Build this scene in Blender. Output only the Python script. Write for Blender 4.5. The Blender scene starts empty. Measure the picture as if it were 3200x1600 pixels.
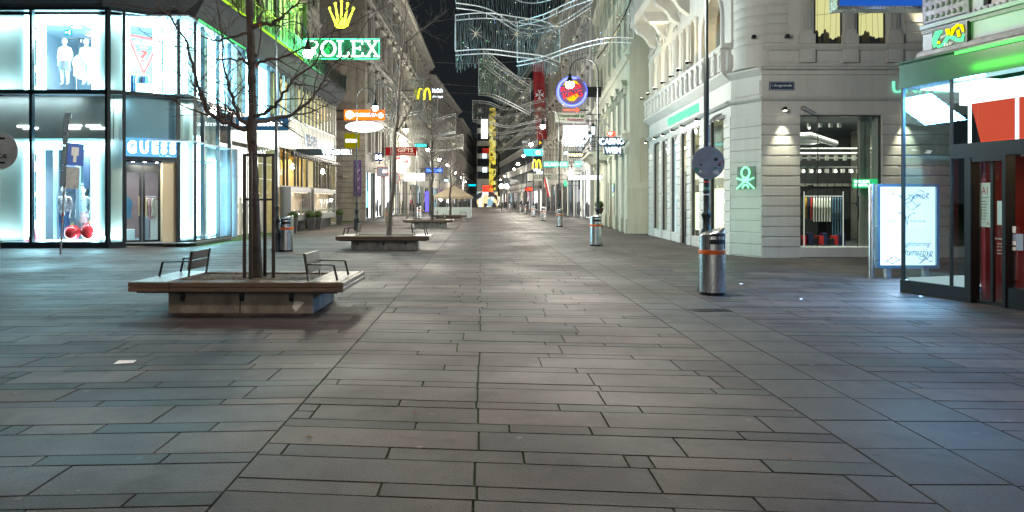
import bpy, math, random
from mathutils import Matrix, Vector
R = math.radians
random.seed(7)
S = bpy.context.scene
col = S.collection
W = {}                                   # world matrix of every thing and part
I4 = Matrix.Identity(4)

# ------------------------------------------------------------------ materials
def nodes(name):
    m = bpy.data.materials.new(name); m.use_nodes = True
    nt = m.node_tree; nt.nodes.clear()
    out = nt.nodes.new('ShaderNodeOutputMaterial')
    return m, nt, out
def mat(name, c, rough=.6, metal=0., bump=0., bs=30., var=0., vs=2., spec=.5, streak=False, c2=None, stretch=None):
    m, nt, out = nodes(name)
    N, Lk = nt.nodes.new, nt.links.new
    p = N('ShaderNodeBsdfPrincipled')
    p.inputs['Base Color'].default_value = (*c, 1); p.inputs['Roughness'].default_value = rough
    p.inputs['Metallic'].default_value = metal; p.inputs['Specular IOR Level'].default_value = spec
    Lk(p.outputs[0], out.inputs[0])
    if var or bump:
        tc = N('ShaderNodeTexCoord'); mp = N('ShaderNodeMapping'); Lk(tc.outputs['Object'], mp.inputs[0])
        if stretch: mp.inputs['Scale'].default_value = stretch
    if var:
        n = N('ShaderNodeTexNoise'); n.inputs['Scale'].default_value = vs; n.inputs['Detail'].default_value = 6
        n.inputs['Roughness'].default_value = .65
        Lk(mp.outputs[0], n.inputs['Vector'])
        r = N('ShaderNodeMapRange'); r.inputs[1].default_value = .3; r.inputs[2].default_value = .7
        Lk(n.outputs[0], r.inputs[0])
        mx = N('ShaderNodeMix'); mx.data_type = 'RGBA'
        d = c2 if c2 else tuple(max(0, x*(1-var)) for x in c)
        e = c if c2 else tuple(min(1, x*(1+var*.5)) for x in c)
        mx.inputs[6].default_value = (*d, 1); mx.inputs[7].default_value = (*e, 1)
        Lk(r.outputs[0], mx.inputs[0]); Lk(mx.outputs[2], p.inputs['Base Color'])
        if streak:
            m2 = N('ShaderNodeMapping'); m2.inputs['Scale'].default_value = (3.2, 3.2, .22); Lk(tc.outputs['Object'], m2.inputs[0])
            n4 = N('ShaderNodeTexNoise'); n4.inputs['Scale'].default_value = 1.6; n4.inputs['Detail'].default_value = 7; n4.inputs['Roughness'].default_value = .7; Lk(m2.outputs[0], n4.inputs['Vector'])
            r4 = N('ShaderNodeMapRange'); r4.inputs[1].default_value = .32; r4.inputs[2].default_value = .6; r4.inputs[3].default_value = .83 if 'white' not in name else .91; r4.inputs[4].default_value = 1.03; Lk(n4.outputs[0], r4.inputs[0])
            vs_ = N('ShaderNodeVectorMath'); vs_.operation = 'SCALE'; Lk(mx.outputs[2], vs_.inputs[0]); Lk(r4.outputs[0], vs_.inputs['Scale']); Lk(vs_.outputs[0], p.inputs['Base Color'])
        rr = N('ShaderNodeMapRange'); rr.inputs[3].default_value = min(1, rough*1.15); rr.inputs[4].default_value = rough*.85
        Lk(n.outputs[0], rr.inputs[0]); Lk(rr.outputs[0], p.inputs['Roughness'])
    if bump:
        n2 = N('ShaderNodeTexNoise'); n2.inputs['Scale'].default_value = bs; n2.inputs['Detail'].default_value = 5
        Lk(mp.outputs[0], n2.inputs['Vector'])
        b = N('ShaderNodeBump'); b.inputs['Strength'].default_value = bump; b.inputs['Distance'].default_value = .02
        Lk(n2.outputs[0], b.inputs['Height']); Lk(b.outputs[0], p.inputs['Normal'])
    return m
def emi(name, c, s, sample=True):
    m, nt, out = nodes(name)
    e = nt.nodes.new('ShaderNodeEmission'); e.inputs[0].default_value = (*c, 1); e.inputs[1].default_value = s
    nt.links.new(e.outputs[0], out.inputs[0])
    m.cycles.emission_sampling = 'FRONT' if sample else 'NONE'
    return m
def thin_glass(name, tint=(1, 1, 1), refl=1.5, rough=.0):
    m, nt, out = nodes(name)
    N, Lk = nt.nodes.new, nt.links.new
    t = N('ShaderNodeBsdfTransparent'); t.inputs[0].default_value = (*tint, 1)
    g = N('ShaderNodeBsdfGlossy'); g.inputs['Roughness'].default_value = rough
    f = N('ShaderNodeFresnel'); ge = N('ShaderNodeNewGeometry')
    mr = N('ShaderNodeMapRange'); mr.inputs[3].default_value = refl; mr.inputs[4].default_value = 1/refl   # same reflection from both sides of the sheet
    Lk(ge.outputs['Backfacing'], mr.inputs[0]); Lk(mr.outputs[0], f.inputs[0])
    mx = N('ShaderNodeMixShader')
    Lk(f.outputs[0], mx.inputs[0]); Lk(t.outputs[0], mx.inputs[1]); Lk(g.outputs[0], mx.inputs[2]); Lk(mx.outputs[0], out.inputs[0])
    return m
def goods(name, cols, s, sx=3., sz=1.2, sample=True):
    """lit shop window seen from far: goods and lamps behind glass, as blocks of light"""
    m, nt, out = nodes(name)
    N, Lk = nt.nodes.new, nt.links.new
    tc = N('ShaderNodeTexCoord'); mp = N('ShaderNodeMapping'); mp.inputs['Scale'].default_value = (sx, sx, sz)
    Lk(tc.outputs['Object'], mp.inputs[0])
    v = N('ShaderNodeTexVoronoi'); v.distance = 'CHEBYCHEV'; v.inputs['Scale'].default_value = 1.
    Lk(mp.outputs[0], v.inputs['Vector'])
    sp = N('ShaderNodeSeparateColor'); Lk(v.outputs['Color'], sp.inputs[0])
    cr = N('ShaderNodeValToRGB'); cr.color_ramp.interpolation = 'CONSTANT'
    els = cr.color_ramp.elements
    n = len(cols)
    while len(els) < n: els.new(.5)
    for i, c in enumerate(cols): els[i].position = i/n; els[i].color = (*c, 1)
    Lk(sp.outputs[0], cr.inputs[0])
    e = N('ShaderNodeEmission'); Lk(cr.outputs[0], e.inputs[0])
    e.inputs[1].default_value = s
    Lk(e.outputs[0], out.inputs[0])
    m.cycles.emission_sampling = 'FRONT' if sample else 'NONE'
    return m

# ------------------------------------------------------------------ mesh builder
SPLIT = {'carving', 'artwork', 'print', 'end_cap', 'console', 'edge_slat', 'seat', 'side_plank', 'ring', 'strut', 'bracket', 'clamp', 'downlight', 'track_spot', 'track_lamp', 'ceiling_lamp', 'ceiling_light', 'bust_form', 'display_figure', 'sticker', 'leg', 'clothes', 'frame_slot', 'tube_light', 'red_light_panel', 'backlit_shelf', 'bulb_row', 'jewel_stand', 'curtain', 'lit_blind', 'dead_leaf', 'small_light_box', 'handle', 'yellow_shape', 'yellow_bun', 'map_board', 'side_light_panel', 'glowing_frame', 'halo', 'sign_box', 'glow_sheet', 'hand', 'red_band', 'light_track', 'stair', 'niche_door', 'lit_entrance', 'glazing', 'front_glass', 'corner_glass', 'side_glass', 'shop_window', 'sliding_door', 'shop_glass', 'seam'}
class MB:
    def __init__(s, F=None): s.F = F or I4; s.v = []; s.f = []; s.m = []; s.sm = []; s.pc = []; s.np = 0
    def add(s, vs, fs, m=0, T=None, smooth=False):
        o = len(s.v)
        if T is not None: vs = [T @ Vector(v) for v in vs]
        s.v += [tuple(v) for v in vs]
        s.np += 1
        for f in fs:
            s.f.append([i+o for i in f]); s.m.append(m); s.sm.append(smooth); s.pc.append(s.np)
    def box(s, x0, y0, z0, x1, y1, z1, m=0, T=None):
        if x1 < x0: x0, x1 = x1, x0
        if y1 < y0: y0, y1 = y1, y0
        if z1 < z0: z0, z1 = z1, z0
        if x1-x0 < 1e-5 or z1-z0 < 1e-5 or y1-y0 < 1e-5: return
        vs = [(x, y, z) for z in (z0, z1) for y in (y0, y1) for x in (x0, x1)]
        s.add(vs, [(0, 2, 3, 1), (4, 5, 7, 6), (0, 1, 5, 4), (2, 6, 7, 3), (0, 4, 6, 2), (1, 3, 7, 5)], m, T)
    def bev(s, x0, y0, z0, x1, y1, z1, b=.01, m=0, T=None):
        # box with bevelled vertical + horizontal front edges (chamfer on all 12 by 24-vertex hull)
        xs, ys, zs = (x0, x1), (y0, y1), (z0, z1)
        vs = []; idx = {}
        for i in (0, 1):
            for j in (0, 1):
                for k in (0, 1):
                    dx, dy, dz = b*(1-2*i), b*(1-2*j), b*(1-2*k)
                    for a, p in enumerate(((xs[i], ys[j]+dy, zs[k]+dz), (xs[i]+dx, ys[j], zs[k]+dz), (xs[i]+dx, ys[j]+dy, zs[k]))):
                        idx[i, j, k, a] = len(vs); vs.append(p)
        q = idx; fs = []
        fs += [[q[0, 0, 0, 0], q[0, 0, 1, 0], q[0, 1, 1, 0], q[0, 1, 0, 0]], [q[1, 0, 0, 0], q[1, 1, 0, 0], q[1, 1, 1, 0], q[1, 0, 1, 0]]]
        fs += [[q[0, 0, 0, 1], q[1, 0, 0, 1], q[1, 0, 1, 1], q[0, 0, 1, 1]], [q[0, 1, 0, 1], q[0, 1, 1, 1], q[1, 1, 1, 1], q[1, 1, 0, 1]]]
        fs += [[q[0, 0, 0, 2], q[0, 1, 0, 2], q[1, 1, 0, 2], q[1, 0, 0, 2]], [q[0, 0, 1, 2], q[1, 0, 1, 2], q[1, 1, 1, 2], q[0, 1, 1, 2]]]
        for k in (0, 1):
            for j in (0, 1): fs.append([q[0, j, k, 1], q[1, j, k, 1], q[1, j, k, 2], q[0, j, k, 2]])
            for i in (0, 1): fs.append([q[i, 0, k, 0], q[i, 1, k, 0], q[i, 1, k, 2], q[i, 0, k, 2]])
        for i in (0, 1):
            for j in (0, 1):
                fs.append([q[i, j, 0, 0], q[i, j, 1, 0], q[i, j, 1, 1], q[i, j, 0, 1]])
                for k in (0, 1): fs.append([q[i, j, k, 0], q[i, j, k, 1], q[i, j, k, 2]])
        s.add(vs, fs, m, T)
    def quad(s, a, b, c, d, m=0, T=None): s.add([a, b, c, d], [(0, 1, 2, 3)], m, T)
    def pane(s, x0, z0, x1, z1, y, m=0, T=None): s.quad((x0, y, z0), (x1, y, z0), (x1, y, z1), (x0, y, z1), m, T)
    def prism(s, poly, y0, y1, m=0, T=None):
        """polygon in x-z, extruded along y"""
        n = len(poly)
        vs = [(x, y0, z) for x, z in poly]+[(x, y1, z) for x, z in poly]
        fs = [list(range(n)), list(range(2*n-1, n-1, -1))]+[(i, i+n, (i+1) % n+n, (i+1) % n) for i in range(n)]
        s.add(vs, fs, m, T)
    def slab(s, poly, z0, z1, m=0, T=None):
        n = len(poly)
        vs = [(x, y, z0) for x, y in poly]+[(x, y, z1) for x, y in poly]
        fs = [list(range(n-1, -1, -1)), list(range(n, 2*n))]+[(i, (i+1) % n, (i+1) % n+n, i+n) for i in range(n)]
        s.add(vs, fs, m, T)
    def prof(s, pr, x0, x1, m=0, T=None):
        """profile in (y,z) swept along x - mouldings"""
        n = len(pr)
        vs = [(x0, y, z) for y, z in pr]+[(x1, y, z) for y, z in pr]
        fs = [list(range(n)), list(range(2*n-1, n-1, -1))]+[(i, i+n, (i+1) % n+n, (i+1) % n) for i in range(n)]
        s.add(vs, fs, m, T)
    def lathe(s, pr, n=14, c=(0, 0, 0), m=0, T=None, sq=None, smooth=True):
        vs = []; fs = []
        sx, sy = sq or (1, 1)
        for r, z in pr:
            for i in range(n):
                a = 2*math.pi*i/n
                vs.append((c[0]+r*sx*math.cos(a), c[1]+r*sy*math.sin(a), c[2]+z))
        for j in range(len(pr)-1):
            for i in range(n):
                k = (i+1) % n
                fs.append((j*n+i, j*n+k, (j+1)*n+k, (j+1)*n+i))
        s.add(vs, fs, m, T, smooth)
        s.add(vs[:n], [list(range(n-1, -1, -1))], m, T); s.add(vs[-n:], [list(range(n))], m, T)
    def tube(s, pts, r, n=6, m=0, T=None, smooth=True):
        pts = [Vector(p) for p in pts]
        rs = r if isinstance(r, (list, tuple)) else [r]*len(pts)
        vs = []; fs = []
        up = None
        for i, p in enumerate(pts):
            d = (pts[min(i+1, len(pts)-1)]-pts[max(i-1, 0)])
            if d.length < 1e-9: d = Vector((0, 0, 1))
            d.normalize()
            if up is None:
                up = d.orthogonal().normalized()
            up = (up-d*up.dot(d))
            if up.length < 1e-6: up = d.orthogonal()
            up.normalize()
            q = d.cross(up)
            for k in range(n):
                a = 2*math.pi*(k+.5)/n
                vs.append(p+(up*math.cos(a)+q*math.sin(a))*rs[i])
        for i in range(len(pts)-1):
            for k in range(n):
                l = (k+1) % n
                fs.append((i*n+k, i*n+l, (i+1)*n+l, (i+1)*n+k))
        fs2 = [list(range(n-1, -1, -1)), [len(vs)-n+k for k in range(n)]]
        s.add(vs, fs, m, T, smooth)
        s.add(vs[:n], [fs2[0]], m, T); s.add(vs[-n:], [list(range(n))], m, T)
    def bar(s, a, b, w, h, m=0, T=None):
        """rectangular bar between two points (w across, h up)"""
        a, b = Vector(a), Vector(b); d = (b-a)
        L = d.length; d.normalize()
        z = Vector((0, 0, 1)) if abs(d.z) < .95 else Vector((0, 1, 0))
        x = d; y = z.cross(x).normalized(); z = x.cross(y)
        Tm = Matrix(((x.x, y.x, z.x, a.x), (x.y, y.y, z.y, a.y), (x.z, y.z, z.z, a.z), (0, 0, 0, 1)))
        s.box(0, -w/2, -h/2, L, w/2, h/2, m, Tm if T is None else T @ Tm)
    def ball(s, c, r, n=10, m=0, T=None, sc=(1, 1, 1)):
        k = max(4, n//2)
        vs = [(c[0], c[1], c[2]-r*sc[2])]; fs = []
        for j in range(1, k):
            t = math.pi*j/k
            for i in range(n):
                a = 2*math.pi*i/n
                vs.append((c[0]+r*sc[0]*math.sin(t)*math.cos(a), c[1]+r*sc[1]*math.sin(t)*math.sin(a), c[2]-r*sc[2]*math.cos(t)))
        vs.append((c[0], c[1], c[2]+r*sc[2])); e = len(vs)-1
        for i in range(n):
            l = (i+1) % n
            fs.append((0, 1+l, 1+i)); fs.append((e, e-n+i, e-n+l))
            for j in range(k-2): fs.append((1+j*n+i, 1+j*n+l, 1+(j+1)*n+l, 1+(j+1)*n+i))
        s.add(vs, fs, m, T, True)
    def text(s, t, h, x=0, z=0, y=0, width=None, ex=.02, bold=0., m=0, align='c', T=None, shear=0., mirror=False):
        cu = bpy.data.curves.new('t', 'FONT'); cu.body = t; cu.size = 1; cu.offset = bold; cu.shear = shear
        cu.resolution_u = 3
        o = bpy.data.objects.new('t', cu); me = bpy.data.meshes.new_from_object(o)
        vs = [v.co.copy() for v in me.vertices]; fs = [list(p.vertices) for p in me.polygons]
        bpy.data.objects.remove(o); bpy.data.curves.remove(cu); bpy.data.meshes.remove(me)
        if not vs: return
        ax = min(v.x for v in vs); bx = max(v.x for v in vs); az = min(v.y for v in vs); bz = max(v.y for v in vs)
        k = h/(bz-az); kx = (width/(bx-ax)) if width else k
        off = {'c': (ax+bx)/2, 'l': ax, 'r': bx}[align]
        P = [((v.x-off)*kx+x, (v.y-az)*k+z) for v in vs]
        n = len(P)
        # flat letters given thickness: front face, back face and rim edges
        edges = {}
        for f in fs:
            for a, b in zip(f, f[1:]+f[:1]): edges[(a, b)] = 1
        rim = [(a, b) for (a, b) in edges if (b, a) not in edges]
        V = [(p[0], y, p[1]) for p in P]+[(p[0], y+ex, p[1]) for p in P]
        F = [f for f in fs]+[[i+n for i in reversed(f)] for f in fs]+[(a, a+n, b+n, b) for a, b in rim]
        s.add(V, F, m, T)
    def build(s, name, mats, parent=None, colors=None):
        if name in SPLIT and parent is not None and s.np > 1:
            bb = {}
            for f, k in zip(s.f, s.pc):
                for i in f:
                    v = s.v[i]; q = bb.setdefault(k, [list(v), list(v)])
                    for a in range(3): q[0][a] = min(q[0][a], v[a]); q[1][a] = max(q[1][a], v[a])
            ks = list(bb); par = {k: k for k in ks}
            def find(k):
                while par[k] != k: k = par[k]
                return k
            for i, k in enumerate(ks):
                for l in ks[i+1:]:
                    if all(bb[k][0][a]-.003 <= bb[l][1][a] and bb[l][0][a]-.003 <= bb[k][1][a] for a in range(3)): par[find(l)] = find(k)
            groups = {}
            for k in ks: groups.setdefault(find(k), set()).add(k)
            if 1 < len(groups) <= 60:
                first = None
                for g in groups.values():
                    n = MB(s.F); mp = {}
                    for f, mm, sm, k in zip(s.f, s.m, s.sm, s.pc):
                        if k in g:
                            for i in f:
                                if i not in mp: mp[i] = len(n.v); n.v.append(s.v[i])
                            n.f.append([mp[i] for i in f]); n.m.append(mm); n.sm.append(sm); n.pc.append(1)
                    n.np = 1; o = n.build(name, mats, parent)
                    first = first or o
                return first
        if not isinstance(mats, (list, tuple)): mats = [mats]
        me = bpy.data.meshes.new(name)
        Mx = (W[parent].inverted() if parent is not None else I4) @ s.F
        me.from_pydata([Mx @ Vector(v) for v in s.v], [], s.f)
        for mt in mats: me.materials.append(mt)
        me.polygons.foreach_set('material_index', [min(i, len(mats)-1) for i in s.m])
        me.polygons.foreach_set('use_smooth', s.sm)
        if colors:
            ca = me.color_attributes.new('tint', 'FLOAT_COLOR', 'CORNER')
            for p in me.polygons:
                c = colors[p.index]
                for li in p.loop_indices: ca.data[li].color = (*c, 1)
        me.update()
        o = bpy.data.objects.new(name, me); col.objects.link(o)
        if parent is not None: o.parent = parent; W[o] = W[parent]
        else: W[o] = I4
        return o

def setp(o, label=None, cat=None, group=None, kind=None):
    if label: o['label'] = label
    if cat: o['category'] = cat
    if group: o['group'] = group
    if kind: o['kind'] = kind
    return o
def Fr(x, y, z=0, a=0): return Matrix.Translation((x, y, z)) @ Matrix.Rotation(R(a), 4, 'Z')
def thing(name, label, cat, loc=(0, 0, 0), rz=0, group=None):
    o = bpy.data.objects.new(name, None); col.objects.link(o)
    o.empty_display_size = .3
    o.location = loc; o.rotation_euler = (0, 0, R(rz)); W[o] = Matrix.Translation(loc) @ Matrix.Rotation(R(rz), 4, 'Z')
    return setp(o, label, cat, group)
def whole(mb, name, mats, label, cat, loc=(0, 0, 0), group=None, F=None):
    """a thing that is one mesh, with its origin at loc"""
    me_parent = None
    M0 = Matrix.Translation(loc)
    tmp = bpy.data.objects.new('tmp', None); W[tmp] = M0
    if not isinstance(mats, (list, tuple)): mats = [mats]
    me = bpy.data.meshes.new(name); Mx = M0.inverted() @ mb.F
    me.from_pydata([Mx @ Vector(v) for v in mb.v], [], mb.f)
    for mt in mats: me.materials.append(mt)
    me.polygons.foreach_set('material_index', [min(i, len(mats)-1) for i in mb.m]); me.polygons.foreach_set('use_smooth', mb.sm)
    o = bpy.data.objects.new(name, me); col.objects.link(o); o.location = loc; W[o] = M0
    del W[tmp]; bpy.data.objects.remove(tmp)
    return setp(o, label, cat, group)
def put(parent, name, me, Mw):
    o = bpy.data.objects.new(name, me); col.objects.link(o); o.parent = parent
    o.matrix_basis = W[parent].inverted() @ Mw; W[o] = Mw
    return o
def dup(root, loc, rz=0, label=None, group=None, sc=None):
    r = root.copy(); col.objects.link(r); r.location = loc; r.rotation_euler = (0, 0, R(rz))
    if sc: r.scale = sc
    W[r] = Matrix.Translation(loc) @ Matrix.Rotation(R(rz), 4, 'Z')
    if label: r['label'] = label
    if group: r['group'] = group
    for ch in list(root.children):
        c = ch.copy(); col.objects.link(c); c.parent = r; W[c] = W[r]
        for g in list(ch.children):
            d = g.copy(); col.objects.link(d); d.parent = c; W[d] = W[r]
    return r
def plight(name, loc, power, c=(1, .85, .65), r=.1, parent=None):
    l = bpy.data.lights.new(name, 'POINT'); l.energy = power; l.color = c; l.shadow_soft_size = r
    o = bpy.data.objects.new(name, l); col.objects.link(o)
    if parent is not None: o.parent = parent; o.matrix_basis = W[parent].inverted() @ Matrix.Translation(loc)
    else: o.location = loc
    return o
def slight(name, loc, d, power, c=(1, .85, .65), ang=60, blend=.6, r=.05, parent=None):
    l = bpy.data.lights.new(name, 'SPOT'); l.energy = power; l.color = c; l.shadow_soft_size = r
    l.spot_size = R(ang); l.spot_blend = blend
    o = bpy.data.objects.new(name, l); col.objects.link(o)
    Mw = Matrix.Translation(loc) @ Vector(d).to_track_quat('-Z', 'Y').to_matrix().to_4x4()
    if parent is not None: o.parent = parent; o.matrix_basis = W[parent].inverted() @ Mw
    else: o.matrix_basis = Mw
    return o
def alight(name, loc, d, sx, sy, power, c=(1, 1, 1), parent=None):
    l = bpy.data.lights.new(name, 'AREA'); l.shape = 'RECTANGLE'; l.size = sx; l.size_y = sy; l.energy = power; l.color = c
    o = bpy.data.objects.new(name, l); col.objects.link(o)
    Mw = Matrix.Translation(loc) @ Vector(d).to_track_quat('-Z', 'Y').to_matrix().to_4x4()
    if parent is not None: o.parent = parent; o.matrix_basis = W[parent].inverted() @ Mw
    else: o.matrix_basis = Mw
    return o

# ------------------------------------------------------------------ camera, world
cam = bpy.data.cameras.new('camera'); cam.lens = 24; cam.sensor_width = 36
cam.shift_x = .0297; cam.shift_y = -.05375; cam.clip_end = 900; cam.clip_start = .05
co = bpy.data.objects.new('camera', cam); col.objects.link(co); co.location = (0, 0, 1.58); co.rotation_euler = (R(90), 0, 0)
S.camera = co
w = bpy.data.worlds.new('World'); S.world = w; w.use_nodes = True
bg = w.node_tree.nodes['Background']; bg.inputs[0].default_value = (.42, .52, .60, 1); bg.inputs[1].default_value = .026
S.view_settings.view_transform = 'Standard'; S.view_settings.look = 'None'; S.view_settings.gamma = 1
S.view_settings.exposure = .12
S.cycles.use_denoising = True
S.cycles.max_bounces = 8; S.cycles.transparent_max_bounces = 16; S.cycles.diffuse_bounces = 3; S.cycles.glossy_bounces = 4
S.cycles.sample_clamp_indirect = 6; S.cycles.caustics_reflective = False; S.cycles.caustics_refractive = False
S.cycles.use_light_tree = True

# ------------------------------------------------------------------ shared materials
white_r = mat('white_render', (.49, .50, .49), .75, bump=.15, bs=60, var=.09, vs=.7, streak=True)
stone_b = mat('beige_stone', (.30, .28, .25), .8, bump=.5, bs=14, var=.3, vs=1.2, streak=True)
stone_g = mat('grey_stone', (.32, .32, .31), .8, bump=.4, bs=18, var=.3, vs=1.5, streak=True)
stone_c = mat('carved_stone', (.30, .30, .31), .8, bump=1., bs=26, var=.3, vs=5)
cream = mat('cream_render', (.42, .42, .37), .75, bump=.2, bs=30, var=.15, vs=.6, streak=True)
casino_r = mat('pale_green_render', (.46, .48, .40), .8, bump=.15, bs=40, var=.10, vs=.5, streak=True)
roofm = mat('dark_roof', (.05, .045, .045), .8, bump=.4, bs=10, var=.3)
blk = mat('black_metal', (.012, .014, .017), .35, metal=.3, var=.2, vs=4)
blkf = mat('black_frame', (.02, .028, .035), .4, var=.2, vs=3)
iron = mat('green_black_iron', (.022, .032, .036), .38, metal=.35, bump=.2, bs=40, var=.3, vs=9)
steel = mat('brushed_steel', (.55, .56, .57), .27, metal=1., bump=.12, bs=20, var=.15, vs=8, stretch=(12, 12, .3))
galv = mat('galvanised_metal', (.38, .4, .42), .42, metal=.8, var=.25, vs=6)
orange = mat('orange_band', (.75, .13, .01), .5, var=.15, vs=12)
wood = mat('weathered_wood', (.115, .075, .055), .6, bump=.5, bs=12, var=.5, vs=5, stretch=(.5, 6, 6))
woodg = mat('grey_wood_sheen', (.20, .18, .165), .38, bump=.5, bs=12, var=.4, vs=5, stretch=(6, .5, 6))  # paled grey, wet sheen of the bench top put into the colour
conc = mat('stained_concrete', (.24, .225, .20), .85, bump=.5, bs=22, var=.5, vs=2.2, stretch=(1.5, 1.5, .7))
gravel = mat('gravel', (.16, .16, .13), .9, bump=1., bs=70, var=.5, vs=40)
bark = mat('bark', (.06, .05, .045), .9, bump=1., bs=26, var=.5, vs=9, stretch=(1, 1, .35))
twigm = mat('twig_bark', (.07, .055, .05), .85, var=.3, vs=9)
leafg = mat('box_leaf', (.05, .10, .02), .6, bump=.6, bs=50, var=.6, vs=30)
potm = mat('dark_planter', (.055, .06, .065), .45, var=.25, vs=5)
gl = thin_glass('clear_glass')
gl_refl = thin_glass('reflective_glass', (.80, .92, .90), 1.8)
dpane = mat('dark_pane', (.012, .015, .02), .06, spec=.8)
bpane = mat('blue_pane', (.05, .09, .16), .08, spec=.8)
wpane = emi('warm_lit_pane', (1, .82, .48), .7, False)
ypane = emi('yellow_lit_pane', (1, .88, .42), .9, False)
framed = mat('dark_window_frame', (.05, .045, .04), .6)
framew = mat('pale_window_frame', (.4, .4, .38), .6)
bulbm = emi('lamp_bulb', (1, .90, .74), 90, False)
whiteE = emi('white_sign_light', (.93, .97, 1), 5)
whiteE2 = emi('white_letter_light', (.85, .95, 1), 4.5, False)
white_p = mat('white_paint', (.75, .75, .73), .5, var=.05)
redp = mat('red_paint', (.5, .02, .02), .4)
print('a ok')
# ------------------------------------------------------------------ ground
def paving_mat():
    m, nt, out = nodes('granite_slabs')
    N, Lk = nt.nodes.new, nt.links.new
    p = N('ShaderNodeBsdfPrincipled'); Lk(p.outputs[0], out.inputs[0])
    at = N('ShaderNodeVertexColor'); at.layer_name = 'tint'
    tc = N('ShaderNodeTexCoord')
    n1 = N('ShaderNodeTexNoise'); n1.inputs['Scale'].default_value = 1.3; n1.inputs['Detail'].default_value = 8; n1.inputs['Roughness'].default_value = .62
    n2 = N('ShaderNodeTexNoise'); n2.inputs['Scale'].default_value = 90; n2.inputs['Detail'].default_value = 3
    n3 = N('ShaderNodeTexNoise'); n3.inputs['Scale'].default_value = .35; n3.inputs['Detail'].default_value = 4
    vo = N('ShaderNodeTexVoronoi'); vo.inputs['Scale'].default_value = 3.4; vo.inputs['Randomness'].default_value = 1
    for q in (n1, n2, n3, vo): Lk(tc.outputs['Object'], q.inputs['Vector'])
    a = N('ShaderNodeMapRange'); a.inputs[1].default_value = .3; a.inputs[2].default_value = .72; a.inputs[3].default_value = .30; a.inputs[4].default_value = .58
    Lk(n1.outputs[0], a.inputs[0])
    b = N('ShaderNodeMapRange'); b.inputs[1].default_value = .25; b.inputs[2].default_value = .75; b.inputs[3].default_value = .58; b.inputs[4].default_value = 1.42
    Lk(n2.outputs[0], b.inputs[0])
    mu = N('ShaderNodeMath'); mu.operation = 'MULTIPLY'; Lk(a.outputs[0], mu.inputs[0]); Lk(b.outputs[0], mu.inputs[1])
    # chewing gum spots
    ls = N('ShaderNodeMath'); ls.operation = 'LESS_THAN'; ls.inputs[1].default_value = .07; Lk(vo.outputs['Distance'], ls.inputs[0])
    sp = N('ShaderNodeSeparateColor'); Lk(vo.outputs['Color'], sp.inputs[0])
    g2 = N('ShaderNodeMath'); g2.operation = 'GREATER_THAN'; g2.inputs[1].default_value = .35; Lk(sp.outputs[0], g2.inputs[0])
    gm = N('ShaderNodeMath'); gm.operation = 'MULTIPLY'; Lk(ls.outputs[0], gm.inputs[0]); Lk(g2.outputs[0], gm.inputs[1])
    gs = N('ShaderNodeMath'); gs.operation = 'MULTIPLY_ADD'; gs.inputs[1].default_value = .45; Lk(gm.outputs[0], gs.inputs[0]); Lk(mu.outputs[0], gs.inputs[2])
    st = N('ShaderNodeTexNoise'); st.inputs['Scale'].default_value = 2.6; st.inputs['Detail'].default_value = 5; st.inputs['Distortion'].default_value = 1.2; Lk(tc.outputs['Object'], st.inputs['Vector'])
    sr = N('ShaderNodeMapRange'); sr.inputs[1].default_value = .34; sr.inputs[2].default_value = .46; sr.inputs[3].default_value = .74; sr.inputs[4].default_value = 1.0; Lk(st.outputs[0], sr.inputs[0])
    g3 = N('ShaderNodeMath'); g3.operation = 'MULTIPLY'; Lk(gs.outputs[0], g3.inputs[0]); Lk(sr.outputs[0], g3.inputs[1])
    vm = N('ShaderNodeVectorMath'); vm.operation = 'SCALE'; Lk(at.outputs[0], vm.inputs[0]); Lk(g3.outputs[0], vm.inputs['Scale'])
    Lk(vm.outputs[0], p.inputs['Base Color'])
    rg = N('ShaderNodeMapRange'); rg.inputs[1].default_value = .3; rg.inputs[2].default_value = .7; rg.inputs[3].default_value = .48; rg.inputs[4].default_value = .78
    Lk(n3.outputs[0], rg.inputs[0]); Lk(rg.outputs[0], p.inputs['Roughness'])
    p.inputs['Specular IOR Level'].default_value = .30
    bp = N('ShaderNodeBump'); bp.inputs['Strength'].default_value = .55; bp.inputs['Distance'].default_value = .006
    Lk(n2.outputs[0], bp.inputs['Height'])
    bp2 = N('ShaderNodeBump'); bp2.inputs['Strength'].default_value = .25; bp2.inputs['Distance'].default_value = .02
    Lk(n1.outputs[0], bp2.inputs['Height']); Lk(bp.outputs[0], bp2.inputs['Normal'])
    Lk(bp2.outputs[0], p.inputs['Normal'])
    return m
joint = mat('mossy_joint', (.012, .012, .011), .95, bump=.6, bs=60, var=.5, vs=1.1, c2=(.05, .14, .005))
gmb = MB(); gmb.quad((-300, -60, -.012), (300, -60, -.012), (300, 600, -.012), (-300, 600, -.012))
setp(gmb.build('ground', joint), kind='structure')
pv = MB(); pcol = []
rs = random.Random(11)
TINTS = [(.158, .138, .134), (.172, .150, .144), (.144, .130, .130), (.150, .144, .148), (.118, .106, .108), (.182, .160, .152), (.130, .124, .130)]
DARK = [(.074, .068, .072), (.088, .104, .106), (.086, .108, .094), (.10, .092, .092)]
def tint(small=False):
    c = rs.choice(DARK) if rs.random() < (.42 if small else .15) else rs.choice(TINTS)
    k = rs.uniform(.74, 1.16); q = rs.uniform(-.05, .05)
    return (c[0]*k*(1.02+q), c[1]*k*.95, c[2]*k*(.96-q))
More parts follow.
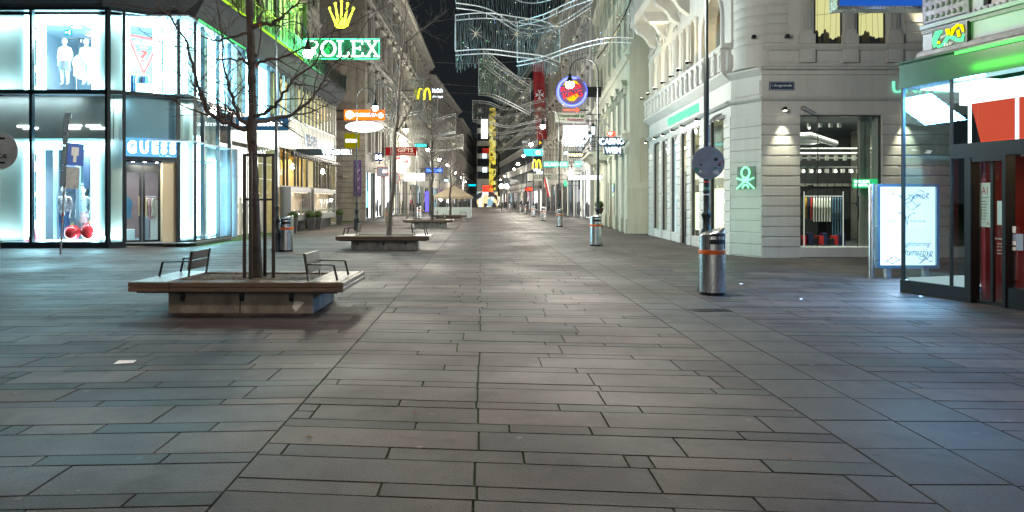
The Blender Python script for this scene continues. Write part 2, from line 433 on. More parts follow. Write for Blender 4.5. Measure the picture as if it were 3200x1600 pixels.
def slab(x0, x1, ya, yb, k, c, g=.0034):
    z = rs.uniform(-.0015, .0015)
    P = [(x0+g, ya+g-k*x0), (x1-g, ya+g-k*x1), (x1-g, yb-g-k*x1), (x0+g, yb-g-k*x0)]
    b = .004
    V = [(P[0][0], P[0][1], -.02), (P[1][0], P[1][1], -.02), (P[2][0], P[2][1], -.02), (P[3][0], P[3][1], -.02),
         (P[0][0]+b, P[0][1]+b, z), (P[1][0]-b, P[1][1]+b, z), (P[2][0]-b, P[2][1]-b, z), (P[3][0]+b, P[3][1]-b, z)]
    pv.add(V, [(4, 5, 6, 7), (0, 1, 5, 4), (1, 2, 6, 5), (2, 3, 7, 6), (3, 0, 4, 7)])
    pcol.extend([c]*5)
def field(x0, x1, y0, y1, k, wide, narrow, lw, ln, mid=None, squares=True):
    y = y0; i = 0
    while y < y1:
        isw = i % 2 == 0
        h = (wide if isw else narrow)*rs.uniform(.88, 1.12)
        if y > 60: h = (wide+narrow)*1.0
        la, lb = lw if isw else ln
        if y > 60: la, lb = la*1.5, lb*1.5
        x = x0
        brk = [x0]
        while True:
            x += rs.uniform(la, lb)
            if x > x1-.25: break
            brk.append(x)
        if mid is not None and y < 60 and rs.random() < .6:
            mx = mid+rs.uniform(-.015, .015)
            j = min(range(1, len(brk)), key=lambda q: abs(brk[q]-mx)) if len(brk) > 1 else None
            if j and abs(brk[j]-mx) < .5: brk[j] = mx
        brk.append(x1)
        brk = sorted(set(brk))
        for a, b in zip(brk, brk[1:]):
            if b-a < .05: continue
            if squares and isw and y < 45 and rs.random() < .09 and b-a > .6:
                c = a+.15
                t1 = tint(True)
                slab(a, c, y, y+h/2, k, t1, .005); slab(a, c, y+h/2, y+h, k, t1, .005); slab(c, b, y, y+h, k, tint())
            elif squares and not isw and y < 45 and rs.random() < .05 and b-a > .5:
                c = a+.15
                slab(a, c, y, y+h, k, tint(True)); slab(c, b, y, y+h, k, tint())
            else: slab(a, b, y, y+h, k, tint(not isw))
        y += h; i += 1
field(-1.4, 2.38, 1.0, 235, .09, .39, .18, (.9, 1.5), (.5, 1.1), mid=-.03)
field(-9.6, -1.4, 1.0, 62, -.05, .39, .18, (.9, 1.6), (.5, 1.1))
field(-19.8, -9.6, 4.0, 24.5, -.12, .40, .17, (.8, 1.5), (.5, 1.0))
field(-12.0, -1.4, 62.8, 235, -.0, .57, .57, (2, 3), (2, 3), squares=False)
field(3.57, 10.2, 1.0, 62, .04, .36, .20, (.7, 1.4), (.5, 1.2))
field(10.2, 24.0, 10.0, 19.5, .04, .40, .2, (.9, 1.4), (.7, 1.2), squares=False)
field(3.57, 12.0, 62.4, 235, .0, .57, .57, (2, 3), (2, 3), squares=False)
y = 1.0
while y < 235:                                        # the plain two-row channel strip
    h = .56 if y < 60 else 1.2
    for a, b in ((2.38, 2.96), (2.96, 3.57)):
        c = tuple(q*.93 for q in rs.choice([(.135, .137, .133), (.145, .142, .136), (.128, .132, .131)]))
        slab(a, b, y, y+h, .0 if a < 2.9 else .008, c, .003)
    y += h
setp(pv.build('pavement', paving_mat(), colors=pcol), kind='structure')

# drains and covers let into the paving
def grate(x, y, w, d, label):
    b = MB(Fr(x, y, .004))
    b.box(-w/2, -d/2, 0, w/2, -d/2+.02, .006); b.box(-w/2, d/2-.02, 0, w/2, d/2, .006)
    n = int(w/.035)
    for i in range(n+1): b.box(-w/2+i*w/n-.006, -d/2+.02, 0, -w/2+i*w/n+.006, d/2-.02, .006)
    whole(b, 'drain_grate', blk, label, 'drain', (x, y, .004))
grate(3.30, 9.85, .55, .22, 'slotted drain grate in the pale paving strip in front of the nearest steel bin')
grate(3.32, 21.5, .55, .22, 'slotted drain grate in the paving strip before the second steel bin')
lb = MB(Fr(-3.48, 6.67, .006, 12)); lb.quad((-.09, -.06, 0), (.09, -.07, .004), (.085, .06, .002), (-.08, .07, .006))
whole(lb, 'litter_paper', mat('litter_white', (.8, .8, .8), .7), 'flat white scrap of paper on the paving in front of the nearest tree bench', 'litter', (-3.48, 6.67, .006))
for (x, y, sx, lab) in ((4.9, 12.9, .05, 'small white litter scrap on the paving right of the nearest steel bin'), (5.1, 10.9, .035, 'tiny pale litter scrap on the bluish paving left of the glass shop'), (7.2, 11.2, .05, 'crumpled pale litter scrap at the foot of the glass shop plinth')):
    b = MB(Fr(x, y, .004, 30)); b.add([(-sx, -sx*.6, 0), (sx, -sx*.5, .01), (sx*.7, sx*.6, 0), (-sx*.6, sx*.5, .015), (0, 0, .03)], [(0, 1, 4), (1, 2, 4), (2, 3, 4), (3, 0, 4)])
    whole(b, 'litter_scrap', white_p, lab, 'litter', (x, y, .004), group='litter scraps on the paving')
dleaf = mat('dead_leaf', (.28, .13, .05), .7, var=.3, vs=30)
for i, (x, y, lab) in enumerate(((-1.15, 4.55, 'small dry brown leaf on the dark joint left of centre'), (-.5, 5.1, 'dry brown leaf lying in the middle of the foreground paving'), (1.9, 4.2, 'pale dry leaf by the paving strip in the foreground'))):
    b = MB(Fr(x, y, .004, 50*i)); b.add([(-.025, 0, 0), (0, -.012, .008), (.03, 0, .002), (0, .014, .01)], [(0, 1, 2, 3)])
    whole(b, 'fallen_leaf', dleaf, lab, 'leaf', (x, y, .004), group='fallen leaves on the paving')

# ------------------------------------------------------------------ street lamps
def make_lamp(label, group, power=900):
    t = thing('street_lamp', label, 'street lamp', (0, 0, 0), 0, group)
    b = MB(); b.lathe([(.15, 0), (.16, .03), (.145, .1), (.13, .55), (.145, .60), (.11, .64), (.085, .72), (.075, .9), (.10, .95), (.12, 1.02), (.10, 1.09), (.07, 1.14), (.062, 1.3), (.08, 1.36), (.095, 1.38), (.07, 1.42), (.055, 1.46), (.05, 1.75), (.062, 1.8), (.05, 1.84)], 14)
    b.build('pedestal', iron, t)
    p = MB(); p.tube([(0, 0, 1.8), (0, 0, 2.3), (0, 0, 4.2), (0, 0, 4.22), (0, 0, 6.35)], [.05, .05, .045, .034, .028], 10)
    p.build('pole', iron, t)
    a = MB(); pts = [(0, 0, 6.3)]
    for i in range(13):
        th = math.pi*i/12
        pts.append((.5-.5*math.cos(th), 0, 6.7+.5*math.sin(th)))
    pts.append((1.0, 0, 6.55))
    a.tube(pts, .024, 8); a.lathe([(.035, 0), (.04, .03), (.035, .06)], 8, (0, 0, 6.32)); a.build('arm', iron, t)
    h = MB(); h.lathe([(.03, .32), (.05, .30), (.06, .2), (.08, .14), (.12, .05), (.145, 0), (.14, -.01)], 14, (1.0, 0, 6.30)); h.build('lamp_shade', iron, t)
    u = MB(); u.ball((1.0, 0, 6.19), .155, 14, sc=(1, 1, .95)); u.build('bulb', bulbm, t)
    plight('lamp_light', (1.0, 0, 5.86), power, (1, .94, .80), .32, t)
    return t
RL = [(3.95, 12.0, .97), (4.15, 24.35, .925), (4.8, 42.3, 1.0), (4.98, 55.1, .99), (5.3, 69.9, 1.0), (5.5, 84, .99), (5.75, 99, 1.0), (5.3, 127, 1.0), (5.1, 150, 1.0)]
LL = [(-6.44, 21.4, 1.0), (-6.7, 36.6, 1.06), (-5.95, 44.6, 1.0), (-5.85, 61.6, 1.0), (-5.7, 76, 1.0), (-5.4, 88, 1.0), (-5.3, 111.6, 1.0), (-5.1, 134, 1.0), (-4.9, 165, 1.0)]
ords = ['nearest', 'second', 'third', 'fourth', 'fifth', 'sixth', 'seventh', 'eighth', 'farthest']
lamp0 = None
for side, LST, rz in (('right', RL, 180), ('left', LL, 0)):
    for i, (x, y, s) in enumerate(LST):
        extra = {('right', 0): 'tall green-black lamp post with stickers and a round sign, nearest on the right', ('right', 1): 'arched street lamp hanging in front of the round burger sign, second on the right',
                 ('left', 0): 'arched street lamp in front of the green neon sign, nearest on the left', ('left', 1): 'arched street lamp before the stone wall with purple banner, second on the left'}.get((side, i), '%s arched street lamp along the %s side of the street' % (ords[i], side))
        if lamp0 is None:
            lamp0 = make_lamp(extra, 'arched street lamps along the street'); t = lamp0
            t.location = (x, y, 0); t.rotation_euler.z = R(rz); t.scale = (1, 1, s)
        else: t = dup(lamp0, (x, y, 0), rz, extra, None, (1, 1, s))
# lamps of the same rows standing behind the photographer
LAMPL = [o for o in bpy.data.objects if o.type == 'LIGHT']
dup(lamp0, (3.4, -3.5, 0), 180, 'street lamp of the right row standing behind the viewpoint')
dup(lamp0, (-6.0, 4.0, 0), 0, 'street lamp of the left row standing level with the viewpoint')
dup(lamp0, (-5.6, -8.0, 0), 0, 'street lamp of the left row standing behind the viewpoint')

def set_power(root, p, col_=None):
    for c in root.children:
        if c.type == 'LIGHT': c.data = c.data.copy(); c.data.energy = p; c.data.color = col_ or c.data.color
for o in [o for o in bpy.data.objects if o.name.startswith('street_lamp')]:
    yy = o.location.y
    set_power(o, 1250 if 4.5 < yy < 30 else ((620 if o.location.x < 0 else 110) if yy <= 4.5 else (1200 if yy < 60 else 1700)), (1, .76, .58) if yy <= 4.5 else None)
# ------------------------------------------------------------------ litter bins
slotm = mat('bin_slot_black', (.006, .006, .006), .6)
letm = mat('bin_lettering', (.03, .02, .015), .6)
def make_bin(label, closed=False):
    t = thing('litter_bin', label, 'litter bin', (0, 0, 0), 0, 'steel litter bins beside the lamps')
    r = .215; n = 28
    b = MB()
    vs = []; fs = []
    for k, z in enumerate((.05, .6, None)):
        for i in range(n):
            a = 2*math.pi*i/n; x, y_ = r*math.cos(a), r*math.sin(a)
            vs.append((x, y_, z if z else 1.05+.06*x/r))
    for k in range(2):
        for i in range(n): l = (i+1) % n; fs.append((k*n+i, k*n+l, (k+1)*n+l, (k+1)*n+i))
    b.add(vs, fs, 0, None, True)
    # domed lid
    lid = [(v[0]*.86, v[1]*.86, v[2]+.022) for v in vs[-n:]]
    b.add(vs[-n:]+lid, [(i, (i+1) % n, (i+1) % n+n, i+n) for i in range(n)], 0, None, True)
    b.add(lid, [list(range(n))], 0)
    b.build('body', steel, t)
    c = MB(); c.lathe([(.218, .685), (.219, .69), (.219, .755), (.218, .76)], 28); c.build('band', orange, t)
    c = MB(); c.lathe([(.205, 0), (.208, .06)], 20); c.build('foot', blk, t)
    for z0, z1 in ((.86, .935), (.99, 1.03)):
        c = MB(); m = 10
        P = []
        for z in (z0, z1):
            for i in range(m+1):
                a = R(-90)+R(-38+76*i/m)+R(10); P.append((.2185*math.cos(a), .2185*math.sin(a), z))
        Q = [(p[0]*.86, p[1]*.86, p[2]) for p in P]
        c.add(P+Q, [(i, i+1, m+2+i, m+1+i) for i in range(m)])
        c.build('opening', slotm, t)
    pl = MB(); P = []; m = 10                      # front plate seams either side of the openings
    for sgn in (-1, 1):
        a = R(-80)+sgn*R(40)
        pl.bar((.2175*math.cos(a), .2175*math.sin(a), .78), (.2175*math.cos(a), .2175*math.sin(a), 1.04), .006, .006)
    pl.build('seam', blk, t)
    tx = MB()
    for row, s_ in ((.727, 'RESTMUELL'), (.697, 'IN DEN KORB')):
        for i, ch in enumerate(s_):
            if ch == ' ': continue
            a = R(-90)+R(5+i*4.6)
            T = Matrix.Translation((.2205*math.cos(a), .2205*math.sin(a), row)) @ Matrix.Rotation(a+R(90), 4, 'Z')
            tx.text(ch, .02, 0, 0, 0, None, .001, T=T)
    tx.build('lettering', letm, t)
    return t
bin0 = make_bin('large steel litter bin with orange band at the foot of the nearest lamp post')
bin0.location = (3.90, 11.55, 0)
BINS = [(4.02, 24.07, 'steel litter bin with orange band below the second lamp on the right'), (4.8, 42.0, 'third steel litter bin along the right side, before the bright shop'),
        (4.96, 54.8, 'fourth steel litter bin along the right side of the street'), (5.27, 69.6, 'fifth steel litter bin along the right side of the street'),
        (5.4, 83.6, 'sixth steel litter bin along the right side, small in the distance'), (5.6, 98.6, 'seventh litter bin on the right, far off before the lit shops'), (5.2, 126, 'farthest litter bin seen on the right side of the street'),
        (-6.12, 21.4, 'steel litter bin behind the ornate foot of the nearest left lamp'), (-6.05, 44.5, 'steel bin partly hidden by the pale trunk of the second tree'), (-5.6, 61.3, 'distant steel bin at the lamp by the white shop signs on the left')]
for x, y, l in BINS: dup(bin0, (x, y, 0), 0, l)

# ------------------------------------------------------------------ tree benches
def make_bench(label):
    t = thing('tree_bench', label, 'bench', (0, 0, 0), 0, 'square wooden tree benches down the middle of the street')
    b = MB(); b.box(-1.03, -.56, 0, -.02, .70, .315); b.box(-.005, -.56, 0, 1.02, .70, .315)
    b.box(-.02, -.54, 0, -.005, .68, .31, 1)
    b.build('concrete_base', [conc, blk], t)
    br = MB()
    for x in (-.82, .02, .72):
        br.box(x-.03, -.60, .22, x+.03, -.56, .32); br.bar((x, -.60, .30), (x, -.74, .31), .05, .03); br.ball((x, -.59, .2), .035, 8)
    br.build('bracket', blk, t)
    ft = MB()
    for z0, z1 in ((.325, .385), (.390, .455)):
        ft.bev(-1.49, -.785, z0, -.92, -.735, z1, .006); ft.bev(-.912, -.785, z0, 1.49, -.735, z1, .006)
        ft.bev(-1.49, .735, z0, 1.49, .785, z1, .006)
    ft.build('front_plank', wood, t)
    sd = MB()
    for z0, z1 in ((.325, .385), (.390, .455)):
        for sx in (-1, 1): sd.bev(*(sorted((sx*1.44, sx*1.49))[0], -.733, z0, sorted((sx*1.44, sx*1.49))[1], .733, z1), .006)
    sd.build('side_plank', woodg, t)
    tp = MB()
    for sx in (-1, 1):
        for i in range(4):
            x0 = 1.435-(i+1)*.112; a, c = sorted((sx*x0, sx*(x0+.105)))
            tp.bev(a, -.73, .42, c, .73, .460, .006)
    tp.build('seat', woodg, t)
    tq = MB()
    for y0 in (-.73, -.63, .53, .63): tq.bev(-.975, y0, .42, .975, y0+.093, .458, .005)
    tq.build('edge_slat', wood, t)
    g = MB(); rr = random.Random(5)
    nx, ny = 60, 36; vs = []
    for j in range(ny+1):
        for i in range(nx+1): vs.append((-.975+1.95*i/nx, -.53+1.06*j/ny, .435+rr.uniform(-.006, .008)))
    g.add(vs, [(j*(nx+1)+i, j*(nx+1)+i+1, (j+1)*(nx+1)+i+1, (j+1)*(nx+1)+i) for j in range(ny) for i in range(nx)], 0, None, False)
    g.build('gravel_bed', gravel, t)
    lv = MB(); r2 = random.Random(9)
    for i in range(46):
        x, y = r2.uniform(-.93, .93), r2.uniform(-.5, .5); a = r2.uniform(0, 6.28); q = r2.uniform(.014, .03); c_, s_ = math.cos(a), math.sin(a)
        lv.add([(x+q*c_, y+q*s_, .452), (x-.5*q*s_, y+.5*q*c_, .458), (x-q*c_, y-q*s_, .450), (x+.5*q*s_, y-.5*q*c_, .462)], [(0, 1, 2, 3)])
    setp(lv.build('leaf_litter', dleaf, t), kind='stuff')
    u = MB(); u.box(-1.4, -.72, .30, 1.4, .72, .40); u.build('support_frame', blk, t)
    for sx, ya, yb in ((-1, -.12, .52), (1, -.56, .12)):
        bk = MB()
        # three boards leaning inwards
        def P(y, h, o=0): return (sx*(.98-.16*h)+o*sx, y, .46+h)
        for h0, h1 in ((.10, .235), (.243, .375)):
            vs = [P(ya, h0), P(yb, h0), P(yb, h1), P(ya, h1), P(ya, h0, -.028), P(yb, h0, -.028), P(yb, h1, -.028), P(ya, h1, -.028)]
            bk.add(vs, [(0, 1, 2, 3), (7, 6, 5, 4), (0, 4, 5, 1), (1, 5, 6, 2), (2, 6, 7, 3), (3, 7, 4, 0)])
        bo = bk.build('backrest', mat('backrest_board', (.09, .085, .08), .35, var=.3, vs=6) if 'backrest_board' not in bpy.data.materials else bpy.data.materials['backrest_board'], t)
        st = MB()
        for yy in (ya+.01, yb-.01):
            st.bar(P(yy, 0, -.03), P(yy, .38, -.03), .012, .05)
        st.build('backrest_frame', blk, bo)
        for yy in (ya-.02, yb+.02):
            ar = MB(); ar.bar(P(yy, .23), (sx*1.32, yy, .68), .035, .02); ar.bar((sx*1.32, yy, .68), (sx*1.37, yy, .465), .03, .014); ar.build('armrest', blk, bo)
    return t
bench0 = make_bench('nearest square wooden bench round a tree, with two small backrests'); bench0.location = (-3.38, 10.18, 0)
bench0.rotation_euler.z = R(-1.2)
dup(bench0, (-3.16, 22.5, 0), 0, 'second tree bench, below the pale slim trunk')
dup(bench0, (-3.15, 41.0, 0), 0, 'third tree bench, in front of the market tent')
dup(bench0, (-2.6, 54.5, 0), 0, 'farthest tree bench, right in front of the white tent wall')
pp = MB(Fr(-3.38, 10.18, 0, -1.2)); pp.add([(.76, -.563, .17), (.90, -.563, .155), (.78, -.563, .02), (.73, -.566, .08), (.85, -.566, .1)], [(0, 1, 4, 2, 3)])
whole(pp, 'torn_paper', white_p, 'torn white paper stuck on the concrete base of the nearest bench', 'paper', (-2.58, 9.6, .1))

# ------------------------------------------------------------------ signs on poles
discb = mat('sign_back_metal', (.34, .39, .48), .35, metal=.5, var=.25, vs=5)
stk = [mat('sticker_white', (.7, .7, .7), .6), mat('sticker_black', (.02, .02, .02), .6), mat('sticker_red', (.5, .05, .03), .6), mat('sticker_green', (.08, .3, .2), .6)]
def disc(r, n=40): return [(r*math.cos(2*math.pi*i/n), r*math.sin(2*math.pi*i/n)) for i in range(n)]
t = thing('round_sign', 'round grey-blue sign seen from behind on the nearest lamp post, with stickers', 'traffic sign', (3.95, 11.86, 2.24))
b = MB(Fr(3.93, 11.83, 2.24)); b.prism(disc(.285), 0, .006); b.build('plate', discb, t)
b = MB(Fr(3.93, 11.83, 2.24))
for z in (.19, -.2): b.bar((-.12, -.012, z), (.12, -.012, z), .012, .025)
b.lathe([(.052, 0), (.055, .03)], 12, (.02, .17, .19)); b.build('clamp', galv, t)
b = MB(Fr(3.93, 11.83, 2.24)); rr = random.Random(3)
for i, (x, z, s_, m_) in enumerate([(.13, .06, .035, 1), (.11, -.09, .03, 3), (.19, -.04, .022, 1), (-.2, -.12, .05, 3), (-.13, -.03, .02, 1), (.2, .0, .02, 2), (.13, -.17, .05, 0), (-.14, -.15, .03, 0), (.26, .02, .015, 2)]):
    q = rr.uniform(-20, 20); T = Matrix.Translation((x, -.002-.0005*i, z)) @ Matrix.Rotation(R(q), 4, 'Y')
    b.add([(-s_, 0, -s_*.7), (s_, 0, -s_*.8), (s_*.9, 0, s_*.7), (-s_*.8, 0, s_*.8)], [(0, 1, 2, 3)], m_, T)
b.build('sticker', stk, t)
b = MB(Fr(3.95, 12.0, 0))                      # stickers wrapped round the lamp post
for i, (z, m_, h) in enumerate([(2.36, 2, .05), (2.28, 2, .05), (2.15, 1, .07), (2.1, 0, .04), (1.98, 0, .05), (1.9, 2, .03), (1.76, 3, .06), (1.68, 0, .05), (1.6, 1, .05), (2.45, 0, .03)]):
    b.lathe([(.0525, z), (.0525, z+h)], 12, m=m_, smooth=True)
t = whole(b, 'pole_stickers', stk, 'band of small stickers pasted round the nearest lamp post', 'stickers', (3.95, 12, 2))
t = thing('round_sign', 'round sign seen from behind on a grey pole at the left edge, with graffiti', 'traffic sign', (-10.42, 14.7, 0))
b = MB(Fr(-10.42, 14.7, 0)); b.tube([(0, 0, 0), (0, 0, 2.26)], .042, 12); b.build('pole', galv, t)
b = MB(Fr(-10.33, 14.62, 2.65)); b.prism(disc(.40), 0, .006); b.build('plate', mat('grey_sign_back', (.48, .56, .62), .5, var=.35, vs=3), t)
b = MB(Fr(-10.40, 14.60, 2.65))
for z in (.27, -.25): b.box(-.3, -.012, z-.018, .2, .012, z+.018)
b.build('clamp', blk, t)
b = MB(Fr(-10.40, 14.612, 2.65)); b.text('S&', .1, .12, -.16, 0, .28, .002, shear=.3); b.build('graffiti', slotm, t)
# leaning pole with edge-on signs
F = Fr(-12.46, 20.2, 0, 0) @ Matrix.Rotation(R(3.2), 4, 'Y')
t = thing('leaning_sign_post', 'slim leaning pole carrying edge-on street signs in front of the fashion shop', 'sign post', (-12.46, 20.2, 0))
b = MB(F); b.tube([(0, 0, 0), (0, 0, 4.1)], .028, 10); b.build('pole', galv, t)
b = MB(F); b.lathe([(.0295, 1.15), (.0295, 1.22)], 10); b.lathe([(.0295, .95), (.0295, 1.0)], 10); b.build('red_band', redp, t)
bluesg = mat('blue_sign_face', (.03, .12, .5), .4); lits = mat('pale_sign_face', (.55, .75, .85), .4)
b = MB(F)
for z0, z1 in ((2.02, 2.45), (2.5, 2.62), (2.67, 3.2), (3.24, 3.55), (3.6, 4.05)):
    b.box(-.095, -.05, z0, .035, -.02, z1, 0)
    b.box(-.105, -.045, z0-.012, .045, -.015, z1+.012, 1)
b.box(-.07, -.05, 4.05, .12, -.02, 4.18, 0)
b.build('sign_box', [lits, blk], t)
b = MB(F @ Matrix.Rotation(R(62), 4, 'Z')); b.box(.02, -.02, 2.65, .52, .0, 3.32); b.build('blue_sign', bluesg, t)
b = MB(F @ Matrix.Rotation(R(62), 4, 'Z')); b.box(.14, -.025, 2.95, .36, -.021, 3.2); b.box(.2, -.026, 2.75, .3, -.022, 2.95)
b.build('pictogram', white_p, t)
b = MB(F @ Matrix.Rotation(R(62), 4, 'Z')); b.box(.0, -.02, 1.95, .42, .0, 2.6); b.build('map_board', mat('map_board_print', (.2, .22, .28), .5, var=.8, vs=9, c2=(.5, .5, .45)), t)

# ------------------------------------------------------------------ potted boxwoods by the jeweller
def boxball(F, r, seed, n=1100):
    b = MB(F); rr = random.Random(seed)
    b.ball((0, 0, 0), r*.8, 12, sc=(1, 1, .85))
    for i in range(n):
        d = Vector((rr.gauss(0, 1), rr.gauss(0, 1), rr.gauss(0, 1))).normalized()
        p = Vector((d.x*r, d.y*r, d.z*r*.85))*rr.uniform(.8, 1.06)
        u = d.orthogonal().normalized(); v = d.cross(u); a = rr.uniform(0, 6.28)
        u, v = u*math.cos(a)+v*math.sin(a), v*math.cos(a)-u*math.sin(a)
        s_ = rr.uniform(.016, .03)*r/.2; t_ = d*s_*rr.uniform(-.8, .8)
        b.add([p-u*s_, p-v*s_*.6+t_, p+u*s_, p+v*s_*.6-t_], [(0, 1, 2, 3)])
    return b
def pot(x, y, h, label):
    t = thing('potted_boxwood', label, 'potted plant', (x, y, 0), 0, 'clipped box balls in tall planters by the jeweller')
    F = Fr(x, y, 0, 10)
    b = MB(F); hh = h*.66
    for (w0, z0, w1, z1) in ((.15, 0, .23, hh),):
        vs = [(-w0, -w0, z0), (w0, -w0, z0), (w0, w0, z0), (-w0, w0, z0), (-w1, -w1, z1), (w1, -w1, z1), (w1, w1, z1), (-w1, w1, z1)]
        b.add(vs, [(3, 2, 1, 0), (4, 5, 6, 7), (0, 1, 5, 4), (1, 2, 6, 5), (2, 3, 7, 6), (3, 0, 4, 7)])
    b.box(-.235, -.235, hh-.03, .235, .235, hh+.005)
    b.build('planter', potm, t)
    boxball(Fr(x, y, hh+.17), .25, int(y*7)).build('foliage', leafg, t)
pot(-9.3, 33.7, 1.03, 'clipped box ball in a tall grey planter, nearest of the four by the jeweller')
pot(-9.25, 37.0, 1.0, 'clipped box ball in a dark planter, left one of the close pair')
pot(-9.2, 38.3, 1.0, 'clipped box ball in a dark planter, right one of the close pair')
pot(-9.35, 44.9, .98, 'clipped box ball in a dark planter standing before the rusticated stone wall')
print('b ok')
# ------------------------------------------------------------------ generic facade helper
WM = {}
def win_mesh(w_, h_, style, fm, pm):
    """window frame (with surround) and pane meshes, local origin bottom centre, facing -y"""
    key = (round(w_, 2), round(h_, 2), style, fm.name, pm.name)
    if key in WM: return WM[key]
    b = MB(); f = .07; y0, y1 = .14, .22
    b.box(-w_/2, y0, 0, -w_/2+f, y1, h_); b.box(w_/2-f, y0, 0, w_/2, y1, h_); b.box(-w_/2+f, y0, 0, w_/2-f, y1, f); b.box(-w_/2+f, y0, h_-f, w_/2-f, y1, h_)
    b.box(-.03, y0+.005, f, .03, y1-.005, h_-f)
    b.box(-w_/2+f, y0+.01, h_*.66, -.03, y1-.01, h_*.66+.06); b.box(.03, y0+.01, h_*.66, w_/2-f, y1-.01, h_*.66+.06)
    def mesh(bb, ms, n):
        me = bpy.data.meshes.new(n); me.from_pydata([Vector(v) for v in bb.v], [], bb.f)
        for q in ms: me.materials.append(q)
        me.polygons.foreach_set('material_index', [min(i, len(ms)-1) for i in bb.m]); return me
    m1 = mesh(b, [fm], 'window')
    p = MB(); p.pane(-w_/2+f, f, w_/2-f, h_-f, .18); m2 = mesh(p, [pm], 'pane')
    WM[key] = (m1, m2); return WM[key]
def window(t, F, x, z, w_, h_, style='p', fm=None, pm=None):
    m1, m2 = win_mesh(w_, h_, style, fm or framed, pm or dpane)
    Mx = F @ Matrix.Translation((x, 0, z))
    o = put(t, 'window', m1, Mx); c = bpy.data.objects.new('pane', m2); col.objects.link(c); c.parent = o; W[c] = Mx
    return o
def trim_for(tr, x, z, w_, h_, style):
    tr.box(x-w_/2-.14, -.10, z-.14, x+w_/2+.14, .02, z)                 # sill
    for sg in (-1, 1): a, c = sorted((x+sg*w_/2, x+sg*(w_/2+.14))); tr.box(a, -.05, z, c, .02, z+h_)
    tr.box(x-w_/2-.14, -.052, z+h_, x+w_/2+.14, .02, z+h_+.16)
    if style == 'ped':
        tr.prism([(x-w_/2-.3, z+h_+.3), (x+w_/2+.3, z+h_+.3), (x, z+h_+.72)], -.26, .0)
        tr.box(x-w_/2-.3, -.28, z+h_+.2, x+w_/2+.3, .0, z+h_+.3)
        for sg in (-1, 1): tr.box(x+sg*(w_/2+.12)-.07, -.2, z+h_-.1, x+sg*(w_/2+.12)+.07, 0, z+h_+.2)
    elif style == 'flat':
        tr.box(x-w_/2-.26, -.24, z+h_+.22, x+w_/2+.26, .0, z+h_+.34)
        for sg in (-1, 1): tr.box(x+sg*(w_/2+.12)-.06, -.16, z+h_, x+sg*(w_/2+.12)+.06, -.052, z+h_+.22)
    elif style == 'seg':
        n = 8; top = [(x+(w_/2+.28)*math.cos(math.pi*i/n), z+h_+.22+.42*math.sin(math.pi*i/n)) for i in range(n+1)]
        tr.prism(top, -.24, 0)
def facade(t, F, L, floors, n, mw, mt, depth=9., lit=.12, seed=1, fm=None, pilaster=False, ztop=None, dent=True, panes=None, cornice=.7, sidewin=False):
    """walls with real openings; floors = (z0, z1, sill, head, width, style)"""
    rr = random.Random(seed); wl = MB(F); tr = MB(F); bw = L/n
    for (z0, z1, a, b_, ww, st) in floors:
        for i in range(n):
            cx = (i+.5)*bw; x0, x1 = i*bw, (i+1)*bw
            wl.box(x0, 0, z0, cx-ww/2, .45, z1); wl.box(cx+ww/2, 0, z0, x1, .45, z1)
            wl.box(cx-ww/2, 0, z0, cx+ww/2, .45, a); wl.box(cx-ww/2, 0, b_, cx+ww/2, .45, z1)
            r_ = rr.random()
            pm = (ypane if rr.random() < .5 else wpane) if r_ < lit else (dpane if not panes else rr.choice(panes))
            window(t, F, cx, a, ww, b_-a, 'p', fm, pm)
            trim_for(tr, cx, a, ww, b_-a, st)
            if pilaster and i > 0: tr.box(x0-.22, -.12, z0+.25, x0+.22, 0, z1-.25); tr.box(x0-.3, -.18, z1-.45, x0+.3, -.12, z1-.22)
        tr.prof([(0, z1-.18), (-.12, z1-.16), (-.16, z1-.04), (-.22, z1), (-.22, z1+.07), (0, z1+.09)], 0, L)
    zt = floors[-1][1]; zb = floors[0][0]
    wl.box(0, .45, zb, L, depth, zt)
    k = cornice
    tr.prof([(0, zt+.09), (-.2*k, zt+.12), (-.3*k, zt+.5), (-1.0*k, zt+.6), (-1.1*k, zt+.85), (0, zt+.95)], 0, L)
    if dent:
        x = .2
        while x < L: tr.box(x, -.75*k, zt+.28, x+.22, -.28*k, zt+.58); x += .75
    wl.build('wall', mw, t); tr.build('trim', mt, t)
    rf = MB(F); rf.prof([(-.5*k, zt+.86), (1.6, zt+3.0), (depth-1.6, zt+3.0), (depth, zt+.96), (depth, zt+.01), (0.02, zt+.01)], .02, L-.02)
    rf.build('roof', roofm, t)
    return zt
def rusticate(b, x0, x1, z0, z1, y, d=.035, pitch=.28, m=0, gap=.02, ret=0):
    n = max(1, round((z1-z0)/pitch)); h = (z1-z0)/n
    for i in range(n):
        za, zb = z0+i*h, z0+(i+1)*h
        b.prof([(y, za+gap/2), (y-d, za+gap/2+d*.6), (y-d, zb-gap/2-d*.6), (y, zb-gap/2)], x0, x1, m)

# ==================================================================== RIGHT: corner shop (white stone)
FB = Fr(7.8, 19.0, 0, 0)
c0, c1 = (7.27, 19.9), (7.8, 19.0)
angc = math.degrees(math.atan2(c1[1]-c0[1], c1[0]-c0[0])); LC = math.hypot(c1[0]-c0[0], c1[1]-c0[1])
FC = Fr(c0[0], c0[1], 0, angc)
s0 = (7.81, 31.8); LS = math.hypot(s0[0]-c0[0], s0[1]-c0[1]); angs = math.degrees(math.atan2(c0[1]-s0[1], c0[0]-s0[0]))
FS = Fr(s0[0], s0[1], 0, angs)
def sx(Y): return (31.8-Y)*LS/11.9
t = thing('corner_shop_building', 'white rusticated corner building with clothes shop, balustrade and arched loggia', 'building', (7.8, 19.0, 0))
BEN = t
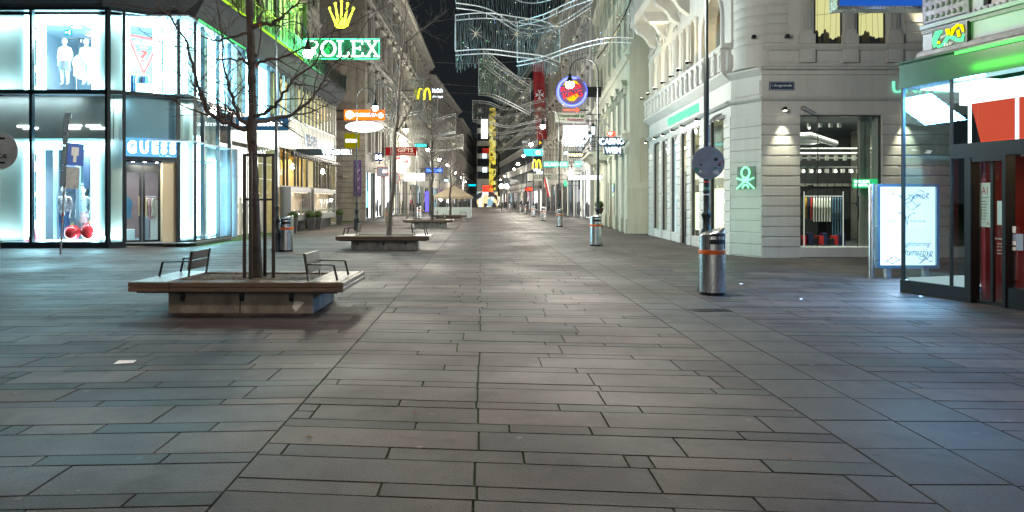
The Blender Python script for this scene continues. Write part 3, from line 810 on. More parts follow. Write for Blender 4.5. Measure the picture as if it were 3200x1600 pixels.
# -- front
FRW = 14.
b = MB(FB)
b.box(0, 0, 0, FRW, .5, .29); b.box(-.0, -.03, 0, 1.02, 0, .29)
b.box(0, 0, .29, 1.06, .5, 3.97); b.box(3.34, 0, .29, 5.2, .5, 3.97); b.box(7.6, 0, .29, FRW, .5, 3.97)
rusticate(b, .0, 1.05, .29, 3.97, 0); rusticate(b, 3.35, 5.2, .29, 3.97, 0); rusticate(b, 7.6, FRW, .29, 3.97, 0)
b.box(0, 0, 3.97, FRW, .5, 8.9)
b.box(1.0, -.035, .02, FRW, 0, .286)
b.box(1.06, -.02, 4.0, FRW, 0, 4.36)
b.prof([(0, 4.36), (-.05, 4.38), (-.1, 4.44), (-.06, 4.5), (0, 4.5)], -.02, FRW)
b.prof([(0, 5.08), (-.04, 5.1), (-.04, 5.2), (-.14, 5.24), (-.14, 5.29), (0, 5.31)], -.02, FRW)
b.prof([(0, 5.29), (-.1, 5.31), (-.06, 5.4), (0, 5.42)], -.02, FRW)
b.prof([(0, 5.76), (-.05, 5.78), (-.12, 5.88), (-.12, 5.93), (0, 5.95)], -.02, FRW)
for x0 in (1.02, 2.22, 3.45, 5.0, 6.2, 7.4):     # panelled pedestals with pilasters over them
    b.box(x0-.0, -.11, 5.42, x0+.42, 0, 5.78)
    b.box(x0+.07, -.125, 5.48, x0+.35, -.11, 5.72)
    b.box(x0-.02, -.16, 5.93, x0+.40, 0, 6.2); b.box(x0+.02, -.12, 6.2, x0+.36, 0, 6.3); b.box(x0+.05, -.07, 6.3, x0+.33, 0, 8.9)
    for k in range(6): b.box(x0+.07+k*.042, -.095, 6.34, x0+.095+k*.042, -.07, 8.9)
for x0, x1 in ((.1, .92), (1.52, 2.14), (2.72, 3.37), (3.95, 4.9)):
    b.box(x0, -.02, 5.46, x1, 0, 5.74)
    b.box(x0+.02, -.035, 5.48, x1-.02, -.02, 5.72)
rusticate(b, .02, .68, 5.96, 8.9, 0, .04, .27)
rusticate(b, 3.98, 4.75, 5.96, 8.9, 0, .06, .29)
b.box(2.62, -.02, 8.2, 3.2, -.01, 8.4)
wall = b.build('front_wall', white_r, t)
# window openings upstairs (dark reveals proud recess)
def inset_window(F, x0, z0, x1, z1, t, lit, name='window', dep=.12):
    b = MB(F); f = .05
    b.box(x0, -.012, z0, x0+f, .0, z1); b.box(x1-f, -.012, z0, x1, 0, z1); b.box(x0+f, -.012, z1-f, x1-f, 0, z1); b.box(x0+f, -.012, z0, x1-f, 0, z0+f)
    o = b.build(name, framed, t)
    b = MB(F); b.pane(x0+f, z0+f, x1-f, z1-f, -.006); b.build('pane', lit, o)
    return o
# clothes shop interior seen through the big front window
room = MB(FB)
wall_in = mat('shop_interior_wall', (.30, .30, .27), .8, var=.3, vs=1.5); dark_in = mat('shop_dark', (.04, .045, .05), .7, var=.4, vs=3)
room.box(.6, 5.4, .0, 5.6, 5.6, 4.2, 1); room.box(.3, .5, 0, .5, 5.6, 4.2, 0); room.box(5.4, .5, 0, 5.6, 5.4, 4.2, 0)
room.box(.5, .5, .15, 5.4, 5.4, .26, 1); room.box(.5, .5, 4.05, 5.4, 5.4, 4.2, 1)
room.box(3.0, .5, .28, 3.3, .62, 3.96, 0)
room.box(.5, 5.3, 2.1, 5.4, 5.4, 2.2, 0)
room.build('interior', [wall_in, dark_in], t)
b = MB(FB); b.pane(1.06, .29, 3.34, 3.97, .10); b.build('display_window', gl_refl, t)
b = MB(FB); b.box(1.055, .06, .285, 1.09, .14, 3.975); b.box(3.31, .06, .285, 3.345, .14, 3.975); b.box(1.09, .06, 3.94, 3.31, .14, 3.975); b.box(1.6, .085, .30, 1.615, .115, 3.94); b.box(2.72, .085, .3, 2.735, .115, 3.94)
b.build('window_frame', blkf, t)
b = MB(FB)                                        # ducts and pipes under the ceiling
duct = mat('silver_duct', (.6, .62, .62), .3, metal=.9)
b.tube([(1.2, 1.5, 3.3), (1.5, 2.0, 3.55), (2.3, 2.0, 3.6), (3.2, 2.2, 3.35)], .10, 10); b.tube([(1.15, 1.0, 3.0), (1.35, 1.4, 3.4), (1.4, 3, 3.5)], .07, 10)
b.box(1.8, 2.0, 3.35, 2.6, 2.6, 3.6); b.tube([(1.6, 1.6, 3.15), (5.2, 1.6, 3.15)], .03, 8); b.tube([(1.1, 3.0, 3.1), (5.2, 3.0, 3.1)], .05, 8)
b.box(.6, 2.6, 2.92, 5.3, 2.72, 2.97); b.box(.6, 1.5, 2.58, 5.3, 1.56, 2.62)
b.build('duct', duct, t)
trackE = emi('track_spot_light', (1, .95, .8), 14, False)
b = MB(FB)
for i, x in enumerate((1.35, 1.72, 2.05, 2.35, 2.6, 3.2)): b.box(x-.04, .8, 3.72, x+.04, .9, 3.84)
for i in range(12): b.box(1.2+i*.25, 2.3, 2.46, 1.29+i*.25, 2.4, 2.58)
for i in range(9): b.box(1.2+i*.27, 1.5, 2.8, 1.28+i*.27, 1.58, 2.95)
b.build('track_spot', white_p, t)
b = MB(FB)
for x in (1.72, 3.2): b.ball((x, .84, 3.70), .03, 8)
for i in (4, 5, 6, 8, 10, 11): b.ball((1.245+i*.25, 2.29, 2.50), .035, 8)
b.box(2.6, 2.5, 3.2, 4.2, 2.55, 3.25)
b.build('track_lamp', trackE, t)
alight('shop_ceiling_light', FB @ Vector((3.0, 2.6, 3.95)), (0, 0, -1), 4, 3, 200, (1, .93, .76), t)
slight('rail_fill', FB @ Vector((2.2, .35, 3.6)), (0, .28, -1), 420, (1, .95, .85), 60, .5, .05, t)  # added light to brighten the garments, no fixture there
b = MB(FB)                                        # back stair with thin rails
for i in range(16): b.tube([(1.1+i*.25, 4.0, 1.5+.0*i), (1.1+i*.25, 4.0, 2.2)], .012, 5)
for z in (1.5, 2.2): b.tube([(1.0, 4.0, z), (5.0, 4.0, z)], .015, 5)
b.bar((1.1, 4.2, .3), (3.4, 4.2, 2.1), .3, .06); b.tube([(1.1, 4.0, .9), (3.4, 4.0, 2.8)], .015, 5)
b.box(1.5, 4.5, .26, 2.4, 5, 1.1); b.box(3.6, 3.6, .26, 4.4, 4.2, 1.0)
b.build('stair', blk, t)
b = MB(FB); b.box(3.45, 1.2, 1.9, 5.3, 1.25, 2.0); b.build('shelf', wall_in, t)
# upstairs lit windows with hanging clothes before glowing panes that stand in for lit rooms
b = MB(FB)
for x0, x1 in ((1.45, 2.2), (2.65, 3.42)): pass
yel = mat('upstairs_wall', (.75, .66, .36), .8)
for i, (x0, x1) in enumerate(((1.44, 2.22), (2.64, 3.42), (5.5, 6.2))):
    o = inset_window(FB, x0-.0, 5.95, x1, 8.9, t, emi('yellow_room_light', (.92, .90, .40), .72, True) if 'yellow_room_light' not in bpy.data.materials else bpy.data.materials['yellow_room_light'])
    bb = MB(FB); rr = random.Random(i)
    for k in range(9):
        x = x0+.08+k*.075; h = rr.uniform(.16, .34)*(1.2 if k < 5 else .6)
        bb.prism([(x-.05, 5.96), (x+.055, 5.96), (x+.05, 5.96+h*.8), (x+.02, 5.97+h), (x-.025, 5.96+h*.95), (x-.05, 5.96+h*.6)], -.011, -.0075, rr.choice([0, 0, 2, 2, 0, 2, 0, 2]))
    for k in range(4): bb.bar((x0+.1+.17*k, -.009, 6.0), (x0+.16+.15*k+rr.uniform(-.15, .15), -.009, 8.8), .003, .012, 0)
    for z in (6.75, 7.5): bb.bar((x0+.05, -.009, z), (x1-.05, -.009, z+rr.uniform(-.1, .25)), .003, .01, 0)
    bb.build('clothes', [dark_in, redp, mat('olive_cloth', (.12, .11, .06), .8)], o)
# -- corner chamfer with round turret above
b = MB(FC)
b.box(0, 0, 0, LC, .6, 4.4); rusticate(b, .0, LC, .02, 4.0, 0, .02, .33)
b.box(0, -.012, 4.03, LC, 0, 4.36); b.box(0, 0, 4.4, LC, .6, 5.35)
b.prof([(0, 4.36), (-.05, 4.38), (-.1, 4.44), (-.06, 4.5), (0, 4.5)], -.03, LC+.02)
b.prof([(0, 5.08), (-.14, 5.24), (-.14, 5.29), (0, 5.31)], -.05, LC+.03)
b.box(.1, -.03, 4.56, LC-.05, 0, 4.95)
b.build('corner_wall', white_r, t)
b = MB()
cx, cy = 7.85, 19.55
pr = []; z = 5.3
pr += [(.62, 5.3), (.64, 5.34), (.60, 5.42), (.60, 5.78), (.66, 5.88), (.66, 5.94), (.58, 5.97)]
z = 5.97
while z < 8.9: pr += [(.565, z+.005), (.60, z+.03), (.60, z+.235), (.565, z+.26)]; z += .265
b.lathe(pr, 28, (cx, cy, 0)); b.build('corner_turret', white_r, t)
# -- side towards the main street
b = MB(FS)
ops = [(30.8, 29.6), (29.09, 28.0), (27.39, 26.44), (25.8, 24.9), (24.3, 23.2), (22.0, 20.5)]
edges = [0.0]
for ya, yb in ops: edges += [sx(ya), sx(yb)]
edges.append(LS)
for i in range(0, len(edges), 2):
    x0, x1 = edges[i], edges[i+1]
    b.box(x0, 0, 0, x1, .14, 4.15)
    rusticate(b, x0+.01, x1-.01, .32, 4.05, 0, .03, .31)
    b.box(x0, -.04, 0, x1, 0, .30)
for i, (ya, yb) in enumerate(ops):
    if i != 3: b.box(sx(ya), 0, 0, sx(yb), .14, .35)
b.box(0, 0, 4.15, LS, .4, 6.2)
b.prof([(0, 4.36), (-.10, 4.38), (-.18, 4.44), (-.1, 4.5), (0, 4.5)], -.02, LS)
b.prof([(0, 5.08), (-.04, 5.1), (-.2, 5.24), (-.26, 5.3), (-.26, 5.36), (0, 5.4)], -.02, LS)
x = .15
while x < LS-.3:                                    # balustrade of panelled blocks
    b.box(x, -.24, 5.4, x+.34, -.02, 5.98); b.box(x+.07, -.262, 5.5, x+.27, -.24, 5.88); b.box(x-.03, -.27, 5.98, x+.37, 0, 6.06)
    x += .66
b.box(0, -.10, 5.4, LS, -.0, 5.98)
b.prof([(0, 6.05), (-.25, 6.07), (-.28, 6.12), (-.25, 6.18), (0, 6.2)], -.02, LS)
# loggia wall with tall openings
lops = [(.7, 1.5, 8.0), (2.1, 2.9, 8.0), (3.5, 4.3, 8.0), (5.2, 5.95, 8.0), (6.3, 7.05, 8.0), (7.4, 8.15, 8.0)]
px_ = 0
for x0, x1, zt in lops:
    b.box(px_, 0, 6.2, x0, .4, 10.4); b.box(x0, 0, zt, x1, .4, 10.4); px_ = x1
    for xx in (x0-.16, x1+.16):                     # engaged columns
        b.lathe([(.11, 6.2), (.12, 6.3), (.085, 6.36), (.075, 7.6), (.10, 7.7), (.12, 7.8), (.12, 7.86)], 10, (xx, -.02, 0))
ax0, ax1 = 9.0, 11.2                                # the big arch near the corner
b.box(px_, 0, 6.2, ax0, .4, 10.4); b.box(ax1, 0, 6.2, LS, .4, 10.4)
n = 16; rad = (ax1-ax0)/2; cxx = (ax0+ax1)/2; za = 7.05
arc = [(cxx+rad*math.cos(math.pi*i/n), za+.95*rad*math.sin(math.pi*i/n)) for i in range(n+1)]
for i in range(n):
    (xa, z_a), (xb, z_b) = arc[i], arc[i+1]
    b.prism([(xa, z_a), (xa, 10.4), (xb, 10.4), (xb, z_b)][::-1], 0, .4)
b.tube([(p[0], -.02, p[1]) for p in arc], .07, 6); b.tube([(ax1, -.02, 6.2), (ax1, -.02, za)], .07, 6); b.tube([(ax0, -.02, 6.2), (ax0, -.02, za)], .07, 6)
b.box(0, .4, 0, .02, 7, 10.4)
b.build('side_wall', white_r, t)
b = MB(FS)                                          # carved ornament over the loggia
rr = random.Random(4)
for i in range(60):
    x = rr.uniform(.2, 11.2); z = rr.uniform(8.1, 8.75) if x < 8.8 else rr.uniform(8.3, 8.9)
    b.tube([(x, -.05, z), (x+rr.uniform(-.15, .15), -.09, z+.08), (x+rr.uniform(-.2, .2), -.07, z+.16), (x+rr.uniform(-.1, .1), -.05, z+.1)], .028, 5)
b.build('carving', white_r, t)
b = MB(FS)                                          # loggia recess behind the openings
b.box(.02, 1.5, 6.2, LS-.1, 1.6, 9.2); b.box(.02, .4, 6.12, LS-.1, 1.5, 6.2); b.box(.02, .4, 9.1, LS-.1, 1.5, 9.2)
b.build('loggia', cream, t)
b = MB(FS)
for i, (ya, yb) in enumerate(ops):
    if i != 3: b.pane(sx(ya)+.03, .35, sx(yb)-.03, 4.12, .06)
b.build('shop_window', gl_refl, t)
b = MB(FS)
for i, (ya, yb) in enumerate(ops):
    x0, x1 = sx(ya), sx(yb)
    b.box(x0, .03, .0 if i == 3 else .35, x0+.035, .11, 4.15); b.box(x1-.035, .03, .0 if i == 3 else .35, x1, .11, 4.15); b.box(x0+.035, .03, 4.10, x1-.035, .11, 4.15)
    if i == 3: b.box(x0+.05, .15, 0, x1-.05, .20, 2.6)
    if i == 3: b.box(x0+.05, .14, 2.6, x1-.05, .24, 2.68)
b.build('window_frame', blkf, t)
b = MB(FS); x0, x1 = sx(25.8), sx(24.9); b.pane(x0+.05, 2.68, x1-.05, 4.08, .2); b.build('transom_pane', gl_refl, t)
b = MB(FS)                                          # lit interior behind the side windows
b.box(0.02, 2.2, 0, LS-1.0, 2.3, 4.1, 0); b.box(0.02, .4, 4.15, LS-1.0, 2.2, 4.2, 0); b.box(.02, .4, .0, LS-1., 2.2, .04, 1)
for i in range(10): b.box(.5+i*1.05, 1.5, .05, 1.1+i*1.05, 2.1, 1.1+.2*(i % 3), 1); b.box(.3+i*1.05, 2.0, 1.7, 1.1+i*1.05, 2.2, 1.75, 2); b.box(.35+i*1.1, 1.9, 1.76, 1.0+i*1.1, 2.15, 2.3, 2)
b.build('side_interior', [mat('warm_shop_wall', (.62, .58, .42), .8, var=.3, vs=2), dark_in, wall_in], t)
for x in (1.2, 3.8, 6.6, 9.4): alight('shop_ceiling_light', FS @ Vector((x, 1.3, 4.05)), (0, 0, -1), 1.6, 1.0, 65, (1, .92, .66), t)
for i, (ya, yb) in enumerate(ops):  # added glowing sheets stand in for the bright shop interior
    if i == 3: continue
    b = MB(FS); x0, x1 = sx(ya)+.06, sx(yb)-.06
    if i < 2: b.box(x0-.4, .16, .35, x1-.1, .18, 4.05)
    elif i == 2: b.box(x0-.2, .16, .35, x1-.45, .18, 4.0)
    elif i == 4: b.box(x0-2.0, .5, .5, x1-1.3, .53, 1.9); b.box(x0-2.4, .6, 2.4, x1-1.8, .63, 2.7)
    else: b.box(x0-2.0, .5, .4, x1-1.1, .53, 2.0); b.box(x0-2.0, .5, 2.35, x1-1.5, .53, 2.75)
    b.build('glow_sheet', [emi('blind_glow', (.90, .88, .66), .42), emi('cool_panel_glow', (.75, .92, 1), 1.3), emi('warm_panel_glow', (1, .93, .60), 2.2)][0 if i < 2 else (1 if i == 2 else 2)], t)
b = MB(FS)
for x in (1.2, 2.5, 3.8, 5.2, 6.6, 8.0, 9.4, 10.3):
    b.ball((x, 1.0, 3.85), .05, 8); b.ball((x+.4, 1.6, 3.75), .05, 8)
b.build('ceiling_lamp', emi('warm_bulb', (1, .9, .62), 22, False), t)
# -- balcony with consoles
b = MB(FS)
b.prof([(0, 9.35), (-1.0, 9.35), (-1.08, 9.45), (-1.15, 9.5), (-1.15, 9.66), (0, 9.66)], 1.0, 7.6)
b.box(1.0, -1.1, 9.66, 7.6, -1.0, 10.4)
b.build('balcony', white_r, t)
b = MB(FS)
for x in (1.5, 3.6, 5.7, 7.1):
    n = 14; pr = []
    for i in range(n+1):
        q = i/n; pr.append((-(.95-.8*q)*(1+.10*math.sin(q*9)), 9.35-.95*q**.8))
    pr = [(0.0, 9.35)]+pr+[(0, 8.3)]
    b.prof(pr, x-.16, x+.16)
    b.lathe([(.12, -.19), (.13, 0), (.12, .19)], 12, (0, 0, 0), 0, Matrix.Translation((x, -.75, 9.12)) @ Matrix.Rotation(R(90), 4, 'Y'))
    b.lathe([(.09, -.19), (.10, 0), (.09, .19)], 12, (0, 0, 0), 0, Matrix.Translation((x, -.22, 8.55)) @ Matrix.Rotation(R(90), 4, 'Y'))
b.build('console', white_r, t)
alight('loggia_light', FS @ Vector((3.5, .95, 8.95)), (0, 0, -1), 5, .5, 210, (1, .78, .40), t)
alight('loggia_light', FS @ Vector((10.1, .95, 8.6)), (0, 0, -1), 1.6, .6, 100, (1, .78, .40), t)

def wall_spot(F, x, y, z, up, power, label, c=(1, .84, .52), ang=100, lens=True, w=.10):
    p = F @ Vector((x, y, z)); t = thing('wall_spotlight', label, 'spotlight', p, 0, 'small black spotlights on the white corner building')
    b = MB(F); s = 1 if up else -1
    b.box(x-.02, y, z-.02, x+.02, y+.14, z+.02); b.bev(x-w/2, y-.06, z-.05, x+w/2, y+.03, z+.05, .01)
    b.build('housing', blk, t)
    if lens:
        b = MB(F); b.box(x-w*.38, y-.05, z+s*.05, x+w*.38, y+.02, z+s*.056); b.build('lens', emi('spot_lens', (1, .93, .7), 20, False) if 'spot_lens' not in bpy.data.materials else bpy.data.materials['spot_lens'], t)
    if power:
        d = F.to_3x3() @ Vector((0, .10 if not up else .15, s))
        slight('spot', F @ Vector((x, y-.05, z+s*.07)), d, power, c, ang, .9, .03, t)
    return t
wall_spot(FB, .55, -.20, 4.12, False, 330, 'black spotlight left of the security camera washing light down the rusticated wall', (1, .94, .66), 50)
wall_spot(FB, 3.95, -.20, 4.12, False, 330, 'black spotlight right of the big shop window, by the green letters', (1, .94, .66), 50)
wall_spot(FB, 4.4, -.26, 6.1, True, 90, 'black spotlight on the ledge lighting the rough blocks below the blue sign', (1, .88, .55), 75)
wall_spot(FB, .62, -.2, 6.12, True, 0, 'unlit black spotlight on the ledge beside the turret, right one', lens=False)
wall_spot(Fr(7.8, 19.0), -.28, -.12, 6.12, True, 0, 'unlit black spotlight on the ledge in front of the turret', lens=False)
nm = ['farthest', 'second farthest', 'third farthest', 'middle', 'third nearest', 'second nearest', 'nearest']
for i, Y in enumerate((31.2, 29.3, 27.7, 26.1, 24.6, 22.6)):
    wall_spot(FS, sx(Y), -.28, 4.28, False, 60, '%s spotlight under the lettered band of the white corner building' % nm[i if i < 5 else 6], (1, .93, .68), 80)
for i, x in enumerate((.35, 1.8, 3.2, 4.7, 6.1, 7.3, 8.6)):
    wall_spot(FS, x, -.42, 6.28, True, 40 if i < 6 else 60, '%s uplight standing on the balustrade ledge of the loggia' % nm[i], (1, .74, .32), 120)
# -- signs of the corner shop
gE = emi('green_white_letter', (.25, 1., .66), .95, False); gE2 = emi('green_neon', (.12, 1, .42), 5.0)
gmetal = mat('letter_side', (.1, .5, .35), .5)
b = MB(FS); xa, xb = sx(27.8), sx(23.2); b.text('UNITED COLORS OF BENETTON.', .31, (xa+xb)/2, 4.62, -.06, xb-xa, .05, -.012)
whole(b, 'shop_lettering', [gE], 'row of green lit letters on the street side of the white corner building', 'sign', FS @ Vector(((xa+xb)/2, 0, 4.6)))
b = MB(FB); b.text('UNITED COLORS OF BENETTON', .33, 3.62, 4.58, -.06, 7.2, .05, .01, align='l')
whole(b, 'shop_lettering', [gE], 'green lit letters on the front of the white building, cut by the glass shop', 'sign', FB @ Vector((3.62, 0, 4.58)))
t = thing('knot_emblem', 'green glowing knot emblem on the corner pier of the white building', 'sign', FC @ Vector((.5, 0, 2.1)))
b = MB(FC)
b.box(.26, -.045, 1.92, .86, -.021, 2.56); b.build('panel', mat('emblem_panel', (.10, .16, .13), .5), t)
b = MB(FC); n = 22
b.tube([(.56+.135*math.cos(2*math.pi*i/n-.9), -.075, 2.385+.15*math.sin(2*math.pi*i/n-.9)) for i in range(n+1)], .025, 8)
for sg in (-1, 1):
    b.tube([(.56-sg*.29, -.075, 1.93), (.56-sg*.10, -.075, 2.09), (.56+sg*.28, -.08, 2.23)], .024, 8)
    b.tube([(.56+sg*.06, -.075, 2.26), (.56+sg*.1, -.075, 2.24), (.56-sg*.02, -.075, 2.15)], .026, 6)
b.tube([(.56+.10*math.cos(math.pi*i/8), -.075, 1.94+.10*math.sin(math.pi*i/8)) for i in range(9)], .024, 6)
b.build('neon_tube', emi('green_neon_white', (.22, 1, .42), 2.4), t)
plight('neon_glow', FC @ Vector((.56, -1.5, 1.1)), 16, (.15, 1, .4), .12, t)
t = thing('street_name_sign', 'dark blue street name plate reading 1., Krugerstrasse on the white front', 'sign', FB @ Vector((.2, 0, 4.68)))
b = MB(FB); b.box(.20, -.03, 4.66, .90, 0, 4.90); b.build('plate', mat('enamel_blue', (.01, .025, .07), .3), t)
b = MB(FB); 
for (x0, z0, x1, z1) in ((.215, 4.675, .885, 4.683), (.215, 4.877, .885, 4.885), (.215, 4.683, .223, 4.877), (.877, 4.683, .885, 4.877)): b.box(x0, -.034, z0, x1, -.03, z1)
b.text('1.,Krugerstraße', .095, .55, 4.735, -.034, .56, .004, .012); b.build('lettering', mat('enamel_white', (.6, .65, .7), .4), t)
t = thing('security_camera', 'silver security camera under the cornice above the big shop window', 'camera', FB @ Vector((1.15, 0, 4.1)))
b = MB(FB); b.ball((1.12, -.12, 4.14), .075, 12); b.tube([(1.12, 0, 4.2), (1.12, -.12, 4.16)], .03, 8); b.build('mount', galv, t)
b = MB(FB); b.tube([(1.12, -.16, 4.13), (1.36, -.22, 3.98)], .05, 10); b.build('barrel', galv, t)
t = thing('security_camera', 'grey double security camera on the corner pier beside the nearest window', 'camera', FS @ Vector((LS-.35, -.1, 4.1)))
b = MB(FS)
b.tube([(LS-.9, -.06, 4.18), (LS-.9, -.2, 4.14), (LS-.95, -.34, 3.98)], .05, 8); b.tube([(LS-.7, -.06, 4.2), (LS-.7, -.22, 4.14), (LS-.62, -.3, 4.0)], .04, 8); b.build('barrel', galv, t)
t = thing('shop_sign', 'small green hanging sign with white shop name inside the big window', 'sign', FB @ Vector((2.95, .2, 1.95)))
b = MB(FB); b.box(2.63, .18, 1.94, 3.32, .2, 2.2); b.build('board', emi('green_board_light', (.05, .75, .25), .9), t)
b = MB(FB); b.text('UNITED COLORS', .075, 2.67, 2.09, .177, .42, .002, align='l'); b.text('OF BENETTON.', .075, 2.67, 1.99, .177, .38, .002, align='l'); b.build('lettering', whiteE2, t)
# clothes rail with garments
t = thing('clothes_rail', 'clothes rail with white and bright garments in the big shop window', 'clothes rail', FB @ Vector((2.15, .9, .26)))
b = MB(FB); b.tube([(1.60, .9, .26), (1.6, .9, 1.86)], .012, 6); b.tube([(2.74, .9, .26), (2.74, .9, 1.86)], .012, 6); b.tube([(1.60, .9, 1.72), (2.74, .9, 1.72)], .012, 6); b.build('frame', emi('white_rail_glow', (1, .97, .85), .8, False), t)  # rail is no lamp, its brightness is put in as glow
gcol = [mat('garment_navy', (.02, .03, .10), .8), mat('garment_yellow', (.8, .42, .01), .8), mat('garment_red', (.6, .03, .03), .8), mat('garment_white', (.85, .85, .74), .8, var=.1), mat('garment_denim', (.08, .17, .26), .8), mat('garment_black', (.015, .015, .018), .8), mat('garment_pink', (.75, .45, .5), .8)]
def garment(F, x, z, w_, h_, m, label, group, y=.9, ang=60):
    b = MB(F @ Matrix.Translation((x, y, z)) @ Matrix.Rotation(R(ang), 4, 'Z'))
    pts = [(-w_*.5, -h_), (w_*.5, -h_), (w_*.46, -h_*.45), (w_*.56, -h_*.5), (w_*.62, -h_*.42), (w_*.42, -.07), (w_*.12, -.02), (-w_*.12, -.02), (-w_*.42, -.07), (-w_*.62, -h_*.42), (-w_*.56, -h_*.5), (-w_*.46, -h_*.45)]
    b.prism(pts, -.012, .012, m); b.tube([(0, 0, -.02), (0, 0, .03), (.02, 0, .04)], .004, 4, m)
    return whole(b, 'hanging_garment', gcol, label, 'clothes', F @ Vector((x, y, z)), group)
for i in range(14):
    x = 1.66+i*.078
    if i < 3: garment(FB, x, 1.70, .38, .62+.02*i, (1, 0, 2)[i], ('yellow', 'navy', 'red')[i]+' top at the left end of the rail in the big shop window', 'garments on the shop window rail')
    elif i < 10: garment(FB, x, 1.70, .38, .72, 3, 'white garment in the row of white ones on the rail in the big shop window', 'garments on the shop window rail')
    else: garment(FB, x, 1.70, .3, 1.12, 4, 'long blue denim garment at the right end of the rail in the big shop window', 'garments on the shop window rail')
for (x, z, m_, l) in ((1.15, 1.35, 2, 'dark red jacket hanging at the left edge of the big shop window'), (1.2, .95, 5, 'black garment below the red jacket at the left edge of the big shop window'), (3.15, 1.6, 5, 'black coat at the right edge of the big shop window')):
    garment(FB, x, z+.2, .42, .75, m_, l, None, .6, 20)
b = MB(FB)
for i in range(9): b.box(1.7+i*.16, 1.5+.1*(i % 2), .26, 1.84+i*.16, 1.8, .45+.08*(i % 3), i % 3)
whole(b, 'folded_clothes', [gcol[5], gcol[2], gcol[0]], 'stacks of folded dark and red clothes on the low table in the big shop window', 'clothes', FB @ Vector((2.3, 1.6, .26)))

# ==================================================================== advertising light box
t = thing('advertising_light_box', 'upright glowing poster case with script writing, behind the glass shop corner', 'advertising panel', (8.7, 14.0, 0))
FA = Fr(8.12, 14.0, 0, 0)
aluB = mat('blue_aluminium', (.16, .30, .42), .35, metal=.6)
b = MB(FA)
b.box(0, 0, .20, .06, .16, 1.93); b.box(1.215, 0, .20, 1.275, .16, 1.93); b.box(.06, 0, 1.87, 1.215, .16, 1.93); b.box(.06, 0, .20, 1.215, .16, .26); b.box(.06, .06, .26, 1.215, .16, 1.87)
b.build('case', aluB, t)
b = MB(FA); b.box(.2, .03, 0, .3, .13, .2); b.box(.98, .03, 0, 1.08, .13, .2); b.build('leg', galv, t)
b = MB(FA); b.pane(.06, .26, 1.215, 1.87, .05); po = b.build('poster', emi('poster_light', (.74, .92, 1.0), 1.7), t)
inkb = mat('poster_ink_blue', (.12, .22, .36), .6); inkl = emi('poster_pale_wash', (.36, .58, .90), .8, False)
b = MB(FA); rr = random.Random(8)
for i in range(13):
    x0, z0 = rr.uniform(.12, 1.0), (rr.uniform(1.25, 1.72) if i < 7 else rr.uniform(.34, .62)); pts = []
    a = rr.uniform(-.6, .9)
    for k in range(8): pts.append((min(1.16, max(.1, x0+k*.05)), .046, z0+.06*math.sin(k*.9+i)+a*k*.02))
    for p, q in zip(pts, pts[1:]): b.bar(p, q, .002, rr.uniform(.006, .028))
b.build('artwork', inkl, po)
b = MB(FA)
b.text('MUMOK', .10, .88, 1.62, .044, .42, .001)
b.text('ANDY', .052, .34, 1.14, .044, .22, .001); b.text('W', .22, .60, 1.06, .044, .16, .001); b.text('ARHOL', .052, .86, 1.14, .044, .34, .001)
b.text('a glittering', .13, .82, .62, .044, .62, .001, shear=.45); b.text('alternative', .13, .84, .46, .044, .66, .001, shear=.45)
b.build('lettering', inkb, po)
alight('panel_glow', (8.75, 13.9, 1.1), (0, -1, -.1), 1.05, 1.5, 60, (.45, .72, 1.0), t)
t = thing('steel_post', 'slim steel post standing left of the glowing poster case', 'post', (8.0, 14.0, 0))
b = MB(); b.lathe([(.055, 0), (.055, 1.9), (.045, 1.93)], 14, (8.0, 14.0, 0)); b.build('pole', steel, t)
b = MB()
for z in (.35, 1.05, 1.75): b.box(8.05, 13.98, z, 8.13, 14.02, z+.03)
b.build('bracket', steel, t)

# ==================================================================== near right: glass corner shop
FG = Fr(7.3, 11.8, 0, math.degrees(math.atan2(-.961, .275)))
t = thing('glass_shop_building', 'dark framed glass corner shop with green lit fascia at the right edge', 'building', (7.3, 11.8, 0)); GB = t
GL = 15.
gtint = thin_glass('shopfront_glass', (.82, .95, .95), 2.0)
b = MB(FG)
b.box(0, -.04, 0, 1.13, .14, .22); b.box(-.04, -.04, 0, 0, 2.6, .22); b.box(1.78, -.06, 0, GL, .1, .30)
b.build('plinth', blk, t)
b = MB(FG)
b.box(-.03, -.03, .22, .015, .02, 3.52); b.box(.86, -.02, .22, .89, .03, 3.52)
b.box(1.15, -.07, 0, 1.25, .12, 2.25); b.box(1.27, -.07, 2.18, 1.74, .12, 2.26); b.box(.90, -.05, 2.26, GL, .06, 2.48)
b.box(1.74, -.08, 0, 1.79, .12, 2.26); b.box(1.49, .02, .02, 1.53, .07, 2.18); b.box(1.27, .02, .0, 1.74, .07, .05)
for x in (3.2, 4.8, 6.4, 8.0, 9.6, 11.2, 12.8): b.box(x-.03, -.03, .3, x+.03, .05, 3.52)
b.box(-.02, 2.5, .22, .02, 2.6, 3.52)
b.build('frame', blk, t)
b = MB(FG)
b.pane(.015, .22, .85, 3.52, .0); b.pane(.90, 2.50, GL, 3.52, .0); b.pane(.9, .22, 1.13, 2.26, 0)
b.pane(1.79, .30, GL, 2.26, 0); b.quad((0, 2.5, .22), (0, .02, .22), (0, .02, 3.52), (0, 2.5, 3.52))
b.build('glazing', gtint, t)
b = MB(FG); b.pane(1.27, .05, 1.49, 2.18, .045); b.pane(1.53, .05, 1.74, 2.18, .05); b.build('sliding_door', gtint, t)
fas = mat('glossy_dark_fascia', (.006, .055, .016), .24, spec=.5, var=.3, vs=3)  # green of the reflected neon put into the base colour
b = MB(FG); b.box(-.05, -.05, 3.52, GL, .3, 3.94); b.box(-.05, .3, 3.52, .3, 2.6, 3.94); b.box(-.09, -.10, 3.94, GL, .32, 3.965)
b.build('fascia', fas, t)
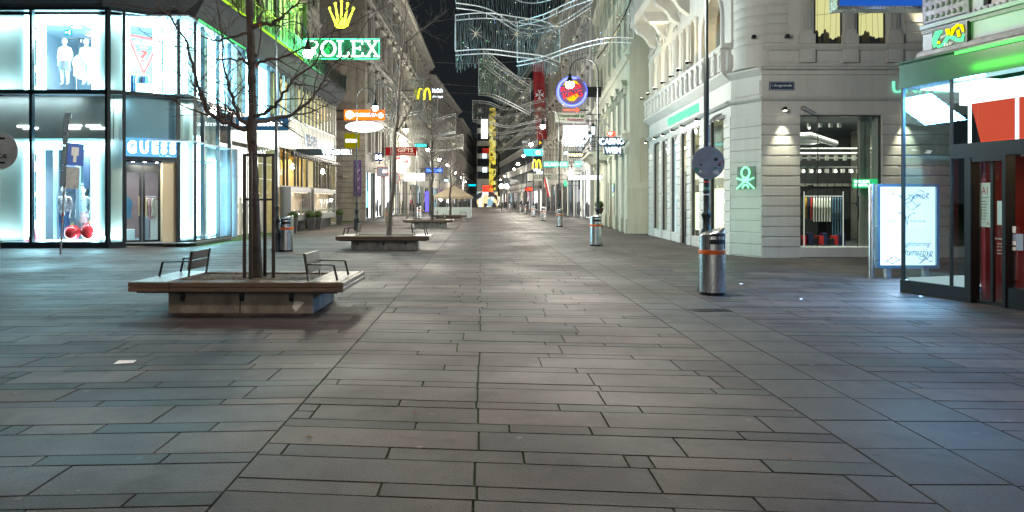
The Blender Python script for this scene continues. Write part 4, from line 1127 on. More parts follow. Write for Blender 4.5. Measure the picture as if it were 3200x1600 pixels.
b = MB(FG); b.box(1.0, -.085, 3.90, GL, -.06, 3.938); b.build('green_light_strip', emi('green_strip', (.10, 1, .12), 2.6), t)
# interior
whE = emi('white_light_ceiling', (.80, .97, 1.0), 2.2)
redw = mat('red_interior', (.32, .02, .02), .5, var=.15); orw = mat('orange_interior', (.6, .3, .14), .5, var=.15)
b = MB(FG); b.box(0.05, .3, 3.50, 1.2, 2.4, 3.515); b.build('ceiling_light', whE, t)
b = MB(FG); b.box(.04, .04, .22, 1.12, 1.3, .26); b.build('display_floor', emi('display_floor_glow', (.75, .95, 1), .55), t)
frost = mat('frosted_panel', (.66, .80, .78), .5, bump=1., bs=60, var=.2, vs=30)
b = MB(FG); b.box(1.04, .25, .26, 1.10, 1.6, 2.2); b.box(1.0, .55, 2.5, 12, .6, 3.5); b.build('frosted_wall', frost, t)
alight('frost_wash', FG @ Vector((2.6, .30, 3.46)), FG.to_3x3() @ Vector((0, .5, -1)), 3.4, .1, 34, (.75, .95, 1), t)  # added light to brighten the frosted wall, no fixture there
b = MB(FG)
for x0 in (1.18, 4.4, 7.6): b.prism([(x0+.05, 2.45), (x0+2.0, 2.45), (x0+2.05, 3.12), (x0-.12, 3.12)], .18, .24)
b.build('red_light_panel', emi('orange_red_light', (1, .12, .06), .75), t)
b = MB(FG)
for x0 in (1.18, 4.4, 7.6):
    for x in (x0-.13, x0+.6, x0+1.3, x0+2.04): b.box(x-.02, .155, 2.45, x+.02, .178, 3.15)
    b.box(x0-.3, .16, 3.12, x0+2.2, .5, 3.32)
b.build('light_trim', emi('white_trim_glow', (.9, 1, 1), 2.2, False), t)
b = MB(FG)
b.box(1.2, 2.6, 0, GL, 2.7, 2.5, 0); b.box(1.13, .3, 0, 1.2, 2.6, 2.3, 0); b.box(1.13, .12, 2.4, GL, 2.6, 2.48, 2); b.box(1.13, .12, -.01, GL, 2.6, .015, 3)
b.box(1.3, 2.2, 1.2, 3.6, 2.58, 2.3, 1); b.box(1.9, 1.4, .02, 6.5, 1.8, 1.0, 0); b.box(1.9, 1.35, 1.0, 6.5, 1.85, 1.04, 2)
b.build('red_interior', [redw, orw, wall_in, mat('grey_floor', (.12, .12, .12), .35)], t)
b = MB(FG)
for x in (2.2, 2.9, 3.6, 4.3): b.box(x, 2.3, 1.3, x+.6, 2.34, 1.6)
b.build('backlit_shelf', emi('warm_shelf_light', (1, .78, .5), 1.1), t)
alight('shop_ceiling_light', FG @ Vector((3.0, 1.2, 2.35)), (0, 0, -1), 2.5, 1.2, 18, (1, .72, .42), t)
alight('window_light', FG @ Vector((.6, .9, 3.45)), (-.55, -.2, -1), .9, 1.6, 800, (.14, .45, 1), t)
alight('window_light', FG @ Vector((6, -.02, 3.0)), (-.9, -.3, -.5), 9, .8, 120, (.22, .46, 1), t)
# stone upper wall
b = MB(FG)
b.box(.14, .32, 3.97, GL, 1.0, 4.52); b.box(.14, .32, 4.52, .92, 1.0, 9); b.box(.92, .32, 4.52, GL, 1.0, 4.66)
b.box(.14, 1.0, 3.97, .9, 9, 9)
for x0, x1 in ((.92, 1.15), (3.3, 3.9), (6.1, 6.7), (8.9, 9.5), (11.7, 12.3), (14.5, 15)): b.box(x0, .32, 4.66, x1, 1.0, 9)
b.box(.92, .32, 7.6, GL, .99, 9)
b.prof([(.32, 4.5), (.24, 4.52), (.22, 4.58), (.32, 4.6)], .1, GL)
b.box(.12, .28, 4.17, GL, .32, 4.44)
b.build('stone_wall', mat('upper_render', (.38, .42, .46), .7, bump=.15, bs=40, var=.15, vs=1.), t)
b = MB(FG)
b.prof([(.32, 3.97), (.22, 3.99), (.16, 4.05), (.2, 4.12), (.28, 4.17), (.32, 4.17)], .08, GL)
b.box(.12, .25, 4.44, GL, .32, 4.5); b.box(.12, .27, 4.62, .95, .32, 5.9)
k = 0; x = .95
while x < GL: b.ball((x, .27, 4.60), .035, 6, sc=(1, .6, 1.2)); b.ball((x+.05, .25, 4.07), .03, 6, sc=(.6, .6, 1.4)); x += .1
for z in (4.7, 4.86, 5.02):
    for i in range(7): b.ball((.2+i*.1, .26, z), .045, 6)
b.build('carved_band', stone_c, t)
for x0, x1 in ((1.15, 3.3), (3.9, 6.1), (6.7, 8.9)):
    b = MB(FG); b.box(x0, .42, 4.66, x0+.09, .55, 7.6); b.box(x1-.09, .42, 4.66, x1, .55, 7.6); b.box(x0+.09, .42, 4.66, x1-.09, .55, 4.78); b.box((x0+x1)/2-.05, .42, 4.78, (x0+x1)/2+.05, .55, 7.6)
    o = b.build('window', blk, t)
    b = MB(FG); b.pane(x0+.09, 4.78, (x0+x1)/2-.05, 7.6, .48, 0); b.pane((x0+x1)/2+.05, 4.78, x1-.09, 7.6, .48, 1); b.build('pane', [emi('curtained_light', (.85, .85, .6), .45, False), bpane], o)
# notices on the door
t2 = thing('door_notice', 'white printed notice with a red A taped inside the glass shop door', 'notice', FG @ Vector((1.38, .06, 1.5)))
b = MB(FG); b.box(1.30, .052, 1.18, 1.47, .056, 1.86); b.build('sheet', mat('notice_paper', (.72, .78, .74), .6), t2)
b = MB(FG); b.text('A1', .12, 1.38, 1.68, .049, .1, .001); b.text('A', .05, 1.43, 1.21, .049, .04, .001)
b.build('red_mark', redp, t2)
b = MB(FG)
for i in range(7): b.box(1.32, .049, 1.30+i*.045, 1.32+.08+.01*(i % 3), .051, 1.308+i*.045)
b.text('Unsere Regeln', .022, 1.38, 1.62, .049, .13, .001)
b.build('print', slotm, t2)
t2 = thing('door_notice', 'small white poster beside the door bar of the glass shop', 'notice', FG @ Vector((1.63, .06, 1.5)))
b = MB(FG); b.box(1.57, .052, 1.22, 1.69, .056, 1.58); b.build('sheet', bpy.data.materials['notice_paper'], t2)
b = MB(FG); b.text('Du kannst alles', .03, 1.63, 1.0, .045, .17, .001); 
for i, s_ in enumerate(('Leiste dir', '0,- Euro', 'Smart & fair', 'Dein Netz')): b.text(s_, .022, 1.64, .93-.05*i, .045, .12, .001)
b.build('print', whiteE2 if False else white_p, t2)
t2 = thing('payment_stickers', 'cluster of payment and opening hour stickers on the dark window by the door', 'stickers', FG @ Vector((1.9, 0, 1.0)))
b = MB(FG)
for (x, z, w_, h_, m_) in ((1.86, 1.16, .05, .1, 0), (1.86, 1.04, .05, .1, 3), (1.86, .96, .05, .06, 0), (1.94, .98, .1, .24, 3), (1.86, .88, .05, .05, 0)): b.box(x-w_/2, -.006, z-h_/2, x+w_/2, -.002, z+h_/2, m_)
b.build('sticker', [white_p, slotm, redp, mat('sticker_grey', (.25, .3, .4), .5)], t2)
# green-yellow lit fascia sign
t2 = thing('neon_sign', 'small square sign with glowing green and yellow shapes on the stone band', 'sign', FG @ Vector((.7, .25, 4.17)))
b = MB(FG); b.box(.36, .20, 4.10, .98, .28, 4.46); b.build('case', mat('neon_case', (.01, .03, .02), .4), t2)
gn = emi('bright_green_light', (.12, 1, .35), 1.6); yn = emi('bright_yellow_light', (1, .9, .0), 1.6)
b = MB(FG)
b.tube([(.43, .19, 4.16), (.42, .19, 4.28), (.48, .19, 4.38), (.55, .19, 4.40)], [.03, .045, .05, .02], 6)
b.tube([(.48, .19, 4.15), (.58, .19, 4.17), (.66, .19, 4.27), (.74, .19, 4.25), (.82, .19, 4.19), (.9, .19, 4.17), (.93, .19, 4.26)], [.02, .028, .032, .03, .03, .03, .015], 6); b.build('green_shape', gn, t2)
b = MB(FG); b.tube([(.66, .18, 4.40), (.67, .18, 4.31)], [.035, .02], 6); b.tube([(.72, .18, 4.28), (.76, .18, 4.38), (.84, .18, 4.43), (.90, .18, 4.40), (.93, .18, 4.30)], [.02, .03, .022, .022, .015], 6); b.tube([(.84, .18, 4.34), (.86, .18, 4.24)], .022, 6); b.ball((.50, .18, 4.22), .025, 6); b.build('yellow_shape', yn, t2)
b = MB(FG); b.text('fair', .06, .68, 4.13, .17, .16, .002); b.text('gurt', .05, .60, 4.27, .17, .12, .002); b.build('lettering', white_p, t2)
alight('sign_glow', FG @ Vector((1.9, -.45, 3.72)), FG.to_3x3() @ Vector((0, 1, .1)), 1.9, .1, 16, (.08, 1, .06), t2)  # added light turning the fascia green, stands in for the strip
# projecting blue box sign
t2 = thing('projecting_sign', 'lit blue box sign projecting high above the side street, cut by the top edge', 'sign', (7.0, 11.9, 4.95))
b = MB(); b.box(6.22, 11.9, 4.97, 7.72, 12.1, 5.5); b.build('face_box', emi('blue_sign_light', (.02, .13, .62), .75), t2)
b = MB(); b.box(6.18, 11.86, 4.92, 7.76, 12.14, 4.97); b.box(6.18, 11.86, 4.97, 6.22, 12.14, 5.5); b.box(7.72, 11.86, 4.97, 7.76, 12.14, 5.5); b.build('rim', steel, t2)
plight('sign_glow', (7.0, 11.6, 4.8), 10, (.25, .45, 1), .2, t2)
print('c ok')
# ==================================================================== LEFT: glass fashion shop on the corner
GX, GY = -12.5, 22.9
FF = Fr(-19.5, 22.9, 0, 0)                       # front, local x to the right; corner at 7.0
ga = math.degrees(math.atan2(24.3-22.9, -10.2+12.5)); GC = math.hypot(2.3, 1.4)
FH = Fr(GX, GY, 0, ga)                            # chamfer
FL_ = Fr(-10.2, 24.3, 0, math.degrees(math.atan2(1, .014)))   # street side, local x away from the viewer
t = thing('fashion_shop_building', 'corner building with bright two-storey glass fashion shop and dark canopy', 'building', (GX, GY, 0)); GU = t
mint = mat('mint_back_panel', (.46, .60, .58), .6, var=.06)
band_m = mat('opal_band', (.30, .36, .35), .5, var=.2, vs=.8)
glowE = emi('cool_glow_frame', (.38, .80, .95), 30)
glowL = emi('cool_shop_light', (.84, .96, 1), 2.6)
shopw = mat('pale_shop_wall', (.22, .27, .32), .7)
steelb = mat('dark_blue_frame', (.012, .025, .035), .35)
gglass = thin_glass('shop_glass', (.94, 1, 1), 1.75)
SPL, TOP = 5.24, 7.97
# frames
b = MB(FF)
b.box(0, -.06, 0, 7.03, .12, .20); b.box(0, -.05, SPL-.07, 7.0, .1, SPL+.07); b.box(0, -.05, TOP, 7.0, .1, TOP+.12)
for x in (1.0, 4.40, 6.94): b.box(x-.05, -.05, .2, x+.05, .1, TOP)
b.build('front_frame', steelb, t)
b = MB(FH)
b.box(-.03, -.06, 0, .47, .12, .20); b.box(2.13, -.06, 0, GC+.03, .12, .20)
b.box(0, -.05, SPL-.07, GC, .1, SPL+.07); b.box(0, -.05, TOP, GC, .1, TOP+.12)
for x in (.0, .45, 2.14, GC): b.box(x-.05, -.05, .2 if x in (.0, GC) else 0, x+.05, .1, TOP)
b.box(.5, -.05, 2.98, 2.09, .1, 3.10)
b.build('corner_frame', steelb, t)
b = MB(FL_)
b.box(0, -.05, 0, 3.25, .12, .20); b.box(0, -.03, SPL-.07, 9.5, .1, SPL+.05)
for x in (.7, 2.1, 3.25): b.box(x-.03, -.04, .2, x+.03, .1, TOP)
for x in (4.9, 6.5, 8.1): b.box(x-.03, -.04, SPL, x+.03, .1, TOP)
b.box(9.35, -.05, SPL, 9.5, .1, TOP)
b.build('side_frame', steelb, t)
# glass
b = MB(FF); b.pane(0, .2, 6.94, SPL-.07, .02); b.pane(0, SPL+.07, 6.94, TOP, .02); b.build('front_glass', gglass, t)
b = MB(FH); b.pane(.0, .2, .45, SPL-.07, .02); b.pane(.5, 3.1, 2.09, SPL-.07, .02); b.pane(2.19, .2, GC, SPL-.07, .02); b.pane(0, SPL+.07, GC, TOP, .02); b.build('corner_glass', gglass, t)
b = MB(FL_); b.pane(0, .2, 3.25, SPL-.07, .02); b.pane(0, SPL+.05, 9.35, TOP, .02); b.build('side_glass', gglass, t)
# back panels and glowing window frames
def panel_with_hole(b, x0, x1, z0, z1, hx0, hx1, hz0, hz1, y, m=0, d=.05):
    b.box(x0, y, z0, hx0, y+d, z1, m); b.box(hx1, y, z0, x1, y+d, z1, m); b.box(hx0, y, z0, hx1, y+d, hz0, m); b.box(hx0, y, hz1, hx1, y+d, z1, m)
# front: px -> local x : X = (px-1505)/2133*23 ; local = X+19.5
b = MB(FF)
panel_with_hole(b, .0, 6.9, .2, 3.72, 3.83, 6.33, .22, 3.60, .55)
panel_with_hole(b, .0, 6.9, SPL+.07, TOP, 3.83, 6.33, SPL+.08, TOP-.02, .55)
b.box(-.02, .50, 3.72, 6.9, .6, SPL-.07, 1)
b.build('back_panel', [mint, band_m], t)
b = MB(FF)
panel_with_hole(b, 3.83, 6.33, .22, 3.60, 4.45, 6.12, .24, 3.35, .50, 0, .12)
panel_with_hole(b, 3.83, 6.33, SPL+.08, TOP-.02, 4.5, 6.14, SPL+.10, TOP-.30, .50, 0, .12)
b.build('glowing_frame', glowE, t)
b = MB(FF)
for z0, z1 in ((.9, 1.75), (1.85, 2.6), (2.9, 3.2), (5.5, 6.0), (6.2, 7.1), (7.45, 7.55)): b.box(4.20, .485, z0, 4.25, .499, z1)
b.build('frame_slot', steelb, t)
b = MB(FF)
for x, z in ((.9, 4.16), (1.0, 4.07), (2.4, 4.16), (3.85, 4.14), (4.05, 4.07), (5.55, 4.16), (5.5, 4.07), (6.2, 4.15), (6.35, 4.07)): b.box(x-.25, .46, z-.03, x+.25, .499, z+.03)
b.build('tube_light', emi('tube_light', (1, 1, 1), 5, False), t)
# rooms
b = MB(FF)
for z0, z1 in ((.1, 3.7), (SPL, 8.0)):
    b.box(3.0, 5.0, z0, 9.5, 5.1, z1, 0); b.box(2.9, .6, z0, 3.0, 5.1, z1, 0); b.box(3.0, .6, z0, 9.4, 5.0, z0+.03, 0); b.box(3.0, .62, z1-.05, 9.4, 5.0, z1, 1)
for x in (4.72, 5.5, 6.02): b.box(x-.06, .75, .2, x+.06, .85, 3.6, 0)
b.box(4.9, .9, 1.9, 5.35, .95, 3.5, 2); b.box(5.62, .9, 2.0, 5.98, .95, 3.4, 2)
b.build('showroom', [shopw, mat('showroom_ceiling', (.35, .42, .48), .7), mat('dark_display_panel', (.06, .09, .15), .4)], t)
b = MB(FF)
for z, zz in ((7.85, 7.4), (3.55, 3.5)):
    for x in (4.9, 5.5, 6.1): b.box(x-.14, 1.6, z-.02, x+.14, 1.8, z)
    for x in (4.7, 5.6): b.box(x-.12, 2.8, z-.02, x+.12, 3.0, z)
b.build('ceiling_light', emi('ceiling_white', (.9, .98, 1), 7, True), t)
b = MB(FF); b.box(4.6, 1.3, 7.32, 6.3, 1.36, 7.36)
for x, z in ((5.15, 7.68), (5.5, 7.68)): b.box(x-.03, 1.0, z, x+.03, 1.06, z+.1)
for x in (5.25, 5.95): b.box(x-.03, 1.3, 7.2, x+.03, 1.36, 7.32)
b.build('light_track', blk, t)
alight('showroom_light', FF @ Vector((5.3, 2.2, 7.8)), (0, -.5, -1), 3.0, 1.5, 520, (.85, .95, 1), t)
alight('showroom_light', FF @ Vector((5.3, 2.0, 3.5)), (0, -.5, -1), 3.0, 1.5, 420, (.85, .95, 1), t)
for (x, sx_) in ((2.4, 2.6), (6.65, .4)):                 # unseen lights added between glass and panel to brighten the panel
    for z, dz, pw in ((TOP-.06, -1, 70), (SPL+.14, 1, 40), (3.66, -1, 55), (.26, 1, 45)):
        alight('cavity_fill', FF @ Vector((x, .26, z)), (0, .25, dz), sx_, .12, pw*(.75 if sx_ > 1 else .25), (.72, .95, 1), t)
for x in (.25, 2.42):
    for z, dz, pw in ((TOP-.06, -1, 12), (SPL-.2, -1, 14), (.26, 1, 12)): alight('cavity_fill', FH @ Vector((x, .24, z)), (0, .25, dz), .35, .12, pw, (.72, .95, 1), t)
alight('cavity_fill', FH @ Vector((1.3, .18, 3.16)), (0, .3, 1), 1.4, .1, 60, (.30, .72, 1), t)  # added blue light for the sign's glow on the band
alight('cavity_fill', FF @ Vector((3.3, .25, SPL-.12)), (0, .3, -1), 5, .1, 30, (.8, .95, 1), t)
alight('mannequin_fill', FF @ Vector((5.4, .45, 7.6)), (0, .5, -1), 1.6, .1, 60, (.95, .98, 1), t)  # unseen lights added to whiten the mannequins, upper and lower window
alight('mannequin_fill', FF @ Vector((5.3, .45, 3.3)), (0, .5, -1), 1.6, .1, 60, (.95, .98, 1), t)
# chamfer: upper display, lower door
b = MB(FH)
b.box(.0, .5, SPL+.07, .5, .55, TOP); panel_with_hole(b, 2.12, GC, .2, TOP, 2.3, 2.4, .3, .4, .45)
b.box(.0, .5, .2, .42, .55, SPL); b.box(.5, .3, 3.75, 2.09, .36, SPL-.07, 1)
b.build('corner_panel', [mint, mat('blue_lit_band', (.16, .30, .38), .5)], t)  # bluer copy of the opal band, blue sign light put into colour
b = MB(FH); panel_with_hole(b, .5, 2.09, SPL+.08, TOP-.02, .66, 1.38, SPL+.10, TOP-.28, .45, 0, .1); b.build('glowing_frame', glowE, t)
b = MB(FH); b.box(1.66, .43, 5.4, 1.71, .449, 5.85); b.box(1.66, .43, 6.2, 1.71, .449, 7.3); b.box(1.66, .43, 7.5, 1.71, .449, 7.65); b.build('frame_slot', steelb, t)
b = MB(FH)
b.box(.46, .5, 0, .50, 1.3, 3.0); b.box(1.66, .1, 0, 2.10, .95, 2.97, 1); b.box(.5, .2, 2.94, 1.66, 1.0, 2.98, 0)
b.box(.45, .1, -.01, 2.1, 1.6, .03, 2)
b.build('door_recess', [blkf, mat('cream_reveal', (.72, .62, .42), .6), mat('doorstep', (.3, .28, .25), .5)], t)
for x0, x1, hx in ((.50, 1.06, .96), (1.08, 1.66, 1.18)):
    b = MB(FH); f = .085; y = .82
    b.box(x0, y, .03, x0+f, y+.05, 2.85); b.box(x1-f, y, .03, x1, y+.05, 2.85); b.box(x0+f, y, .03, x1-f, y+.05, .2); b.box(x0+f, y, 2.6, x1-f, y+.05, 2.85)
    o = b.build('door', blkf, t)
    b = MB(FH); b.pane(x0+f, .2, x1-f, 2.6, .85); b.build('pane', gglass, o)
    b = MB(FH); b.box(hx-.02, .72, 1.05, hx+.02, .75, 1.75); b.box(hx-.02, .75, 1.1, hx+.02, .82, 1.13); b.box(hx-.02, .75, 1.67, hx+.02, .82, 1.7); b.build('handle', mat('brass_handle', (.7, .6, .35), .3, metal=.8) if 'brass_handle' not in bpy.data.materials else bpy.data.materials['brass_handle'], o)
b = MB(FH)
for x in (.75, 1.12, 1.5): b.lathe([(.045, -.01), (.045, .01)], 10, (x, .45, 2.935))
b.build('downlight', emi('downlight_warm', (1, .93, .8), 30, False), t)
alight('porch_light', FH @ Vector((1.1, .45, 2.9)), (0, 0, -1), .9, .3, 30, (1, .9, .72), t)
b = MB(FH)                                         # inside the door
b.box(.2, 3.5, 0, 3.5, 3.6, 3.0, 0); b.box(.2, .9, 3.0, 3.5, 3.6, 3.05, 1); b.box(.3, 1.6, .1, .9, 2.0, .55, 2); b.box(1.2, 2.5, .03, 1.45, 2.8, 1.2, 3); b.box(1.45, 2.0, .05, 1.75, 2.02, 1.6, 2)
b.build('door_room', [mat('brown_back_wall', (.22, .13, .12), .6, var=.2), shopw, white_p, mat('grey_pedestal', (.3, .3, .32), .6)], t)
alight('door_room_light', FH @ Vector((1.2, 2.0, 2.95)), (0, 0, -1), 1.5, 1.5, 45, (.9, .93, 1), t)
b = MB(FH); b.box(.9, .9, 5.35, 1.4, 1.2, 5.75, 0); b.box(.66, 3.0, SPL, 1.6, 3.05, TOP, 1); b.build('upper_room', [white_p, shopw], t)
alight('upper_room_light', FH @ Vector((1.0, 1.5, 7.7)), (0, 0, -1), 1, 1, 14, (.85, .95, 1), t)
# street side: light boxes behind the glass
b = MB(FL_)
for x0, x1, z0, z1, m in ((.1, .62, .3, 3.6, 0), (.8, 1.35, .3, 4.0, 0), (1.5, 2.0, .3, 3.9, 1), (2.2, 3.1, .3, 3.2, 0), (.1, .6, SPL+.1, 7.9, 0), (.75, 1.5, SPL+.1, 7.9, 0), (1.6, 2.05, SPL+.1, 7.9, 1), (2.15, 3.2, SPL+.1, 7.9, 0), (3.3, 4.85, SPL+.1, 7.9, 0), (4.95, 5.7, SPL+.1, 7.9, 1), (5.8, 6.45, SPL+.1, 7.9, 0), (6.55, 8.05, SPL+.1, 7.9, 0), (8.15, 9.3, SPL+.1, 7.9, 0)):
    b.box(x0, .4, z0, x1, .5, z1, m)
b.build('side_light_panel', [glowE, mint], t)
b = MB(FL_); b.box(0, .52, .2, 3.25, .6, SPL, 1); b.box(0, .52, SPL, 9.35, .6, TOP, 0); b.build('side_back_panel', [mint, band_m], t)
# intimissimi style shop: cream lit hall
creamE = emi('cream_shop_light', (1, .97, .86), 2.0)
b = MB(FL_)
b.box(3.30, -.02, 4.15, 9.5, .12, SPL-.09, 0); b.box(3.28, -.03, 0, 3.38, .12, 4.15, 0); b.box(9.2, -.03, 0, 9.6, .12, 4.15, 0); b.box(3.38, -.03, 4.05, 9.2, .12, 4.15, 0)
for z in (3.3, 2.6): b.box(3.38, .0, z-.012, 9.2, .04, z+.012, 1)
for x in (5.3, 7.3): b.box(x-.012, .0, 0.05, x+.012, .04, 4.05, 1)
b.build('shop_surround', [mat('brushed_surround', (.28, .30, .30), .35, metal=.5, var=.1), galv], t)
b = MB(FL_)
b.box(3.4, .9, .05, 9.2, .95, 4.05); b.build('lit_back_wall', creamE, t)
b = MB(FL_); b.pane(3.38, .05, 9.2, 4.05, .02); b.build('shop_glass', gglass, t)
b = MB(FL_)
for i, x in enumerate((3.9, 4.6, 6.0, 6.7, 8.1, 8.7)): b.tube([(x, .6, .1), (x, .6, .9), (x+.02, .6, 1.15), (x, .6, 1.4), (x, .6, 1.55), (x, .6, 1.62), (x, .6, 1.75)], [.09, .11, .08, .12, .04, .07, .05], 8)
b.build('bust_form', mat('pale_bust', (.6, .52, .45), .6), t)
# canopy and balcony slab
slabm = mat('canopy_panel', (.035, .043, .05), .75, spec=.15, var=.12, vs=1.2)
def canopy(b, F_, x0, x1):
    b.F = F_
b = MB(FF); b.prof([(.1, TOP+.12), (-.06, TOP+.12), (-.10, TOP+.22), (-.14, TOP+.24), (-.62, TOP+1.02), (-.66, TOP+1.02), (-.66, TOP+1.2), (8, TOP+1.2), (8, TOP+.12)], -8, 6.9); b.build('canopy', slabm, t)
b = MB(FH); b.prof([(.1, TOP+.12), (-.06, TOP+.12), (-.10, TOP+.22), (-.14, TOP+.24), (-.62, TOP+1.0), (-.66, TOP+1.0), (-.66, TOP+1.19), (5, TOP+1.19), (5, TOP+.12)], -.2, GC+.15); b.build('canopy', slabm, t)
b = MB(FL_); b.prof([(.1, TOP), (-.06, TOP), (-.12, TOP+.10), (-.16, TOP+.12), (-.60, TOP+.94), (-.68, TOP+.94), (-.68, TOP+1.08), (2.2, TOP+1.08), (2.2, TOP)], -.3, 22.2); b.build('canopy', slabm, t)
b = MB(FL_); b.box(0, -.15, TOP+.02, 4.6, -.125, TOP+.09); b.build('green_edge_sheen', emi('green_edge', (.12, 1, .30), 1.1), t)  # glowing strip painted in for neon reflected by the metal edge
b = MB(FL_); b.box(.5, -.70, TOP+.96, 11.5, -.682, TOP+1.06); b.build('lime_edge_sheen', emi('lime_edge', (.55, 1, .05), 1.0), t)  # outer edge likewise, reflected neon put in as glow
b = MB(); b.slab([(-10.0, 24.6), (-10.0, 46.0), (-20, 46), (-20, 23.8), (-12.6, 23.8)], 9.16, 9.3); b.build('terrace', slabm, t)
# -- jeweller next door (same long building, own thing)
t = thing('jeweller_building', 'pale clad jeweller shop with warm lit upper window band and display cases', 'building', (-10.05, 34.0, 0)); JW = t
x0, x1 = 9.65, 22.1
goldw = mat('gold_interior', (.62, .46, .17), .6, var=.15)
b = MB(FL_)
b.box(x0, 0, 4.30, x1-.3, .25, 5.85); b.box(x1-1.8, 0, 0, x1, .3, .12); b.box(x1-.12, 0, .0, x1, .3, 4.3)
for i in range(14):
    x = x0+.9*i; b.box(x-.008, -.006, 4.32, x+.008, 0, 5.83, 1)
b.box(x0, -.02, 4.26, x1-.3, .2, 4.30, 1)
b.build('cladding', [mat('pale_cladding', (.21, .215, .20), .4, var=.08), blkf], t)
b = MB(FL_)
b.box(x0, -.02, 5.85, x1-.3, .12, 5.95)
xs = [x0+.0+i*.82 for i in range(16)]
for i, x in enumerate(xs): b.box(x-.03, -.03, 5.95, x+.03, .1, TOP)
b.box(x1-.42, -.06, 4.3, x1-.3, .2, TOP)
b.build('window_band_frame', galv, t)
b = MB(FL_); b.pane(x0, 5.95, x1-.35, TOP, .05); b.build('window_band_glass', thin_glass('band_glass', (.95, 1, .9), 2.1), t)
goldE = emi('gold_room_light', (1, .84, .36), 1.1)
goldD = mat('drawn_blind', (.10, .11, .09), .6)
b = MB(FL_); rr = random.Random(2)
for i in range(15):
    m = 0 if rr.random() < .68 else 1
    b.box(xs[i]+.03, .5, 5.95, xs[i+1]-.03 if i < 15 else x1, .52, TOP, m)
b.build('lit_blind', [goldE, goldD], t)
b = MB(FL_)
for i in range(0, 15, 2): b.box(xs[i]+.1, .3, 5.95, xs[i]+.22, .34, TOP)
b.build('curtain', mat('ochre_curtain', (.35, .24, .08), .8), t)
b = MB(FL_)                                         # tall ground floor glazing
for x in (x0+.1, 10.6, 11.2, 12.6, 13.2, 13.9, 15.0, 16.6, 17.3, 18.0, 19.4, 20.3): b.box(x-.035, .0, 2.35, x+.035, .12, 4.26)
b.box(x0, 0, 2.30, 20.4, .14, 2.37)
b.build('glazing_bar', blkf, t)
b = MB(FL_); b.pane(x0, 2.37, 20.4, 4.26, .06); b.pane(20.4, .1, 22.0, 4.26, .06); b.build('shop_glass', thin_glass('jeweller_glass', (1, .97, .85), 1.6), t)
b = MB(FL_)
b.box(x0, 2.0, 0, x1, 2.1, 4.3); b.box(x0, .15, 4.2, x1, 2.0, 4.26); b.box(x0-.05, .15, 0, x0+.03, 2, 4.2); b.box(15.4, .5, 2.4, 16.4, .6, 4.2)
b.build('gold_interior', goldw, t)
for x in (11.3, 14.5, 18): alight('jeweller_light', FL_ @ Vector((x, 1.0, 4.15)), (0, 0, -1), 2.4, 1, 130, (1, .78, .38), t)
caseE = emi('case_light', (1, .86, .62), 1.4)
for k, (a, c) in enumerate(((9.75, 13.6), (14.2, 19.6))):      # projecting display cases
    b = MB(FL_)
    b.box(a, -.55, .55, a+.10, .0, 2.28); b.box(c-.10, -.55, .55, c, .0, 2.28); b.box(a+.1, -.55, 2.05, c-.1, 0, 2.28); b.box(a+.1, -.55, .55, c-.1, 0, .85); b.box(a+.1, -.25, 0, c-.1, 0, .55, 1)
    b.box(a+.1, -.08, .85, c-.1, 0, 2.05, 2)
    o = b.build('display_case', [mat('case_frame', (.22, .23, .24), .35, metal=.6) if 'case_frame' not in bpy.data.materials else bpy.data.materials['case_frame'], blk, mat('case_back', (.55, .45, .33), .6) if 'case_back' not in bpy.data.materials else bpy.data.materials['case_back']], t)
    b = MB(FL_); b.pane(a+.1, .85, c-.1, 2.05, -.5); b.build('pane', gl, o)
    b = MB(FL_); b.box(a+.15, -.4, 2.0, c-.15, -.2, 2.045); b.box(a+.3, -.12, .9, a+1.1, -.085, 2.0); b.build('lamp', caseE, o)
    b = MB(FL_); rr = random.Random(k)
    for i in range(10): x = a+.4+i*(c-a-.8)/9; b.lathe([(.07, 0), (.03, .05), (.02, .15), (.06, .2), (.05, .24)], 8, (x, -.3+rr.uniform(-.08, .08), .85))
    b.build('jewel_stand', steel, o)
    alight('case_light', FL_ @ Vector(((a+c)/2, -.3, 2.0)), (0, 0, -1), c-a-.5, .2, 45, (1, .88, .7), t)
b = MB(FL_); b.tube([(9.75, -.62, 4.02), (20.2, -.62, 3.98)], .075, 8); b.tube([(9.75, -.5, 3.86), (20.2, -.5, 3.82)], .03, 6)
for i in range(22): b.box(9.9+i*.48, -.68, 3.84, 9.98+i*.48, -.5, 3.98)
for x in (10.5, 13.8, 17.0, 19.9): b.bar((x, -.6, 4.0), (x, .0, 4.12), .04, .04)
b.build('awning_roller', blk, t)
b = MB(FL_); b.box(20.5, 1.5, .1, 22.0, 1.6, 4.2); b.build('entrance_back_wall', emi('entrance_light', (1, .86, .5), .9), t)
b = MB(FL_)
for i in range(16): b.ball((20.6+.09*i, .9, 1.0+.09*math.sin(i*1.7)), .06, 6)
for i in range(10): b.ball((20.7+.12*i, 1.0, 2.6+.07*math.cos(i*2.3)), .05, 6)
b.build('flower_display', mat('pale_flowers', (.75, .7, .5), .7), t)
